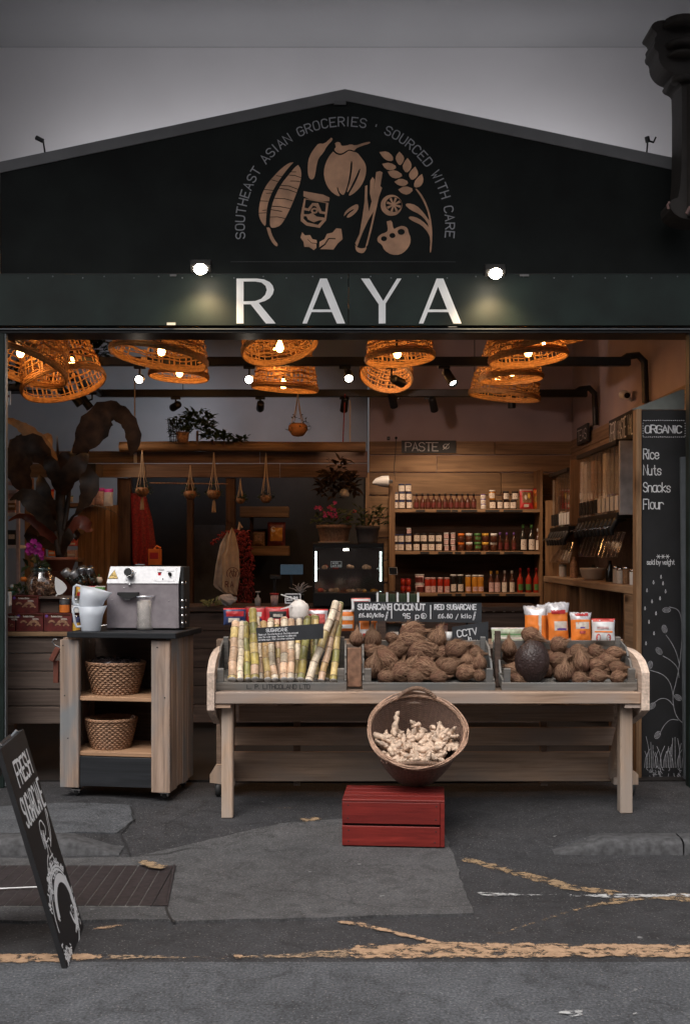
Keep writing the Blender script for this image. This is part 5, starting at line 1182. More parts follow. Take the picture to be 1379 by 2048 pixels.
for i in range(520):
    v = rnd.random(); y = 1060+150*v; wid = 10+10*math.sin(min(1,v*1.4)*2.2); x = 487+rnd.uniform(-1,1)*wid+v*3
    c = P(x, y, 9.9+rnd.uniform(-.06,.06)); d = Vector((rnd.uniform(-1,1), rnd.uniform(-1,.2), rnd.uniform(-1,.3))).normalized()*.028
    m.tube([c, c+d*.6, c+d+Vector((0,0,-.01))], [.006,.007,.001], 4, cap=False)
for i in range(60):
    u = i/60; c = P(478-58*u, 1062+22*u*u*1.2+rnd.uniform(-4,4), 10.0); d = Vector((rnd.uniform(-1,1), -.3, rnd.uniform(-1,.3))).normalized()*.03; m.tube([c, c+d*.6, c+d], [.006,.007,.001], 4, cap=False)
stuff(m.build('chilli', M['chili'], t)); MB().tube([P(478,1060,9.9), P(480,1045,9.9), P(484,1056,9.9)], .012, 8).build('knot', M['cotton'], t)
# macrame hanging planters
def hanging(label, px, py, r, Y, ytop, seed, tassel=True, mat='wick', lf='leafg', grp='small planters hanging under the beam'):
    c = P(px, py, Y); t = thing('hanging_planter', label, 'hanging planter', c, 0, grp)
    MB().lathe([(0,-r*.8),(r*.55,-r*.7),(r,-r*.1),(r*.95,r*.35),(r*.7,r*.55),(0,r*.4)], 18, Matrix.Translation(c)).build('pot', M[mat], t)
    for k in range(4):
        a = k*1.57+.6; MB().tube([c+Vector((math.cos(a)*r*.98, math.sin(a)*r*.98, -.0)), c+Vector((math.cos(a)*r*.3, math.sin(a)*r*.3, (P(0,ytop,Y).z-c.z)*.5)), P(px, ytop, Y)], .0035, 4).build('cord', M['cotton'], t)
    if tassel:
        m = MB()
        for k in range(7): a = k*.9; m.tube([c-Vector((0,0,r*.75)), c+Vector((math.cos(a)*.01, math.sin(a)*.01, -r*1.2)), c+Vector((math.cos(a)*.017, math.sin(a)*.017, -r*2.6))], .004, 4)
        stuff(m.build('tassel', M['cotton'], t))
    bush(t, c+Vector((0,0,r*.4)), r*1.2, r*1.2, 40, lf, seed, .022, droop=r*.9); return t
hanging('round hanging planter with a tassel, leftmost under the beam', 285, 983, .065, 10.2, 900, 1)
hanging('hanging planter with trailing leaves, left of the middle pair', 381, 989, .062, 10.2, 930, 2, False)
hanging('hanging planter with a long tassel, right of the middle pair', 428, 988, .065, 10.2, 905, 3)
hanging('small hanging pot on thin cords right of the rail', 481, 1001, .042, 10.2, 957, 4, False)
hanging('hanging planter of grey-green leaves above the short shelf', 532, 997, .055, 10.2, 905, 5, False)
hanging('orange bowl planter hanging over the log, in the middle of the wall', 596, 858, .088, 9.9, 786, 6, False, 'orangeb', grp='planters')
# dark leafy wreath with a white tag
t = thing('hanging_wreath', 'dark leafy bunch hanging at the right end of the beam', 'wreath', P(675,950,10.0)); bush(t, P(675,958,10.0), .17, .22, 220, 'leafd', 12, .05, droop=.2)
t = thing('hanging_lamp', 'small white crumpled lamp below the dark bunch', 'lamp', P(689,988,9.9)); MB().lathe([(0,-.035),(.03,-.028),(.048,0),(.035,.03),(0,.042)], 12, Matrix.Translation(P(689,987,9.9)) @ Matrix.Rotation(.6,4,'Y')).build('shade', M['paper'], t)
t = thing('wall_lamp', 'white conical lamp on the planks left of the jar shelves', 'lamp', P(762,966,10.8)); m = MB(); m.tube([P(745,966,10.85), P(752,964,10.85), P(764,963,10.85), P(777,963,10.85)], [.008,.035,.055,.060], 16); m.build('shade', M['whitep'], t); MB().tube([P(776,963,10.85), P(782,963,10.95)], .02, 8).build('mount', M['galv'], t)
t = thing('cable', 'thin black cable running down the planks beside the PASTE sign', 'cable', P(791,876,YB-.05)); MB().tube([P(792,877,YB-.04), P(791,900,YB-.04), P(788,935,YB-.04), P(790,960,YB-.04)], .004, 5).build('cable', M['black'], t)
MB().lathe([(0,0),(.014,.0),(.014,.02),(0,.02)], 10, Matrix.Translation(P(792,876,YB-.04)) @ Matrix.Rotation(R(90),4,'X')).build('clip', M['black'], t)
t = thing('wall_socket', 'tiny black box on the pale wall above the planks', 'socket', P(777,876,YB)); pbox(774, 873, 780, 880, YB-.03, .028, .002).build('box', M['black'], t); pbox(775.5, 875, 778.5, 878, YB-.032, .0018, 0).build('face', M['galv'], t)
# wire basket and trailing plants over the log
t = thing('wire_basket', 'black wire basket with a green plant standing on the log', 'basket', P(352,886,10.2)); m = MB()
for k in range(5): y = 838+k*11; m.tube([P(336+k*1.2+ (28-k*2.4)*(math.cos(a)*.5+.5), y, 10.2)+Vector((0,.10*math.sin(a),0)) for a in [i*.524 for i in range(12)]], .003, 4, closed=True)
for k in range(12): a = k*.524; m.tube([P(336+28*(math.cos(a)*.5+.5), 838, 10.2)+Vector((0,.10*math.sin(a),0)), P(341+18*(math.cos(a)*.5+.5), 884, 10.2)+Vector((0,.07*math.sin(a),0))], .003, 4)
stuff(m.build('wire', M['black'], t)); MB().lathe([(0,0),(.05,0),(.06,.10),(0,.10)], 14, Matrix.Translation(P(366,886,10.2))).build('pot', M['wick'], t)
bush(t, P(362,868,10.2), .10, .16, 90, 'leafg', 21, .04)
for i, (x, y, r, h, n) in enumerate(((395,858,.14,.18,170),(428,878,.09,.08,70),(450,880,.05,.05,30),(482,882,.05,.04,24))):
    t = thing('trailing_plant', ['bushy dark green plant on the log right of the wire basket','low trailing plant on the log right of the bushy one','small sprig on the log','tiny sprig on the log, farthest right'][i], 'plant', P(x,886,10.2)); bush(t, P(x,y,10.2), r, h, n, 'leafg', 30+i, .045); MB().tube([P(x,890,10.2), P(x,y+4,10.2)], .012, 6).build('stem', M['wickd'], t)
# bits on the counter: crumpled bag, greens, dispenser bottle, till screen, card reader, plastic tub
t = thing('plastic_bag', 'crumpled pale plastic bag on the back counter', 'bag', P(457,1212,9.0)); m = MB(); c = P(455,1200,9.05); vs = []; 
for j in range(9):
    for i in range(14):
        th = j/8*math.pi; ph = i/14*6.283; d = Vector((math.sin(th)*math.cos(ph)*.075, math.sin(th)*math.sin(ph)*.05, math.cos(th)*.048)); vs.append(c+d*(1+.45*noise.noise(d*28)))
m.add(vs, [(j*14+i, j*14+(i+1)%14, (j+1)*14+(i+1)%14, (j+1)*14+i) for j in range(8) for i in range(14)]); m.build('bag', M['cotton2'], t)
t = thing('salad_greens', 'bunch of pale greens lying on the back counter', 'vegetables', P(425,1213,8.95)); bush(t, P(424,1212,9.0), .08, .05, 60, 'leafp', 41, .03)
t = lathed('pump_bottle', 'white pump bottle on the back counter', 'bottle', 516, None, .024, [(0,0),(1,0),(1,.06),(.4,.075),(.3,.09),(0,.09)], 'cotton2', [('pump',[(0,.09),(.2,.09),(.2,.11),(.9,.112),(.9,.12),(0,.122)],'cotton2')], Y=8.98, z=zc_)
t = lathed('snack_tub', 'red and white tub on the back counter', 'tub', 549, None, .034, [(0,0),(.8,0),(1,.09),(0,.09)], 'labp', [('lid',[(0,.09),(1.07,.09),(1.07,.105),(0,.105)],'red2')], Y=8.98, z=zc_)
t = thing('till_screen', 'dim blue till screen in the dark middle of the shop', 'screen', P(585,1150,9.5)); pbox(561, 1129, 606, 1149, 9.5, .02, .003).build('screen', plain('screen_dim', (.03,.045,.06), .2, emit=(.05,.08,.11), es=.35), t); pbox(580, 1149, 586, 1213, 9.52, .02, .002).build('stand', M['black'], t)
t = thing('card_reader', 'small dark terminal with a blue edge beside the till screen', 'terminal', P(553,1160,9.4)); pbox(540, 1150, 562, 1158, 9.4, .05, .003).build('case', M['slate'], t); pbox(546, 1158, 552, 1200, 9.42, .02, .002).build('stand', M['black'], t)
t = thing('orange_tin', 'small orange tin standing behind the juice machine', 'tin', P(305,1125,9.4)); pbox(297, 1098, 321, 1130, 9.3, .08, .003).build('tin', M['orange'], t); MB().tube([P(309,1098,9.32), P(314,1092,9.32), P(322,1096,9.32)], .008, 6).build('bow', M['orange'], t); pbox(300, 1105, 317, 1118, 9.297, .002, 0).build('print', M['red2'], t)
t = thing('twig_bunch', 'bunch of pale curled twigs behind the opened coconut', 'plant', P(600,1185,8.9)); m = MB(); rnd = random.Random(3)
for i in range(22):
    a = rnd.uniform(-1.2,1.2); l = rnd.uniform(8,26); m.tube([P(600,1188,8.9), P(600+math.sin(a)*l*.6, 1188-math.cos(a)*l*.8, 8.9-.05*rnd.random()), P(600+math.sin(a)*l+rnd.uniform(-4,4), 1188-math.cos(a)*l, 8.9)], [.003,.003,.002], 4)
stuff(m.build('twig', M['cotton2'], t)); MB().lathe([(0,0),(.03,0),(.035,.05),(0,.05)], 10, Matrix.Translation(P(600,1200,8.9))).build('holder', M['black'], t)
t = thing('red_cloth', 'dark red draped cloth behind the juice machine', 'cloth', P(270,1130,10.5)); cl = cloth('drape', 'dark red cloth hanging left of the dark doorway', [(262,985),(266,1130),(300,1135),(312,1090),(305,1040),(292,990)], 10.4, 'chili', 7, 'cloth', .03)
bpy.data.objects.remove(t)
# hanging chain ropes near the pendant spots
for i, (x, y0, y1) in enumerate(((686,818,884),(700,830,884),(270,792,842))):
    t = thing('hanging_rope', 'thin hanging rope by the rear rail, %s' % ['left one beside the spotlight','right one beside the spotlight','above the big plant'][i], 'rope', P(x,y0,10.1)); MB().tube([P(x+(4 if i == 0 else 0),y0-30,10.15), P(x,y1,10.15)], .006, 5).build('rope', M['chili' if i == 0 else 'cotton'], t)

# ================================================================== LEFT COUNTER with boxes, jars, tins
lc = thing('side_counter', 'dark plank counter at the left edge of the opening stacked with boxes', 'counter', P(80,1450,7.0))
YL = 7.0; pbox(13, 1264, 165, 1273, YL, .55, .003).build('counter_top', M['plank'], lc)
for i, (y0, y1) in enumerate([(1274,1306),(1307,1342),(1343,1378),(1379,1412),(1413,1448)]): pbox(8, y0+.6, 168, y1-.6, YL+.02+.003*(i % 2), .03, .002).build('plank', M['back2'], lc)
pbox(16, 1449, 30, 1577, YL+.3, .06).build('leg', M['dplank'], lc); pbox(140, 1449, 152, 1577, YL+.3, .06).build('leg', M['dplank'], lc)
def date_box(label, x, y, w, h, Y, cut=False):
    t = thing('date_box', label, 'box', P(x+w/2, y, Y), 0, 'printed boxes on the left counter'); pbox(x, y-h, x+w, y, Y, .11, .0015).build('carton', M['skin'], t)
    pbox(x+w*.04, y-h*.96, x+w*.96, y-h*.86, Y-.001, .001, 0).build('top_band', M['brown'], t)
    m = MB(); s_ = Y-.002
    for (u, v, r) in ((.66,.32,.22),(.80,.25,.13),(.28,.42,.14),(.50,.28,.12)):
        m.prism(arc(x+w*u, y-h*v, w*r, 200, 340, 10)+arc(x+w*u, y-h*v, w*r*.55, 340, 200, 10), lambda a, b, t_: P(a, b, s_)+Vector((0,-.0006*(1-t_),0)), sides=False)
    stuff(m.build('print', M['wick'], t))
    m = MB(); pxtext(m, 'Tunisian Dates', x+w*.26, y-h*.80, h*.075, s_-.001, .8, ws=.85, sp=.1); pxtext(m, 'NATURAL', x+w*.62, y-h*.66, h*.07, s_-.001, .7, ws=.8); stuff(m.build('lettering', M['lab'], t))
    MB().prism([(x+w*.10+3*math.cos(R(i*36)), y-h*.86+3*math.sin(R(i*36))) for i in range(10)], lambda a, b, t_: P(a, b, s_-.002+.001*t_)).build('seal_print', M['purple'], t)
date_box('dark red date box, leftmost of the lower row, cut by the door frame', 13, 1263, 18, 35, 7.02)
date_box('dark red date box, middle of the lower row', 33, 1263, 54, 36, 7.02)
date_box('dark red date box, rightmost of the lower row next to the tins', 88.5, 1263, 56, 36, 7.02)
date_box('dark red date box alone on the upper row under the cookie jar', 24, 1226, 53, 35, 7.05)
pbx = thing('dark_crate', 'dark open crate on the date boxes beside the upper one', 'crate', P(98,1226,7.1)); pbox(79, 1198, 119, 1226, 7.1, .12, .003).build('crate', M['dplank'], pbx); pbox(78, 1193, 158, 1198, 7.06, .2, .002).build('board', M['dplank'], pbx)
def tin(label, x, y, w, h, Y, mt, band):
    t = thing('food_tin', label, 'tin', P(x, y, Y), 0, 'tins on the left counter'); s = sc(Y); r = w*s/2; T = Matrix.Translation(P(x, y, Y))
    MB().lathe([(0,0),(r,0),(r,h*s*.92),(0,h*s*.92)], 18, T).build('can', M[mt], t); MB().lathe([(0,h*s*.92),(r*1.03,h*s*.92),(r*1.03,h*s),(r*.93,h*s*.985),(0,h*s*.97)], 18, T).build('lid', M['chrome'], t)
    MB().lathe([(r*1.01,h*s*.05),(r*1.01,h*s*.55)], 18, T).build('label', M[band], t)
tin('orange and dark banded tin left of the measuring jugs', 130, 1226, 20, 30, 7.06, 'slate', 'orange')
tin('grey tin half hidden by the measuring jugs', 154, 1226, 20, 29, 7.06, 'galv', 'paper')
tin('tin with a yellow band behind the handle of the jugs', 152, 1263, 18, 33, 7.06, 'blue', 'yellow')
for i, (x, mt, b2, rz) in enumerate(((163,'yellow','orange',5),(182,'whitep','red2',-8),(200,'greenp','whitep',10))):
    pk('snack_packet', ['yellow packet behind the jugs','white and red packet behind the jugs','green and white packet beside the juice machine'][i], x, 1196, 22, 24, 7.2, .05, (mt, b2), [(.15,.85,.15,.45,'red2'),(.25,.7,.5,.7,'lab',1)], rz=rz, seed=50+i)
pbox(150, 1196, 212, 1200, 7.15, .2, .002).build('shelf', M['dplank'], lc); pbox(176, 1200, 180, 1264, 7.3, .05, .002).build('support', M['dplank'], lc)
# cookie jar
c = P(83, 1192, 7.2); T = Matrix.Translation(c)
t = thing('cookie_jar', 'big round glass jar of brown cookies on the left counter', 'jar', c); r = .094
MB().lathe([(0,0),(r*.7,0),(r*.96,.03),(r,.08),(r*.9,.125),(r*.66,.15),(r*.64,.16)], 24, T).build('glass', M['glass'], t)
MB().lathe([(0,.16),(r*.72,.16),(r*.74,.178),(r*.66,.19),(.02,.196),(0,.21)], 24, T).build('lid', M['dglass'], t)
rnd = random.Random(2); m = MB()
for i in range(95):
    a = rnd.random()*6.28; e = rnd.random()**.5*.82; z = rnd.uniform(.012,.115); q = c+Vector((math.cos(a)*r*e, math.sin(a)*r*e, z)); Mx = Matrix.Translation(q) @ Matrix.Rotation(rnd.random()*3,4,'X') @ Matrix.Rotation(rnd.random()*3,4,'Y')
    m.tube([Mx @ Vector((math.cos(b)*.013, math.sin(b)*.013, 0)) for b in [k*.9 for k in range(7)]], .0055, 5, closed=True)
stuff(m.build('cookie', M['wick'], t))
pbox(52, 1192, 118, 1197, 7.12, .2, .002).build('stand', M['dplank'], t)
for k, (px, py, rr, lab) in enumerate(((137,1150,.030,'left chrome-lidded spice jar of the first pair'),(152,1153,.030,'right chrome-lidded spice jar of the first pair'),(166,1145,.032,'left dark-lidded jar of the second pair'),(181,1146,.032,'right dark-lidded jar of the second pair, nearest the juice machine'))):
    c = P(px, py, 7.25); t = thing('spice_jar', lab+' on the left counter', 'jar', c, 0, 'tilted spice jars on the left counter'); T = Matrix.Translation(c) @ Matrix.Rotation(R(-35 if k < 2 else -12),4,'Y') @ Matrix.Rotation(R(20),4,'X')
    MB().lathe([(0,-.11),(rr,-.11),(rr*1.05,-.05),(rr,0)], 16, T).build('glass', M['dglass'], t); MB().lathe([(0,-.10),(rr*.9,-.10),(rr*.9,-.03),(0,-.03)], 14, T).build('filling', M['brown'], t)
    MB().lathe([(rr*1.06,0),(rr*1.08,.03),(rr*.9,.042),(0,.044)], 16, T).build('lid', M['steel' if k < 2 else 'dchrome'], t)
    MB().lathe([(0,-.14),(.05,-.14),(.05,-.112),(0,-.112)], 10, T).build('rest', M['dplank'], t)
t = thing('scoop', 'white scoop stuck in the cookie pile beside the glass jar', 'scoop', P(122,1178,7.1)); Yw = 7.08
MB().prism([(P(x,y,Yw).x, P(x,y,Yw).z) for x, y in chaikin([(111,1154),(126,1163),(135,1175),(131,1183),(122,1190),(115,1189),(110,1174),(111,1154)],1)[:-1]], lambda x, z, q: Vector((x, Yw+.012*q+.1*(x-P(120,0,Yw).x)**2, z))).build('blade', M['whitep'], t)
MB().tube([P(117,1188,Yw), P(113,1192,Yw)], .006, 6).build('handle', M['whitep'], t)
for i, (x, y, r, mt, nm, lab) in enumerate(((48,1158,.022,'orange','pumpkin','small orange gourd behind the green leaves at the left edge'),(25,1195,.022,'teal','bottle','small teal-labelled clear bottle at the left edge of the counter'),(198,1160,.03,'ginger','onion','pale pink onion behind the juice machine at the left'))):
    c = P(x, y, 7.3); t = thing(nm, lab, nm, c); MB().lathe([(0,-r*.8),(r*.7,-r*.7),(r,0),(r*.7,r*.6),(0,r*.7)] if i != 1 else [(0,-.05),(.022,-.05),(.022,.035),(.008,.055),(.008,.07),(0,.07)], 14, Matrix.Translation(c)).build('body', M[mt], t); MB().tube([c+Vector((0,0,r*.6)), c+Vector((.004,0,r*.6+.02))] if i != 1 else [c+Vector((0,0,.07)), c+Vector((0,0,.085))], .004 if i != 1 else .011, 6).build('stalk' if i != 1 else 'cap', M['greenp' if i != 1 else 'whitep'], t)
t = thing('herb_plant', 'low green herbs at the left edge of the counter', 'plant', P(40,1190,7.3)); bush(t, P(48,1190,7.3), .07, .07, 60, 'leafg', 61, .03); pbox(34, 1188, 62, 1264, 7.3, .08, .003).build('planter', M['dplank'], t)
t = thing('side_shelf', 'rust-red boarded cabinet below the big plant pot', 'cabinet', P(120,1260,8.2)); pbox(62, 1142, 160, 1160, 8.2, .4, .003).build('drawer', M['terra2'], t); pbox(62, 1161, 160, 1262, 8.2, .4, .003).build('body', M['terra2'], t); pbox(58, 1112, 80, 1118, 8.15, .2, .002).build('ledge', M['back'], t)

# big leaved plant
Yp = 7.85; c = P(122, 1142, Yp); t = thing('banana_plant', 'tall plant with large dark drooping leaves in a terracotta pot', 'potted plant', c)
s_ = sc(Yp); MB().lathe([(0,0),(.078,0),(.105,.075),(.118,.077),(.120,.098),(.106,.098),(.1,.085),(0,.085)], 28, Matrix.Translation(c)).build('pot', M['terra'], t)
m = MB(); m.tube([P(124,1118,Yp), P(121,1050,Yp), P(122,985,Yp), P(118,930,Yp)], [.042,.04,.036,.014], 12); m.tube([P(118,1110,Yp-.03), P(110,1060,Yp-.04), P(108,1000,Yp)], [.022,.02,.012], 8); m.tube([P(128,1060,Yp-.02), P(136,1010,Yp), P(142,960,Yp)], [.02,.018,.01], 8)
m.build('stem', M['leafd'], t)
def bleaf(pts, wid, mat='leafd', dy=0.0, up=(0,-1,.25), fold=.18, dys=None):
    m = MB(); n = len(pts); PP = []
    from mathutils.geometry import interpolate_bezier
    fine = []; wf = []
    for i in range(n-1):
        for k in range(4):
            u = k/4; p0, p1, p2, p3 = pts[max(i-1,0)], pts[i], pts[i+1], pts[min(i+2,n-1)]
            q = [.5*((2*p1[a])+(-p0[a]+p2[a])*u+(2*p0[a]-5*p1[a]+4*p2[a]-p3[a])*u*u+(-p0[a]+3*p1[a]-3*p2[a]+p3[a])*u**3) for a in (0,1)]
            fine.append(q); wf.append(wid[i]+(wid[i+1]-wid[i])*u)
    fine.append(pts[-1]); wf.append(wid[-1])
    N_ = len(fine)
    for i, q in enumerate(fine): PP.append(P(q[0], q[1], Yp+dy-.16*math.sin(i/N_*3.0)*(1 if dy <= 0 else -1)))
    wv = [w*s_*(1+.10*math.sin(i*2.3+len(pts))) for i, w in enumerate(wf)]
    leaf(m, PP, wv, Vector(up), fold); o = m.build('leaf', M[mat], t); return o
bleaf([(142,960),(150,930),(162,898),(185,862),(212,828),(235,826),(258,846),(268,880),(263,912)], [6,14,30,62,52,38,32,30,4], dy=-.02, up=(.3,-1,.3))
bleaf([(140,940),(150,905),(170,872),(200,842),(222,822)], [4,14,30,24,6], 'leaft', dy=.05)
bleaf([(118,930),(104,906),(80,884),(55,862),(38,850),(22,842),(12,838)], [4,14,30,26,16,14,4], 'leaft', dy=.0, up=(-.2,-1,.5))
bleaf([(110,960),(96,925),(72,900),(48,905),(38,935),(50,972),(62,990)], [6,26,56,70,62,36,4], dy=-.06, up=(-.3,-1,.2))
bleaf([(96,905),(80,890),(60,885),(35,892),(22,915)], [6,30,40,36,6], dy=.04)
bleaf([(120,985),(112,950),(100,925),(92,910)], [14,30,26,4], dy=-.08)
bleaf([(128,990),(140,950),(160,925),(176,908)], [12,38,34,6], dy=-.08, up=(.4,-1,.1))
bleaf([(120,960),(132,920),(150,905)], [16,34,8], 'leafd', dy=-.02)
bleaf([(104,912),(88,880),(98,876),(104,896)], [6,14,18,4], 'leaft', dy=.02)
bleaf([(152,925),(170,940),(180,968),(172,1000),(150,1032)], [8,26,40,26,2], dy=-.05, up=(.2,-1,.4))
bleaf([(112,1062),(88,1030),(66,1002),(44,990),(20,1000)], [8,30,42,26,2], dy=-.12, up=(-.2,-1,.5))
bleaf([(110,1040),(98,1010),(86,975),(80,950)], [8,26,28,4], dy=-.04)
bleaf([(114,1085),(90,1060),(66,1040),(40,1032),(18,1042)], [10,24,18,10,3], 'leafr', dy=-.03)
bleaf([(112,1100),(86,1080),(66,1070),(78,1046)], [8,34,36,8], dy=.06)
bleaf([(130,1075),(140,1045),(160,1022),(190,1012),(218,1020),(247,1036)], [6,14,14,12,12,3], dy=-.08, up=(0,-.3,1))
bleaf([(128,1100),(142,1062),(160,1044),(178,1054),(186,1060)], [6,16,26,22,3], 'leafr', dy=-.1)
bleaf([(126,1110),(134,1080),(150,1062),(152,1080)], [8,22,26,6], dy=-.05)
bleaf([(118,925),(116,898),(115,872)], [6,5,1], dy=-.02)
# orchid
t = thing('orchid', 'magenta orchid spray in a dark pot left of the big plant stem', 'orchid', P(78,1150,7.7)); MB().tube([P(78,1140,7.7), P(74,1110,7.68), P(68,1090,7.66), P(66,1078,7.66)], .004, 5).build('stem', M['leafg'], t); MB().lathe([(0,0),(.035,0),(.045,.06),(0,.06)], 14, Matrix.Translation(P(78,1156,7.7))).build('pot', M['blackmat'], t)
rnd = random.Random(6); bush(t, P(72,1135,7.7), .06, .03, 14, 'leafg', 3, .05)
for i in range(30):
    q = P(68+rnd.uniform(-13,14)*(1 if i < 24 else .3)+(18 if i >= 24 else 0), (1094+rnd.uniform(-14,14)) if i < 24 else 1108+rnd.uniform(-4,8), 7.64+rnd.uniform(-.03,.03)); f = MB()
    for k in range(5): b = k*1.257+rnd.random(); d = Vector((math.cos(b),-.25,math.sin(b)))*.017; leaf(f, [q, q+d*.6, q+d], [.006,.017,.008], Vector((0,-1,0)))
    f.build('flower', M['magenta'], t)

# ================================================================== CART with juice machine, jugs and baskets
CR = R(-9); c0 = P(340, 1583, 6.36); CL = Vector((c0.x-.335*math.cos(CR), 6.36-.335*math.sin(CR), 0)); CW = .335
GZ = gh(CL.x, CL.y)
ct = thing('serving_cart', 'weathered timber cart on castors with a black top and two open shelves', 'cart', (CL.x, CL.y, GZ), CR)
zb0 = .115-GZ+.005; zt0 = 1.000-GZ; D_ = .47
def cb(x0, x1, y0, y1, z0, z1, nm, mt, b=.003): return B(x0, x1, y0, y1, z0, z1, b).build(nm, M[mt], ct, world=False)
cb(-CW, -CW+.115, 0, .035, zb0, zt0-.012, 'front_board', 'cartz'); cb(CW-.112, CW, 0, .035, zb0-.012, zt0-.010, 'front_board', 'cartz')
for i in range(4): cb(CW-.036, CW-.002, .038+i*.109, .038+i*.109+.106, zb0-.012+.01*(i % 2), zt0+.005-.012*(i % 2), 'side_board', 'cartz'); cb(-CW+.002, -CW+.036, .038+i*.109, .038+i*.109+.106, zb0, zt0-.004, 'side_board', 'cartz')
zs1, zs2 = P(0,1396,6.4).z-GZ, P(0,1507,6.4).z-GZ
cb(-CW+.037, CW-.037, .02, D_-.03, zs1-.024, zs1, 'shelf', 'cartx'); cb(-CW+.037, CW-.037, .02, D_-.03, zs2-.024, zs2, 'shelf', 'cartx')
cb(-CW+.116, CW-.113, .012, .03, zb0+.01, zs2-.028, 'drawer_front', 'blk2'); cb(-CW+.037, -CW+.060, .036, .06, zs2, zt0-.03, 'inner_post', 'cartx')
cb(-CW+.037, CW-.037, D_-.028, D_-.012, zs2, zt0-.03, 'back_board', 'dplank')
m = MB(); m.box(-CW+.055, CW+.045, -.03, D_+.03, zt0+.002, zt0+.036, .004)
m.build('top_slab', M['blk2'], ct, world=False)
for (x, y) in ((-CW+.085,.05),(CW-.045,.05),(-CW+.085,D_-.08),(CW-.045,D_-.08)):
    cs = bpy.data.objects.new('castor', None); 
    m = MB(); m.box(x-.03, x+.03, y-.022, y+.03, zb0-.022, zb0-.014, .001); 
    for sx in (-1,1): m.box(x+sx*.018-.0015, x+sx*.018+.0015, y-.012, y+.02, .022, zb0-.02, 0)
    o = m.build('castor', M['chrome'], ct, world=False); w = MB(); w.lathe([(0,-.013),(.024,-.013),(.029,-.008),(.029,.008),(.024,.013),(0,.013)], 18, Matrix.Translation((x, y+.012, .0305)) @ Matrix.Rotation(R(90),4,'Y')); w.build('wheel', M['rubber'], o, world=False)
MB().tube([(-CW-.002,.01,zt0-.06),(-CW-.03,0,zt0-.045),(-CW-.048,0,zt0-.025),(-CW-.035,0,zt0-.008),(-CW-.02,0,zt0-.01)], .004, 6).build('hook', M['chrome'], ct, world=False)
m = MB()
for (x, z) in ((-CW+.02,zt0-.045),(CW-.075,zt0-.05),(-CW+.05,.35),(CW-.03,.6),(-CW+.03,.6)): m.lathe([(0,-.001),(.004,-.001),(.004,.002),(0,.002)], 8, Matrix.Translation((x,-.0005,z)) @ Matrix.Rotation(R(90),4,'X'))
stuff(m.build('nail', M['blackmat'], ct, world=False))
ZT = zt0+.0365+GZ                                 # top of the slab
def cw(px, py, dep=None):                         # photograph point on the slab top
    Y = (CH-ZT)*FPX/(py-HY); return Vector(((px-CX)*Y/FPX, Y, ZT))
# juice machine
mc = cw(286, 1258); mc = Vector((P(286,0,6.58).x, 6.58, ZT))
jm = thing('juice_machine', 'stainless steel sugarcane juice machine with a control panel', 'juice machine', mc, R(-4)); mw = P(361,0,6.58).x-P(286,0,6.58).x; hb = P(0,1167,6.58).z-ZT; ht = P(0,1133,6.62).z-ZT
def jb(m, nm, mt, par=None): return m.build(nm, M[mt], par or jm, world=False)
xw = mw*.97
jb(MB().prism([(-xw,0.012),(xw*1.0,.012),(xw*.99,hb),(-xw*.995,hb)], lambda x, z, t: Vector((x, .0+.20*t, z))), 'body', 'steeld')
q = [(-xw*1.0,.0,hb+.001),(xw*1.0,.0,hb+.001),(xw*1.02,.045,ht),(-xw*.95,.045,ht)]
m = MB(); m.add([Vector(a)+Vector((0,d,0)) for d in (-.006,.15) for a in q], [(0,1,2,3),(4,7,6,5),(0,4,5,1),(1,5,6,2),(2,6,7,3),(3,7,4,0)]); jb(m, 'control_panel', 'steel')
jb(B(xw*1.02+.001, xw*1.02+.022, .02, .19, .01, ht-.002, .003), 'side_panel', 'blackmat')
m = MB()
for z in (.04,.085,.13,.175,.28): m.lathe([(0,.002),(.009,.001),(.011,-.006),(0,-.006)], 8, Matrix.Translation((xw*1.02+.024,.08,z)) @ Matrix.Rotation(R(90),4,'Y')); m.lathe([(0,.002),(.009,.001),(.011,-.006),(0,-.006)], 8, Matrix.Translation((xw*1.02+.012,.018,z)) @ Matrix.Rotation(R(90),4,'X'))
stuff(jb(m, 'bolt', 'chrome'))
jb(B(-xw*.8, xw*.85, .05, .19, -.0005, .011, 0), 'foot', 'rubber')
def mp(cx, cy):                                   # crop (200,1110)x7.66 -> machine face coordinates
    x = (200+cx/7.66-286)*sc(6.58); z = CH+(HY-(1110+cy/7.66))*sc(6.58)-ZT
    y = 0 if z < hb else (z-hb)/(ht-hb)*.045-.006
    return x, y-.001, z
# feed tube
x, y, z = mp(455,290); m = MB().lathe([(0,.020),(.020,.02),(.0235,.055),(.026,.056),(.026,0)], 20, Matrix.Translation((x,y,z)) @ Matrix.Rotation(R(78),4,'X')); o = jb(m, 'feed_tube', 'chrome')
m = MB().lathe([(0,.0565),(.0225,.0565)], 20, Matrix.Translation((x,y,z)) @ Matrix.Rotation(R(78),4,'X')); m.build('opening', M['blackmat'], o, world=False)
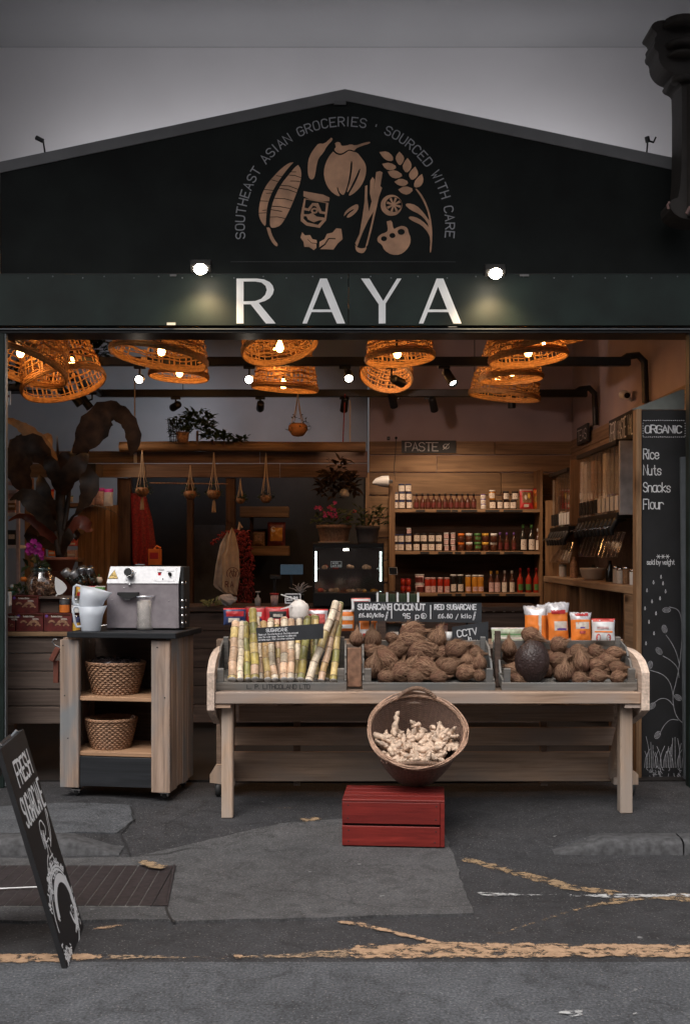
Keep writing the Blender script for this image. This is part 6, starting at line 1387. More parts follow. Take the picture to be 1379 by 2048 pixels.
# warning triangle
tri = [(200,230),(275,365),(110,365)]; o = jb(MB().prism([mp(*p)[0::2] for p in tri], lambda a, b, t: Vector((a, (b-hb)/(ht-hb)*.045-.0085+.001*t, b))), 'warning_label', 'gold')
m = MB(); strokes(m, lambda a, b, d: Vector((mp(a,b)[0], mp(a,b)[1]-.0015-d, mp(a,b)[2])), [[(200,238),(268,360),(118,360),(200,238)],[(140,325),(175,310),(215,318),(235,345)],[(165,300),(205,290),(220,315)],[(190,345),(225,330),(240,310)],[(150,318),(190,322)]], .0018, FRONT); stuff(m.build('warning_print', M['blackmat'], o, world=False))
pl = jb(MB().prism([mp(*p)[0::2] for p in [(868,200),(1170,200),(1165,400),(855,400)]], lambda a, b, t: Vector((a, (b-hb)/(ht-hb)*.045-.0085+.001*t, b))), 'switch_plate', 'steel')
def small(x0, y0, x1, y1, nm, mt, d=.006):
    a = mp(x0, y0); b = mp(x1, y1); MB().box(a[0], b[0], a[1]-d, a[1]+.004, b[2], a[2], .001).build(nm, M[mt], pl, world=False)
small(878,262,942,336,'red_switch','blackmat',.004); small(888,272,932,326,'red_button','redglow',.009); small(1018,245,1130,355,'knob_plate','galv',.003)
x, y, z = mp(1073,292); MB().lathe([(.011,0),(.009,.018),(0,.019)], 14, Matrix.Translation((x,y-.004,z)) @ Matrix.Rotation(R(80),4,'X')).build('rotary_knob', M['blackmat'], pl, world=False)
MB().cbox(Matrix.Translation((x,y-.024,z+.001)), (.0025,.005,.011), .001).build('knob_grip', M['blackmat'], pl, world=False)
x, y, z = mp(970,368); MB().lathe([(.004,0),(.003,.005),(0,.005)], 10, Matrix.Translation((x,y,z)) @ Matrix.Rotation(R(80),4,'X')).build('reset_button', M['blackmat'], pl, world=False)
m = MB(); text(m, 'FOCUA', lambda a, b, d: Vector((a, mp(900,230)[1]-.003-d, b)), mp(872,0)[0], mp(0,238)[2], .0095, .0014, FRONT, sp=.25); stuff(m.build('lettering', M['slate'], pl, world=False))
# screws, outlet
m = MB()
for (cx_, cy_) in ((370,502),(545,505),(185,690),(1068,700),(1062,1060),(450,455),(530,270),(405,385),(850,390),(1140,390),(1160,215)): x, y, z = mp(cx_, cy_); m.lathe([(.0035,0),(.003,.003),(0,.0035)], 8, Matrix.Translation((x,y,z)) @ Matrix.Rotation(R(90),4,'X'))
stuff(jb(m, 'screw_head', 'chrome'))
x, y, z = mp(470,455); jb(MB().lathe([(0,-.006),(.008,-.004),(.008,.006),(0,.008)], 12, Matrix.Translation((x-.003,-.008,z))), 'knob', 'chrome')
jb(MB().prism([mp(*p)[0::2] for p in [(290,570),(612,570),(600,620),(520,662),(385,662),(285,605)]], lambda a, b, t: Vector((a, -.035*(1-t)-.001, b))), 'juice_spout', 'blackmat')
jb(MB().prism([mp(*p)[0::2] for p in [(385,664),(500,664),(480,684),(400,684)]], lambda a, b, t: Vector((a, -.030*(1-t)-.001, b))), 'spout_lip', 'steel')
jb(MB().prism([mp(*p)[0::2] for p in [(490,152),(635,152),(630,166),(495,166)]], lambda a, b, t: Vector((a, .08+.01*t, b+.004))), 'badge', 'steel')
# glass with white contents
g0 = cw(291, 1259.5); t = thing('glass_jug', 'straight clear glass of white granules in front of the juice machine', 'glass', g0); s = sc(g0.y); T = Matrix.Translation(g0); hh = 69*s; rr = 19*s
MB().lathe([(0,0),(rr,0),(rr,hh*.9),(rr*1.12,hh),(rr*1.05,hh),(rr*.93,hh*.9),(rr*.93,.006)], 26, T).build('glass', M['glass'], t)
MB().lathe([(0,.004),(rr*.84,.004),(rr*.88,.02),(rr*.80,hh*.45),(rr*.88,hh*.82),(rr*.7,hh*.85),(0,hh*.86)], 22, T).build('contents', M['flesh'], t)
MB().lathe([(rr*1.05,hh*.90),(rr*1.16,hh*.92),(rr*1.20,hh*.985),(rr*1.1,hh)], 26, T).build('rim', M['chrome2'], t)
# measuring jugs
def jug(label, px, py, w0, w1, h, tilt, z=None, grp='milky measuring jugs'):
    b = cw(px, 1262.5) if z is None else z; s = sc(b.y); t = thing('measuring_jug', label, 'jug', b, 0, grp); T = Matrix.Translation(b) @ Matrix.Rotation(R(tilt),4,'Y')
    h *= s; r0, r1 = w0*s/2, w1*s/2; n = 28; m = MB(); vs = []
    prof = [(0,0),(r0*.94,0),(r0,.008),(r0+(r1-r0)*.55,h*.6),(r1,h),(r1*.97,h),(r0*.95+(r1-r0)*.52,h*.6),(r0*.92,.01),(0,.006)]
    for (r, z_) in prof:
        for k in range(n):
            a = 2*math.pi*k/n; sp_ = max(0, math.cos(a))**12*(z_/h)**4*.28 if h else 0; vs.append(T @ Vector((r*math.cos(a)*(1+sp_), r*math.sin(a), z_+sp_*h*.12)))
    m.add(vs, [(i*n+k, i*n+(k+1)%n, (i+1)*n+(k+1)%n, (i+1)*n+k) for i in range(len(prof)-1) for k in range(n)], True); m.build('jug_body', M['plast'], t)
    pts = [T @ Vector(q) for q in ((-r1*.98,0,h*.97),(-r1*1.32,0,h*.97),(-r1*1.45,0,h*.88),(-r1*1.30,0,h*.35),(-r1*1.15,0,h*.18),(-r0*.98,0,h*.20))]
    MB().tube(pts, .0075, 8).build('handle', M['plast'], t); return t, b, s
t, jb0, js = jug('milky measuring jug standing on the black cart top', 183, 1262, 38, 50, 50, 0)
jug('milky measuring jug stacked tilted into the lower jug', 0, 0, 42, 56, 48, 14, z=jb0+Vector((-.014,0,.112)))
# sieve
c = cw(238, 1256)+Vector((0,0,.022)); t = thing('sieve', 'steel mesh sieve lying in front of the juice machine', 'sieve', c); rr = .066
for i, r_ in enumerate((rr,)): MB().tube([c+Vector((math.cos(a)*rr, math.sin(a)*rr, .028)) for a in [k*.262 for k in range(24)]], .0045, 8, closed=True).build('rim', M['chrome'], t)
MB().lathe([(rr*.98,.026),(rr*.9,.008),(rr*.6,-.012),(0,-.02)], 24, Matrix.Translation(c)).build('mesh_bowl', M['dchrome'], t)
MB().tube([c+Vector((-rr*.2,-rr*.95,.026)), c+Vector((-.06,-.075,.0)), c+Vector((-.11,-.08,-.010))], .007, 8).build('handle', M['chrome'], t); MB().box(c.x+.0, c.x+.022, c.y-.083, c.y-.066, ZT+.0, ZT+.026, .002).build('rest_hook', M['chrome2'], t)
MB().tube([c+Vector((-.012,rr,.028)), c+Vector((0,rr+.01,.052)), c+Vector((.016,rr,.028))], .0025, 6).build('wire_loop', M['chrome'], t)

# ------------------------------------------------------------------ wicker baskets
def wicker(name, label, c, rx, ry, h, top=1.25, mat='wick', rings=14, stakes=26, Mx=None, rimmat='wick', wave=.0055, group=None, rim_r=.007, bulge=.08):
    t = thing(name, label, 'basket', c, 0, group); Mx = Mx or Matrix(); T = Matrix.Translation(c) @ Mx
    def pt(a, u, off=0):
        k = 1+(top-1)*u+bulge*math.sin(u*3.1416); return Vector((math.cos(a)*(rx*k+off), math.sin(a)*(ry*k+off), h*u))
    m = MB(); N_ = stakes*2
    for j in range(rings):
        u = (j+.5)/rings; ph = j % 2; pts = [T @ pt(2*math.pi*i/N_, u, (wave if (i+ph*1) % 2 else -wave) if stakes < 60 else 0) for i in range(N_)]
        m.tube(pts, h/rings*.50, 5, closed=True)
    stuff(m.build('weave', M[mat], t))
    m = MB()
    for i in range(stakes): a = 2*math.pi*i/stakes; m.tube([T @ pt(a, u) for u in (0,.25,.5,.75,1)], .0030, 5)
    stuff(m.build('stake', M[mat], t))
    m = MB(); vs = [T @ Vector((math.cos(a)*rx, math.sin(a)*ry, .004)) for a in [k*.262 for k in range(24)]]; m.add(vs, [tuple(range(24))]); m.build('bottom', M['wickd'], t)
    m = MB(); K = 72
    for s_ in range(4):
        pts = []
        for i in range(K):
            a = 2*math.pi*i/K; tw = a*9+s_*1.57; pts.append(T @ (pt(a, 1.0, math.cos(tw)*rim_r*.9)+Vector((0,0,math.sin(tw)*rim_r*.9))))
        m.tube(pts, rim_r*.62, 5, closed=True)
    m.build('braided_rim', M[rimmat], t)
    return t, T, pt
def onshelf(x, z): return Vector((CL.x+math.cos(CR)*x, CL.y+math.sin(CR)*x, z))
s64 = sc(6.55)
sh1 = zs1+GZ; sh2 = zs2+GZ
def oncart(lx, ly, z): return Vector((CL.x+math.cos(CR)*lx-math.sin(CR)*ly, CL.y+math.sin(CR)*lx+math.cos(CR)*ly, z))
b1 = oncart(.0,.20,sh1); b1.x = P(232,0,b1.y).x
t, T, pt = wicker('wicker_basket', 'oval willow basket lined with a dark bag on the upper cart shelf', b1+Vector((0,0,.001)), 42*s64, .105, 62*s64, 1.38, bulge=.02)
m = MB(); vs = []; nn = 20
for j in range(6):
    for i in range(nn):
        a = 2*math.pi*i/nn; k = [1.22,1.1,.85,.6,.3,.05][j]; z = 62*s64*[.96,1.06,1.12,1.14,1.16,1.14][j]; q = b1+Vector((math.cos(a)*46*s64*k, math.sin(a)*.115*k, z)); q.z += .028*noise.noise(q*22)+.012*noise.noise(q*60); vs.append(q)
m.add(vs, [(j*nn+i, j*nn+(i+1)%nn, (j+1)*nn+(i+1)%nn, (j+1)*nn+i) for j in range(5) for i in range(nn)]); bgt = thing('plastic_bag', 'crumpled glossy dark plastic bag inside the upper willow basket', 'bag', b1+Vector((0,0,.17))); m.build('bag', M['dfilm'], bgt)
m = MB(); 
b2 = oncart(-.03,.19,sh2); b2.x = P(223,0,b2.y).x
t, T, pt = wicker('wicker_basket', 'willow basket with a folded-down handle on the lower cart shelf', b2+Vector((0,0,.001)), 36*s64, .10, 58*s64, 1.38, bulge=.02)
m = MB()
for s_ in range(3): m.tube([b2+Vector((-52*s64+.0*i, 0, 0))*0+Vector((b2.x-54*s64+108*s64*i/12*.94, b2.y-.13*math.sin(i/12*3.14)-.004*s_, sh2+62*s64+.015*math.sin(i/12*3.14)+.006*math.cos(i*2+s_*2)))-b2*0 for i in range(13)], .004, 5)
m.build('handle', M['wickr'], t); m = MB()
for a in (0.25,): 
    q = b2+Vector((46*s64,-.03,60*s64)); m.tube([q+Vector((math.cos(k)*.012,0,math.sin(k)*.016)) for k in [i*.785 for i in range(8)]], .004, 5, closed=True)
m.build('handle_loop', M['wickr'], t)
# small things around the cart
t = thing('wood_block', 'small reddish wooden block hanging left of the cart', 'block', P(113,1330,6.6)); MB().cbox(Matrix.Translation(P(111,1308,6.62)) @ Matrix.Rotation(R(28),4,'Y'), (.016,.02,.045), .003).build('block', M['terra2'], t); pbox(107, 1322, 117, 1366, 6.63, .03, .002).build('strip', M['terra2'], t)

# ================================================================== BENCH
YB0 = 6.0; sB = sc(YB0); hz = lambda y, Y=YB0: CH+(HY-y)*Y/FPX
be = thing('display_bench', 'long pale pine display bench with slatted back and scrolled ends', 'bench', (P(856,0,YB0).x, YB0, 0))
xl, xr = P(430,0,YB0).x, P(1281,0,YB0).x
zr = hz(1385)-.0; 
B(xl, xr, YB0, YB0+.055, hz(1408), zr, .004).build('front_rail', M['bench'], be)
B(xl+.02, xr-.02, YB0+.056, YB0+.50, hz(1392), hz(1392)+.022, .002).build('deck', M['back'], be)
for i, x in enumerate((.13,.28,.43)): pass
# scrolled end boards: side profile in (Y, z)
def endboard(x0, x1):
    pr = [(YB0-.012, hz(1420)),(YB0-.012, .845),(YB0+.02,.875),(YB0+.07,.905),(YB0+.17,.932),(YB0+.30,.945),(YB0+.52,.945),(YB0+.52,.55),(YB0+.30,.52),(YB0+.08,.60)]
    MB().prism(pr, lambda y, z, t: Vector((x0+(x1-x0)*t, y, z))).build('end_board', M['benchy'], be)
endboard(P(415,0,YB0).x, P(430,0,YB0).x-.001); endboard(P(1281,0,YB0).x+.001, P(1297,0,YB0).x)
B(xl, xl+.085, YB0+.01, YB0+.05, hz(1417), hz(1409), .002).build('rail_block', M['bench'], be); B(xr-.085, xr, YB0+.01, YB0+.05, hz(1417), hz(1409), .002).build('rail_block', M['bench'], be)
YLg = 6.06
for (a, b) in ((443,466),(1240,1265)):
    gx = P((a+b)/2,0,YLg).x; B(P(a,0,YLg).x, P(b,0,YLg).x, YLg, YLg+.075, gh(gx,YLg), hz(1409), .006).build('leg', M['benchz'], be)
# slanting braces and rear frames
for sx, x in ((1, xl+.002), (-1, xr-.047)):
    MB().prism([(YB0+.14,.62),(YB0+.26,.62),(YB0+.60,.20),(YB0+.50,.16)], lambda y, z, t: Vector((x+.045*t, y, z))).build('brace', M['benchz'], be)
YR = 6.55
for (y0, y1, a, b) in ((1411,1443,478,1228),(1455,1491,470,1230),(1504,1563,465,1222)):
    B(P(a,0,YR).x, P(b,0,YR).x, YR, YR+.028, hz(y1,YR), hz(y0,YR), .003).build('back_slat', M['back3'], be)
for (a, b) in ((433,470),(1222,1246)): B(P(a,0,YR+.03).x, P(b,0,YR+.03).x, YR+.03, YR+.10, .13, .98, .004).build('rear_post', M['back'], be)
MB().prism([(P(x,y,6.5).x, P(x,y,6.5).z) for x, y in ((421,1548),(432,1530),(446,1530),(470,1562),(470,1570),(421,1564))], lambda x, z, t: Vector((x, 6.48+.06*t, z))).build('foot_block', M['benchz'], be)
MB().prism([(P(x,y,6.5).x, P(x,y,6.5).z) for x, y in ((1268,1542),(1274,1548),(1274,1568),(1225,1568),(1225,1555))], lambda x, z, t: Vector((x, 6.48+.06*t, z))).build('foot_block', M['benchz'], be)
for x in (P(437,0,6.5).x, P(1262,0,6.5).x):
    r = .047; m = MB().lathe([(0,-.018),(r*.85,-.018),(r,-.008),(r,.008),(r*.85,.018),(0,.018)], 22, Matrix.Translation((x, 6.52, gh(x,6.52)+r)) @ Matrix.Rotation(R(90),4,'Y')); o = m.build('castor_wheel', M['rubber'], be)
    B(x-.024, x+.024, 6.50, 6.545, gh(x,6.52)+r*1.7, .145, .002).build('castor_fork', M['galv'], be)
# back ledge behind the crates
ZL = hz(1286, 6.52); B(xl, xr, 6.47, 6.86, ZL-.03, ZL-.001, .003).build('back_ledge', M['back'], be)
B(xl+.4, xl+.44, 6.6, 6.64, .1, ZL-.03, .002).build('ledge_post', M['back'], be); B(xr-.44, xr-.40, 6.6, 6.64, .1, ZL-.03, .002).build('ledge_post', M['back'], be)

# ------------------------------------------------------------------ crates
TILT = 11
def crate(label, x0, x1, print_=None, seed=1):
    Yc = YB0+.062; a, b = P(x0,0,Yc).x, P(x1,0,Yc).x; w = b-a; zc_ = .742; c = Vector(((a+b)/2, Yc, zc_)); t = thing('fruit_crate', label, 'crate', c, 0, 'grey wooden crates on the bench')
    T = Matrix.Translation(c) @ Matrix.Rotation(R(TILT),4,'X'); h = w/2; D = .40
    def bx(x0, x1, y0, y1, z0, z1, nm, mt='crate'): return MB().box(x0, x1, y0, y1, z0, z1, .0015, T).build(nm, M[mt], t)
    n = 6
    for i in range(n): bx(-h+.012, h-.012, .014+i*(D-.028)/n, .014+(i+.86)*(D-.028)/n, 0, .008, 'bottom_slat')
    fs = bx(-h, h, 0, .012, -.004, .040, 'front_slat')
    for sx in (-1,1):
        xa = sx*(h-.001); bx(xa, xa-sx*.010, .013, D-.013, .0, .055, 'side_slat', 'cratey')
        MB().prism([(.10,.066),(D-.013,.066),(D-.013,.125),(.16,.125)], lambda y, z, q: T @ Vector((xa-sx*.010*q, y, z))).build('side_slat', M['cratey'], t)
        MB().prism([(.20,.136),(D-.013,.136),(D-.013,.172),(.26,.172)], lambda y, z, q: T @ Vector((xa-sx*.010*q, y, z))).build('side_slat', M['cratey'], t)
        bx(xa-sx*.011, xa-sx*.047, .014, .038, .009, .115, 'corner_post')
        bx(xa-sx*.011, xa-sx*.040, D-.04, D-.014, .009, .20, 'corner_post')
    for k in range(3): bx(-h, h, D-.012, D, .0+k*.060, .053+k*.060, 'back_slat')
    if print_:
        m = MB(); tot = sum(adv(c_, .15) for c_ in print_)*.024
        text(m, print_, lambda u, v, d: T @ Vector((u, -.0005-d, v)), -tot/2-.01, .008, .024, .0034, T.to_3x3() @ FRONT, ws=1.0, sp=.15, jit=.02); stuff(m.build('stencil', M['slate'], t))
    return T
T1 = crate('grey crate of sugarcane, leftmost on the bench, with faded stencil letters', 430, 693, 'L. P. LITHCOLAND LTD', 1)
T2 = crate('grey crate heaped with coconuts, middle one on the bench', 725, 990, None, 2)
T3 = crate('grey crate of coconuts with the large dark fruit, rightmost on the bench', 1003, 1274, None, 3)
# loose brown mat between the first two crates
t = thing('coir_block', 'brown fibrous board between the cane crate and the coconut crate', 'board', P(709,1372,6.1)); pbox(695, 1296, 723, 1374, 6.12, .03, .004).build('board', M['coir'], t)
t = thing('crate_board', 'dark thin board between the middle and right crates', 'board', P(997,1372,6.2)); pbox(990, 1262, 1001, 1374, 6.2, .03, .002).build('board', M['dplank'], t)

# ------------------------------------------------------------------ sugar canes
PINK=(.66,.44,.29); PALE=(.70,.58,.43); OLI=(.40,.31,.09); GRN=(.27,.25,.085); YEL=(.58,.43,.18); ORG=(.46,.30,.14); DRK=(.12,.11,.05)
def cane(label, xb, yb, xt, yt, wpx, cols, seed, Yb=6.10, Yt=6.42, bend=0, cut=True):
    a, b = P(xb, yb, Yb), P(xt, yt, Yt); r = wpx*1.14/2*sc(6.2); t = thing('sugar_cane', label, 'sugarcane', a, 0, 'sugarcane sticks in the left crate'); rnd = random.Random(seed)
    Lc = (b-a).length; m = MB(); pts = []; rr = []; cl = []; s = rnd.uniform(.01,.05); d = (b-a).normalized(); sd = Vector((d.z,0,-d.x)); nodes_ = []
    while s < Lc: nodes_.append(s); s += rnd.uniform(.060,.115)
    def pos(s_): u = s_/Lc; return a+(b-a)*u+sd*bend*math.sin(u*math.pi)+sd*.003*math.sin(s_*30+seed)
    ss = [(0, 0, 0)]; k = 0
    for q in nodes_:
        for off, dr, kind in ((-.010,0,0),(-.0035,.10,0),(-.001,.14,1),(.0015,.14,1),(.0035,.03,0),(.010,-.03,0)):
            if 0 < q+off < Lc: ss.append((q+off, dr, kind))
        ss.append((min(Lc, q+.03), -.02, 0))
    ss.append((Lc, 0, 0)); ss.sort()
    n = 12
    for (s_, dr, kind) in ss:
        seg = sum(1 for q in nodes_ if q <= s_); c = Vector(cols[(seg+seed) % len(cols)]); c = c*(1+.25*math.sin(seg*5.1+seed))
        if kind: c = Vector((.16,.10,.07))
        pts.append(pos(s_)); rr.append(r*(1+dr)); cl.append((*c, 1))
    m.tube(pts, rr, n, cap=False); m.col = [cl[i] for i in range(len(pts)) for _ in range(n)]
    m.build('cane', M['cane'], t, vcol=True)
    m = MB()
    for i, sgn in ((0,-1),(-1,1)):
        dd = d*sgn; T = Matrix.Translation(pts[i]) @ dd.to_track_quat('Z','Y').to_matrix().to_4x4(); m.lathe([(r,0),(r*.96,.002),(0,.003)], n, T)
    m.build('cut_end', M['flesh'], t)
cane('thick pinkish cane, leftmost in the crate', 464, 1359, 471, 1246, 14.5, [PINK,YEL,PINK,PINK], 1)
cane('slim almost white cane, second from the left', 480, 1359, 484, 1246, 11.5, [PALE,PALE], 2)
cane('green cane, third from the left', 496, 1359, 491, 1247, 13, [GRN,OLI], 3, Yb=6.14)
cane('tall olive cane with a pinkish top, standing left of the small sign', 511, 1358, 506, 1220, 14.5, [OLI,YEL,OLI,GRN,OLI,PINK], 4)
cane('pinkish ringed cane beside the tall olive one', 522, 1359, 514, 1235, 11.5, [PINK,PALE], 5, Yb=6.16)
cane('orange-brown cane under the left end of the small sign', 536, 1359, 527, 1246, 13, [ORG,YEL,ORG], 6)
cane('whitish bent cane under the small sign', 550, 1359, 541, 1240, 12, [PALE,PALE,PINK], 7, bend=-.012)
cane('thin yellowish cane behind the whitish bent one', 560, 1359, 553, 1242, 11, [YEL,PINK], 8, Yb=6.2, Yt=6.44)
cane('pink ringed cane at the middle of the crate', 568, 1359, 569, 1238, 14, [PINK,PINK,PALE], 9)
cane('pink ringed cane just right of the middle', 582, 1359, 583, 1241, 13, [PINK,PALE,PINK], 10)
cane('pale yellow cane behind the pink ones', 592, 1359, 599, 1240, 11.5, [YEL,PALE], 11, Yb=6.18)
cane('grey-green cane leaning right under the sign end', 602, 1359, 616, 1236, 14, [GRN,OLI,GRN], 12)
cane('dark green cane behind the long pale one', 632, 1359, 632, 1234, 12, [GRN,DRK,YEL], 13, Yb=6.22, Yt=6.46)
cane('yellow-green cane top showing above the small sign', 626, 1345, 629, 1232, 12, [YEL,OLI], 18, Yb=6.3, Yt=6.50)
cane('long pale cane slanting across the others to the top right', 617, 1361, 673, 1205, 13.5, [PALE,YEL,PALE,PALE], 14, Yb=6.08, Yt=6.36)
cane('long brownish pink cane slanting behind the pale one', 642, 1361, 679, 1210, 12, [PINK,ORG,PINK], 15, Yb=6.12, Yt=6.41)
cane('dark cane stub low behind the slanting canes', 654, 1359, 659, 1285, 10, [DRK,OLI], 17, Yb=6.2)
cane('yellow-green cane, rightmost, leaning on the crate side', 667, 1361, 680, 1207, 13, [OLI,YEL,GRN,YEL], 16, Yb=6.14, Yt=6.45)
# small SUGARCANE sign
def tilt_sign(label, quad, Y, fn_, lean=.03, mat='slate'):
    t = thing('price_board', label, 'sign', P((quad[0][0]+quad[1][0])/2, quad[2][1], Y))
    xs_ = [P(x, y, Y) for x, y in quad]; m = MB(); m.add([p+Vector((0,d,0)) for d in (0,.006) for p in xs_], [(0,1,2,3),(4,7,6,5),(0,4,5,1),(1,5,6,2),(2,6,7,3),(3,7,4,0)]); m.build('board', M[mat], t)
    m = MB(); fn_(m); stuff(m.build('lettering', M['chalk'], t)); return t
def rot_text(m, s, x, y, h, Y, w, ang, ws=.8, sp=.15, jit=.05):
    ca, sa = math.cos(R(ang)), math.sin(R(ang))
    text(m, s, lambda a, b, d: P(x+a*ca-b*sa, y-(a*sa+b*ca), Y)+Vector((0,-d,0)), 0, 0, h, w*sc(Y), FRONT, ws=ws, sp=sp, jit=jit)
Ys = 6.10
def f1(m):
    rot_text(m, 'SUGARCANE', 533, 1264, 6.2, Ys, 1.2, 3, .95); 
    for i, s_ in enumerate(('Simply cut the cane bunch at the base and peel','away the outer layer. The inner is edible and','contains sugar, fiber and other nutrients')): rot_text(m, s_, 517, 1271+i*5.2, 3.1, Ys, .55, 3, .78, .12, .09)
tilt_sign('small dark board titled SUGARCANE with small handwriting, leaning on the canes', [(512,1256),(647,1247),(647,1277),(516,1286)], Ys+.001, f1)
YQ = 6.50
def f2(m):
    Y = YQ-.0005
    pxtext(m, 'SUGARCANE', 716, 1219, 10.5, Y, 2.5, ws=.86, sp=.17, jit=.05); pxtext(m, '\u00a36.80/kilo', 718, 1234, 7.5, Y, 1.6, ws=.85, sp=.25, jit=.05)
    pxtext(m, 'COCONUT', 789, 1220, 12, Y, 2.5, ws=.86, sp=.20, jit=.05); pxtext(m, '95 p', 804, 1237, 10, Y, 1.7, ws=1.0, sp=.3, jit=.05)
    pxtext(m, 'RED SUGARCANE', 869, 1219, 10, Y, 2.1, ws=.76, sp=.20, jit=.04); pxtext(m, '\u00a36.80 / kilo', 876, 1236, 8, Y, 1.5, ws=.9, sp=.25, jit=.05)
    pxstroke(m, [[(783,1209),(783,1236)],[(861,1211),(861,1237)]], Y, 2.2)
    for x in (770,945): pxstroke(m, [[(x,1240),(x+4,1224),(x+6,1224),(x+2,1240),(x,1240)],[(x+1,1236),(x+4,1236)],[(x+2,1231),(x+5,1231)]], Y, 1.1)
    pxstroke(m, [arc(847,1232,5.5,0,360,12)]+[[(843+k*2.5,1228+k),(845+k*2,1236)] for k in range(3)], Y, 1.1)
tilt_sign('long price board for SUGARCANE, COCONUT and RED SUGARCANE above the middle crate', [(708,1203),(963,1206),(963,1246),(709,1241)], YQ, f2)
B(P(738,0,6.56).x, P(742,0,6.56).x, 6.52, 6.535, ZL, P(0,1241,6.52).z, .001).build('prop', M['black'], be); B(P(930,0,6.56).x, P(934,0,6.56).x, 6.52, 6.535, ZL, P(0,1243,6.52).z, .001).build('prop', M['black'], be)
YC = 6.44
def f3(m):
    rot_text(m, 'CCTV', 915, 1274, 13, YC-.0005, 2.1, 8, .95, .18); rot_text(m, 'in', 936, 1280, 6.5, YC-.0005, 1.4, 4, .9); rot_text(m, 'OPERATION', 914, 1289, 7, YC-.0005, 1.2, 3, .85)
tilt_sign('dark board lettered CCTV in OPERATION at the back right of the middle crate', [(904,1254),(976,1243),(976,1300),(904,1300)], YC, f3)
# little price card and straw coconut
card('small white-framed card priced 3.99 behind the opened coconut', 570, 1187, 602, 1207, 6.72, ['\u00a33.99'], 7.5, lw=1.3)
YK = 6.55; kb = P(598, 1240, YK); t = thing('opened_coconut', 'white trimmed young coconut with a straw in the middle of the packets', 'coconut', kb); rr = 20*sc(YK)
m = MB(); m.lathe([(0,0),(rr*.86,0),(rr*.97,rr*.5),(rr,rr*1.3),(rr*.9,rr*1.55),(rr*.45,rr*1.95),(rr*.2,rr*2.05),(0,rr*2.08)], 20, Matrix.Translation(kb)); m.build('coconut', M['flesh'], t)
MB().tube([kb+Vector((.01,-.02,rr*1.9)), P(562,1189,YK-.03)], .0035, 8).build('straw', M['whitep'], t)
MB().add([P(560,1218,YK-.05), P(583,1210,YK-.05), P(586,1214,YK-.05), P(562,1219,YK-.05)], [(0,1,2,3)]).build('tag', M['paper'], t)
B(kb.x-.06, kb.x+.06, YK-.05, YK+.08, ZL, kb.z-.001, .003).build('riser', M['dplank'], be)
# packets on the ledge
NV = 'packets on the bench ledge'
packs = [('dark blue and red foil packet behind the leftmost canes', 470, 1250, 46, 34, 6.58, ('blue','red2'), [(.1,.9,.5,.8,'red2'),(.2,.7,.15,.4,'lab')], 12),
 ('red foil packet behind the tall olive cane', 512, 1250, 44, 37, 6.62, ('red2','skin'), [(.15,.8,.45,.7,'lab'),(.2,.8,.1,.35,'blue')], -8),
 ('red and dark foil packet left of the white coconut', 556, 1250, 50, 36, 6.60, ('red2','red2'), [(.15,.85,.35,.75,'blackmat'),(.3,.7,.45,.6,'lab')], 5),
 ('clear packet of red snacks right of the white coconut', 634, 1252, 44, 34, 6.60, ('film2','red2'), [(.1,.9,.1,.7,'redm'),(.2,.6,.3,.5,'lab')], -6),
 ('orange and white packet behind the slanting cane tops', 690, 1262, 42, 42, 6.60, ('orange','film2'), [(.1,.9,.5,.7,'lab'),(.15,.85,.12,.3,'whitep')], 8),
 ('white and red packet tucked behind the left of the long price board', 722, 1222, 40, 26, 6.60, ('whitep','redm'), [(.1,.9,.55,.75,'red2'),(.2,.8,.2,.4,'slate')], 10),
 ('orange-topped white packet below the word SUGARCANE', 736, 1284, 36, 42, 6.56, ('whitep','orange'), [(.05,.95,.6,.95,'orange'),(.2,.8,.2,.4,'red2')], -4),
 ('dark packet with white lettering below the word COCONUT', 788, 1284, 34, 40, 6.56, ('blackmat','brown'), [(.25,.75,.35,.5,'lab')], 4),
 ('small orange packet behind the top coconuts', 812, 1284, 24, 36, 6.60, ('orange','lab'), [(.2,.8,.3,.5,'lab')], 0),
 ('pale pink packet right of the top coconut', 884, 1284, 24, 36, 6.58, ('labp','skin'), [(.2,.8,.3,.5,'orange')], 5)]
for i, (lab, x, y, w, h, Y, mt, bd, rz) in enumerate(packs):
    o, f = pk('snack_packet', lab, x, y, w, h, Y, .045, mt, bd, rz=rz, seed=70+i, group=NV, tilt=-6)
    if y < 1240: B(P(x-14,0,Y).x, P(x+14,0,Y).x, Y-.02, Y+.03, ZL, P(0,y,Y).z-.001, .002).build('riser', M['dplank'], be)
t = thing('snack_jar', 'row of clear compartments with dark snacks behind the long price board', 'box', P(795,1206,6.75)); pbox(752, 1183, 838, 1206, 6.75, .08, .003).build('tray', M['glass'], t)
for x in (764,783,806,826): pbox(x-8, 1188, x+8, 1206, 6.77, .04, .003).build('pouch', M['dgreen'], t); 
for x in (755,774,795,816,836): pbox(x-2, 1185, x+2, 1206, 6.745, .004, 0).build('divider', M['whitep'], t)
B(P(752,0,6.8).x, P(838,0,6.8).x, 6.76, 6.82, ZL, P(0,1206,6.78).z-.002, .002).build('riser', M['dplank'], be)
t = thing('paper_cup', 'small white cup right of the top coconuts', 'cup', P(898,1284,6.5)); MB().lathe([(0,0),(.018,0),(.026,.06),(0,.06)], 14, Matrix.Translation(P(897,1284,6.5))).build('cup', M['whitep'], t)
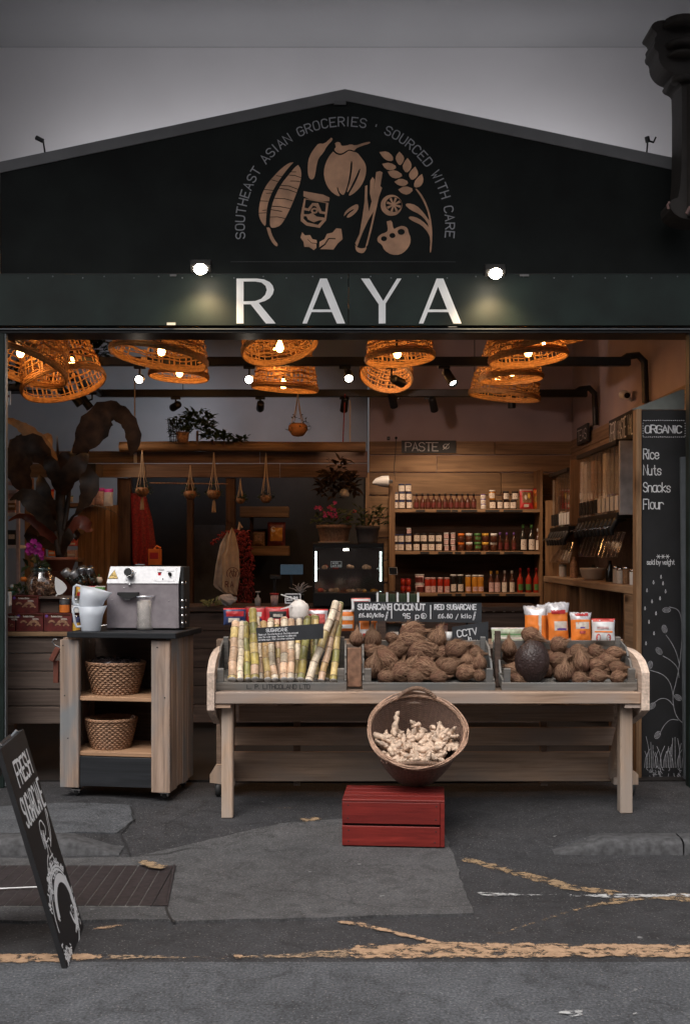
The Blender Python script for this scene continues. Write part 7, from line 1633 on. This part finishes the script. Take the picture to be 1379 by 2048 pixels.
# right-hand packets
big = [('tall clear-topped bag of orange snacks, leftmost of the right packets', 1070, 1287, 44, 76, 6.58, -14, ('orange','film2'), [(.66,.80,.15,.75,'lab')], .72),
 ('clear-topped bag with orange snacks and a white purple-striped label', 1117, 1287, 42, 84, 6.55, 6, ('orange','film2'), [(.22,.90,.30,.52,'lab'),(.35,.85,.31,.36,'purple'),(.12,.80,.70,.80,'red2')], .66),
 ('orange bag with a white label, third of the right packets', 1162, 1287, 42, 64, 6.53, 3, ('orange','film2'), [(.18,.86,.45,.66,'lab'),(.38,.62,.46,.51,'purple'),(.35,.65,.30,.38,'redm'),(.2,.8,.86,.95,'red2')], .80),
 ('white and red prawn-printed packet, rightmost of the right packets', 1206, 1287, 46, 50, 6.50, -8, ('whitep','red2'), [(.05,.95,.86,.97,'redm'),(.2,.72,.56,.66,'labp'),(.1,.9,.43,.49,'orange'),(.16,.36,.08,.38,'redm',1),(.22,.34,.12,.32,'whitep',1),(.62,.82,.08,.38,'redm',1),(.64,.76,.12,.32,'whitep',1)], None)]
for i, (lab, x, y, w, h, Y, rz, mt, bd, nk) in enumerate(big): 
    o, f = pk('snack_packet', lab, x, y, w, h, Y, .075, mt, bd, rz=rz, seed=90+i, group=NV, tilt=-7, fin=.26 if nk else .06, neck=nk)
pk('snack_packet', 'second clear-topped bag standing behind the label-striped one', 1100, 1285, 46, 78, 6.66, .07, ('orange','film2'), [], rz=10, seed=99, group=NV, fin=.3, neck=.7)
pk('vegetable_packet', 'flat packet of pale green spring onions left of the orange bags', 1018, 1289, 72, 34, 6.62, .05, ('leafp2','film2'), [(.05,.95,.3,.42,'lab'),(.05,.9,.55,.62,'greenp'),(.02,.3,.1,.25,'greenp')], seed=101, group=NV)

# ------------------------------------------------------------------ coconuts
def coconut_mesh(seed):
    import bmesh
    rnd = random.Random(seed); bm = bmesh.new(); bmesh.ops.create_icosphere(bm, subdivisions=3, radius=1)
    off = Vector((seed*7.3, 1, 2)); el = rnd.uniform(1.0,1.18)
    for v in bm.verts:
        p = v.co.copy(); n1 = noise.noise(p*1.6+off)*.24+noise.noise(Vector((p.x*6,p.y*6,p.z*1.6))+off)*.07
        tip = max(0, p.z)**3*.28
        v.co = p*(1+n1); v.co.z = v.co.z*el+tip*.5; r_ = max(0,p.z)**2*.10; v.co.x *= 1-r_; v.co.y *= 1-r_
    me = bpy.data.meshes.new('coconut_husk'); bm.to_mesh(me); bm.free(); me.materials.append(M['coco']); me.polygons.foreach_set('use_smooth', [True]*len(me.polygons))
    m = MB()
    for i in range(330):
        u = rnd.uniform(-.9,.95); a = rnd.random()*6.28; s_ = rnd.uniform(.5,1.3); pts = []
        for k in range(4):
            uu = u+s_*.28*k; aa = a+.25*math.sin(k+i)*.6; q = min(1.25, uu); rr = math.sqrt(max(0.01, 1-min(.98, abs(q))**2))*(1-max(0,q)**2*.10)
            lift = 1.03+.05*k*rnd.random()+(.28 if rnd.random() < .14 else 0)*k*.4
            pts.append(Vector((math.cos(aa)*rr*lift, math.sin(aa)*rr*lift, q*el*lift+max(0,q)**3*.12)))
        w = rnd.uniform(.012,.034); vs = []
        for k, p in enumerate(pts): sd = Vector((-math.sin(a),math.cos(a),0))*w*(1 if k < 3 else .2); vs += [p-sd, p+sd]
        m.add(vs, [(0,1,3,2),(2,3,5,4),(4,5,7,6)])
    fo = m.build('husk_fibre', M['fibre']); fm = fo.data; bpy.data.objects.remove(fo); return me, fm
CM = [coconut_mesh(i) for i in range(6)]
def coconut(label, px, py, rx, ry, ang, Y, seed, group):
    rnd = random.Random(seed); c = P(px, py, Y); s = sc(Y); me, fm = CM[seed % 6]
    o = bpy.data.objects.new('coconut', me); COL.objects.link(o); f = bpy.data.objects.new('husk_fibre', fm); COL.objects.link(f); f.parent = o; stuff(f)
    lo, sh_ = max(rx, ry)*s, min(rx, ry)*s; sh_ = max(sh_, .82*lo); o.location = c; o.scale = (sh_*.98, sh_*.98, lo*.84)
    horiz = rx > ry*1.05; base = (90 if horiz else 0)+ang
    o.rotation_mode = 'QUATERNION'; from mathutils import Quaternion
    o.rotation_quaternion = Quaternion((0,1,0), R(base)) @ Quaternion((1,0,0), R(rnd.uniform(-25,25))) @ Quaternion((0,0,1), rnd.random()*6.28)
    tag(o, label, 'coconut', group); return o
mid = [(150,545,55,80,5),(300,550,66,98,-4),(470,530,62,50,0),(660,480,118,60,-4),(890,540,90,88,20),(640,565,125,58,6),(515,645,98,66,-10),(740,665,128,82,14),(1060,640,112,88,-20),(1250,680,68,62,0),(300,805,88,98,10),(425,725,112,66,38),(560,850,120,58,-5),(420,892,82,48,0),(770,810,122,66,12),(680,890,86,50,8),(1000,800,92,80,-25),(900,892,78,42,0),(1140,850,92,76,0),(1170,740,62,62,0),(1280,770,66,74,0),(1280,880,58,56,0)]
def place_set(lst, ox, oy, k, where, group, seed0, extra={}):
    its = [(ox+a/k, oy+b/k) for a, b, *_ in lst]
    ro = rows_of(its, 24)
    for i, (a, b, rx, ry, ang) in enumerate(lst):
        px, py = its[i]; r_, ix, n = ro[i]; row = ['front','second','third','fourth','top','topmost'][min(r_, 5)]
        Y = 6.135+max(0, (1356-py))/92*.27
        lab = extra.get(i) or 'brown hairy coconut in the %s, %s in the %s row' % (where, nth(i=ix, n=n), row)
        coconut(lab.replace('only in', 'alone in'), px, py, rx/k, ry/k, ang, Y, seed0+i, group)
place_set(mid, 680, 1160, 4.597, 'middle crate', 'coconuts in the middle crate', 1, {0:'dark coconut hanging over the left side of the middle crate', 1:'tall pointed coconut standing at the back left corner of the middle crate', 3:'long coconut lying on its side, highest in the middle crate', 4:'round coconut high in the middle crate, left of the CCTV board', 8:'coconut with wild straw-coloured fibres in front of the CCTV board'})
rt = [(75,520,60,80,0),(140,790,62,34,20),(275,405,88,60,20),(512,490,84,74,-20),(505,620,82,54,-12),(560,740,82,90,10),(690,560,82,78,20),(722,650,58,92,-8),(700,790,70,58,0),(840,550,80,58,10),(930,620,70,58,0),(850,670,75,60,0),(860,765,80,66,0),(1010,560,72,60,0),(1035,690,70,56,0),(1040,775,70,60,-10)]
place_set(rt, 1000, 1180, 4.448, 'right crate', 'coconuts in the right crate', 40, {0:'coconut at the back left corner of the right crate, behind the big dark fruit', 1:'small smooth coconut low at the front left of the right crate', 2:'coconut lying on top behind the big dark fruit'})
# hidden fill under the heaps (same fruit, lower layer)
for i in range(22): coconut('brown coconut glimpsed between the others in the lower layer of the middle crate', 742+(i % 11)*20.5, 1300+(i//11)*30+(i % 3)*5, 17, 15, i*20, 6.34-.10*(i//11), 80+i, 'coconuts in the lower layer of the middle crate')
for i in range(16): coconut('brown coconut glimpsed between the others in the lower layer of the right crate', 1022+(i % 8)*29+(i//8)*10, 1312+(i//8)*28, 18, 16, i*25, 6.36-.10*(i//8), 180+i, 'coconuts in the lower layer of the right crate')
# big dark fruit
import bmesh
bm = bmesh.new(); bmesh.ops.create_icosphere(bm, subdivisions=5, radius=1)
for v in bm.verts:
    p = v.co.copy(); w = noise.cell_vector(p*9) if 0 else None; d = noise.voronoi(p*11)[0][0]; v.co = p*(1+.05*(.5-d)+.05*noise.noise(p*2))
me = bpy.data.meshes.new('big_fruit'); bm.to_mesh(me); bm.free(); me.materials.append(M['jack']); me.polygons.foreach_set('use_smooth', [False]*len(me.polygons))
o = bpy.data.objects.new('big_fruit', me); COL.objects.link(o); c = P(1064,1323,6.16); o.location = c; o.scale = (34*sc(6.16), .085, 43*sc(6.16)); tag(o, 'very large dark brown knobbly fruit among the coconuts in the right crate', 'fruit')

# ================================================================== GINGER BASKET ON THE RED CRATE
# crate
cf = P(684,1693,5.53); zR = .252; RZ = R(4.5); rcx = P(684,0,5.53).x; rc = thing('red_crate', 'red painted wooden crate turned upside down on the pavement', 'crate', (rcx, 5.55, gh(rcx,5.55)+.004), -RZ)
wR = .515; dR = .34; g0_ = gh(rcx,5.55)
def rb(x0, x1, y0, y1, z0, z1, nm): return B(x0, x1, y0, y1, z0, z1, .0025).build(nm, M['red'], rc, world=False)
H_ = zR-g0_
rb(.0, wR-.022, 0, .012, .012, .112, 'front_board'); rb(.0, wR-.022, 0, .012, .124, H_-.013, 'front_board')
rb(0, wR-.022, dR-.012, dR, .012, .112, 'back_board'); rb(0, wR-.022, dR-.012, dR, .124, H_-.013, 'back_board')
rb(wR-.021, wR, 0, dR, .012, H_-.013, 'end_board'); rb(0, .012, .013, dR-.013, .012, H_-.013, 'end_board')
for a, b in ((0,.098),(.101,.170),(.173,.260),(.263,dR)): rb(0, wR, a, b, H_-.012, H_, 'top_board')
for x in (.03, wR-.06): rb(x, x+.04, .02, .05, -.004, .011, 'foot'); rb(x, x+.04, dR-.05, dR-.02, -.004, .011, 'foot')
m = MB()
for x in (.03, wR-.045):
    for z in (.035, .09, .15, H_-.03): m.lathe([(.0035,0),(.003,.0012),(0,.0015)], 8, Matrix.Translation((x+random.uniform(-.004,.004), -.0002, z)) @ Matrix.Rotation(R(90),4,'X'))
    for y in (.04,.14,.22,.30): m.lathe([(.0035,0),(.003,.0012),(0,.0015)], 8, Matrix.Translation((x, y, H_)))
stuff(m.build('nail', M['blackmat'], rc, world=False))
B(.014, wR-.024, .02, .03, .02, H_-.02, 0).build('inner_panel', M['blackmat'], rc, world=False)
# basket
def tilt_basket():
    ta = R(39); bc_ = Vector((P(830,0,5.95).x, 5.965, .350)); Mx = Matrix.Rotation(ta, 4, 'X')
    return bc_, Mx
bc_, Mx = tilt_basket()
r_top = 95*sc(5.8); r_bot = .150; hB = .275
t, T, pt = wicker('ginger_basket', 'round dark wicker basket with a light braided rim tilted on the red crate', bc_, r_bot, r_bot, hB, r_top/r_bot, 'wickd', 44, 46, Mx, 'wickr', .0022, rim_r=.0065, bulge=.06)
# extra loose rim strands and two handles
m = MB(); rnd = random.Random(4)
for s_ in range(7):
    k1, k2, ph, of, zo = rnd.choice([3,4,5]), rnd.choice([5,6,7]), rnd.random()*6, rnd.uniform(-.004,.014), rnd.uniform(-.012,.014)
    m.tube([T @ (pt(a, 1.0, of+.006*math.sin(a*k1+ph))+Vector((0,0,zo+.005*math.sin(a*k2+ph*2)))) for a in [2*math.pi*i/70 for i in range(70)]], .0034, 5, closed=True)
stuff(m.build('rim_strand', M['wickr'], t))
def rope_handle(a0, a1, lift, out, nm='handle'):
    m = MB(); K = 30
    for s_ in range(3):
        pts = []
        for i in range(K+1):
            u = i/K; a = R(a0+(a1-a0)*u); e = math.sin(u*math.pi); tw = u*40+s_*2.09
            pts.append(T @ (pt(a, 1.0, out*e+.008*math.cos(tw))+Vector((0,0,lift*e+.008*math.sin(tw)))))
        m.tube(pts, .0062, 5)
    m.build(nm, M['wick2'], t)
rope_handle(62, 112, .045, .012); rope_handle(-115, -65, .018, -.015)
# ginger roots
def ginger_mesh(seed):
    rnd = random.Random(seed); m = MB()
    def lump(p, d, L_, r):
        n = 6; pts = []; rr = []
        for i in range(n+1): u = i/n; pts.append(p+d*L_*u+Vector((rnd.uniform(-1,1),rnd.uniform(-1,1),rnd.uniform(-1,1)))*r*.16); rr.append(r*(.25+.75*math.sin(min(1,.12+u*1.02)*math.pi)**.45)*(1+.14*math.sin(u*14+seed)))
        rr[0] = r*.35; rr[-1] = r*.30; m.tube(pts, rr, 9)
    p = Vector((-.045,0,0)); d = Vector((1,0,0)); nb = rnd.randint(2,3)
    lump(p, d, .085, .0150)
    for k in range(rnd.randint(2,3)):
        q = p+d*rnd.uniform(.01,.09); e = Vector((rnd.uniform(-.6,.8), rnd.choice([-1,1])*rnd.uniform(.5,1), rnd.uniform(-.5,.8))).normalized(); l = rnd.uniform(.03,.058); lump(q, e, l, rnd.uniform(.010,.0145))
        if rnd.random() < .5: e2 = (e+Vector((rnd.uniform(-1,1),rnd.uniform(-1,1),rnd.uniform(-.5,1)))*.8).normalized(); lump(q+e*l*.6, e2, .03, .010)
    o = m.build('ginger_root', M['ginger']); me = o.data; bpy.data.objects.remove(o); return me
GM = [ginger_mesh(i) for i in range(9)]
rnd = random.Random(17); ginger_label = 'knobbly pale ginger root heaped in the tilted round basket'
Rd = [ ]
down = Vector((0,0,-1)); axis = (Mx.to_3x3() @ Vector((0,0,1)))
cnt = 0; tries = 0
pl_z = .555                                     # the heap is level-ish: its surface leans with the basket
while cnt < 125 and tries < 4000:
    tries += 1
    a = rnd.random()*6.283; e = rnd.random()**.5*.89; lz = rnd.uniform(.10,.255); q = T @ Vector((math.cos(a)*(r_bot+(r_top-r_bot)*lz/hB)*e, math.sin(a)*(r_bot+(r_top-r_bot)*lz/hB)*e, lz))
    surf = .514+.22*(q.y-5.85)+.020*math.sin(q.x*14)        # heap surface height
    if q.z > surf or q.z < surf-.07: continue
    o = bpy.data.objects.new('ginger_root', GM[rnd.randrange(9)]); COL.objects.link(o); o.location = q; k = rnd.uniform(.9,1.2); o.scale = (k,k,k); o.rotation_euler = (rnd.uniform(-.6,.6), rnd.uniform(-.5,.5), rnd.random()*6.28); tag(o, ginger_label, 'ginger', 'ginger roots in the basket'); cnt += 1
for (px, py, Y, k, ry, lab) in ((790,1452,5.93,1.25,-72,'longest ginger finger pointing up at the back left of the basket'),(829,1462,5.92,1.0,-60,'rounded ginger root highest in the middle of the heap'),(873,1472,5.88,1.15,-75,'thick forked ginger root pointing up at the right of the heap'),(900,1480,5.86,.95,-80,'ginger finger standing at the far right rim')):
    o = bpy.data.objects.new('ginger_root', GM[int(px) % 9]); COL.objects.link(o); o.location = P(px,py,Y); o.scale = (k,k,k); o.rotation_euler = (.2, R(ry), R(10)); tag(o, lab, 'ginger', 'ginger roots in the basket')

# ================================================================== A-BOARD
a0 = Vector((-1.0005,3.966,.001)); a1 = Vector((-1.044,4.40,.004)); up_ = Vector((-.240,0,.790)); 
ab = thing('menu_board', 'black chalk A-board lettered FRESH SUGARCANE leaning at the far left of the street', 'sign', a0)
ux = (a1-a0); nrm = ux.cross(up_).normalized()
if nrm.x < 0: nrm = -nrm
def abf(u, v, d): return a0+ux*u+up_*v+nrm*d
m = MB(); m.add([abf(u, v, d) for d in (0,-.018) for u, v in ((0,0),(1,0),(1,1),(0,1))], [(0,1,2,3),(4,7,6,5),(0,4,5,1),(1,5,6,2),(2,6,7,3),(3,7,4,0)]); m.build('panel', M['board'], ab)
c1 = Vector((-1.52,3.97,.001)); m = MB(); q = [c1, c1+ux, abf(1,.985,-.03)-Vector((.012,0,0)), abf(0,.985,-.03)-Vector((.012,0,0))]
m.add(q+[p-Vector((.018,0,0)) for p in q], [(0,1,2,3),(4,7,6,5),(0,4,5,1),(1,5,6,2),(2,6,7,3),(3,7,4,0)]); m.build('rear_panel', M['board'], ab)
for u in (.15,.85): MB().tube([abf(u,.99,-.035), abf(u,1.01,-.01)], .008, 6).build('hinge', M['galv'], ab)
m = MB(); W_ = .44; Hh = .826
def abt(s_, u0, v0, hu, wu, lw):                    # hu = letter height (fraction of board), wu = total width
    tot = sum(adv(c, .16) for c in s_)-.16
    for dd in (0, .0035): text(m, s_, lambda a, b, d: abf(u0+a*wu/tot+dd, v0+b*hu+dd*.5, d), 0, 0, 1, lw, nrm, sp=.16, jit=.04)
abt('FRESH', .24, .80, .105, .62, .012); abt('SUGARCANE', .10, .625, .125, .86, .011)
def abs_(pl, w, sm_=1): strokes(m, abf, [chaikin(p, 2) if sm_ and len(p) > 2 else p for p in pl], w*1.5, nrm)
# presser figure, cane sticks, big glass swirl (after the chalk drawing)
abs_([arc(.56,.555,.09,20,200,10,.040),[(.47,.56),(.45,.53),(.46,.50)],[(.65,.57),(.68,.545),(.62,.52)],[(.50,.555),(.49,.52),(.53,.49)],[(.55,.50),(.60,.485),(.68,.50),(.72,.47)],[(.72,.47),(.80,.52),(.86,.60)],[(.68,.455),(.84,.50),(.90,.59)],[(.86,.60),(.90,.615),(.92,.58),(.88,.57)],[(.56,.48),(.50,.44),(.48,.37),(.52,.33)],[(.60,.47),(.62,.42),(.70,.37),(.74,.35)],[(.48,.44),(.38,.42),(.34,.38),(.42,.36),(.52,.39)],[(.52,.42),(.66,.42)],[(.34,.40),(.28,.36),(.30,.31),(.24,.29),(.22,.34),(.28,.36)],[(.52,.34),(.50,.29)],[(.72,.36),(.78,.33)]], .0042)
rnd = random.Random(5)
for i in range(16): u = rnd.uniform(.46,.58); v = rnd.uniform(.50,.55); abs_([[(u,v),(u-.01,v-.035)]], .003, 0)
for i in range(20): u = rnd.uniform(.22,.34); v = rnd.uniform(.28,.38); abs_([[(u,v),(u+rnd.uniform(-.04,.04),v-.02)]], .003, 0)
for k in range(3): abs_([[(.46+k*.01,.05+.0*k)]+[(.40-.30*math.sin(a)*.9+k*.012, .17+.17*math.cos(a)*1.0) for a in [R(q) for q in range(-60,160,12)]]][:0], .004)
abs_([[(.50+.42*math.cos(R(a)), .17+.19*math.sin(R(a))) for a in range(-150,190,8)][5:]], .0065); abs_([[(.50+.45*math.cos(R(a)), .175+.20*math.sin(R(a))) for a in range(40,150,8)]], .006)
for k, (w_, r_) in enumerate(((.012,.30),(.018,.33),(.020,.36))): abs_([[(.55+r_*math.cos(R(a)), .165+r_*.44*math.sin(R(a))) for a in range(-70+k*12,178,8)]], w_*.55)
abs_([[(.82,.10),(.86,.15),(.88,.20),(.84,.26)],[(.80,.07),(.86,.12),(.90,.19),(.87,.27)],[(.78,.06),(.70,.08),(.66,.13)],[(.80,.055),(.71,.075),(.67,.12)]], .011)
for i in range(90):
    a = rnd.uniform(40,230); u = .50+.50*math.cos(R(a)); v = .175+.215*math.sin(R(a)); 
    if .03 < u < .97 and v > .02: abs_([[(u,v),(u+rnd.uniform(-.05,.05), v+rnd.uniform(-.016,.016))]], .0045, 0)
for i in range(60):
    u = rnd.uniform(.05,.32); v = rnd.uniform(.01,.07)*(1-u); abs_([[(u,v),(u+rnd.uniform(-.05,.05), v+rnd.uniform(-.01,.02))]], .004, 0)
for i in range(36):
    u = rnd.uniform(.72,.97); v = rnd.uniform(.02,.20); abs_([[(u,v),(u+rnd.uniform(-.05,.05), v+rnd.uniform(-.01,.03))]], .0045, 0)
for s_, u0, v0, h_, w_ in (('JUICE', .42, .335, .035, .3),): abt(s_, u0, v0, h_, w_, .004)
stuff(m.build('chalk_lettering', M['sign'], ab))
# loose wire on the ground, litter specks
t = thing('loose_wire', 'thin white wire lying over the iron cover at the left edge', 'wire', (-1.9,4.7,.02)); MB().tube([(-2.0,4.78,.024),(-1.7,4.80,.024),(-1.45,4.84,.024),(-1.25,4.87,.024)], .0035, 5).build('wire', M['whitep'], t)
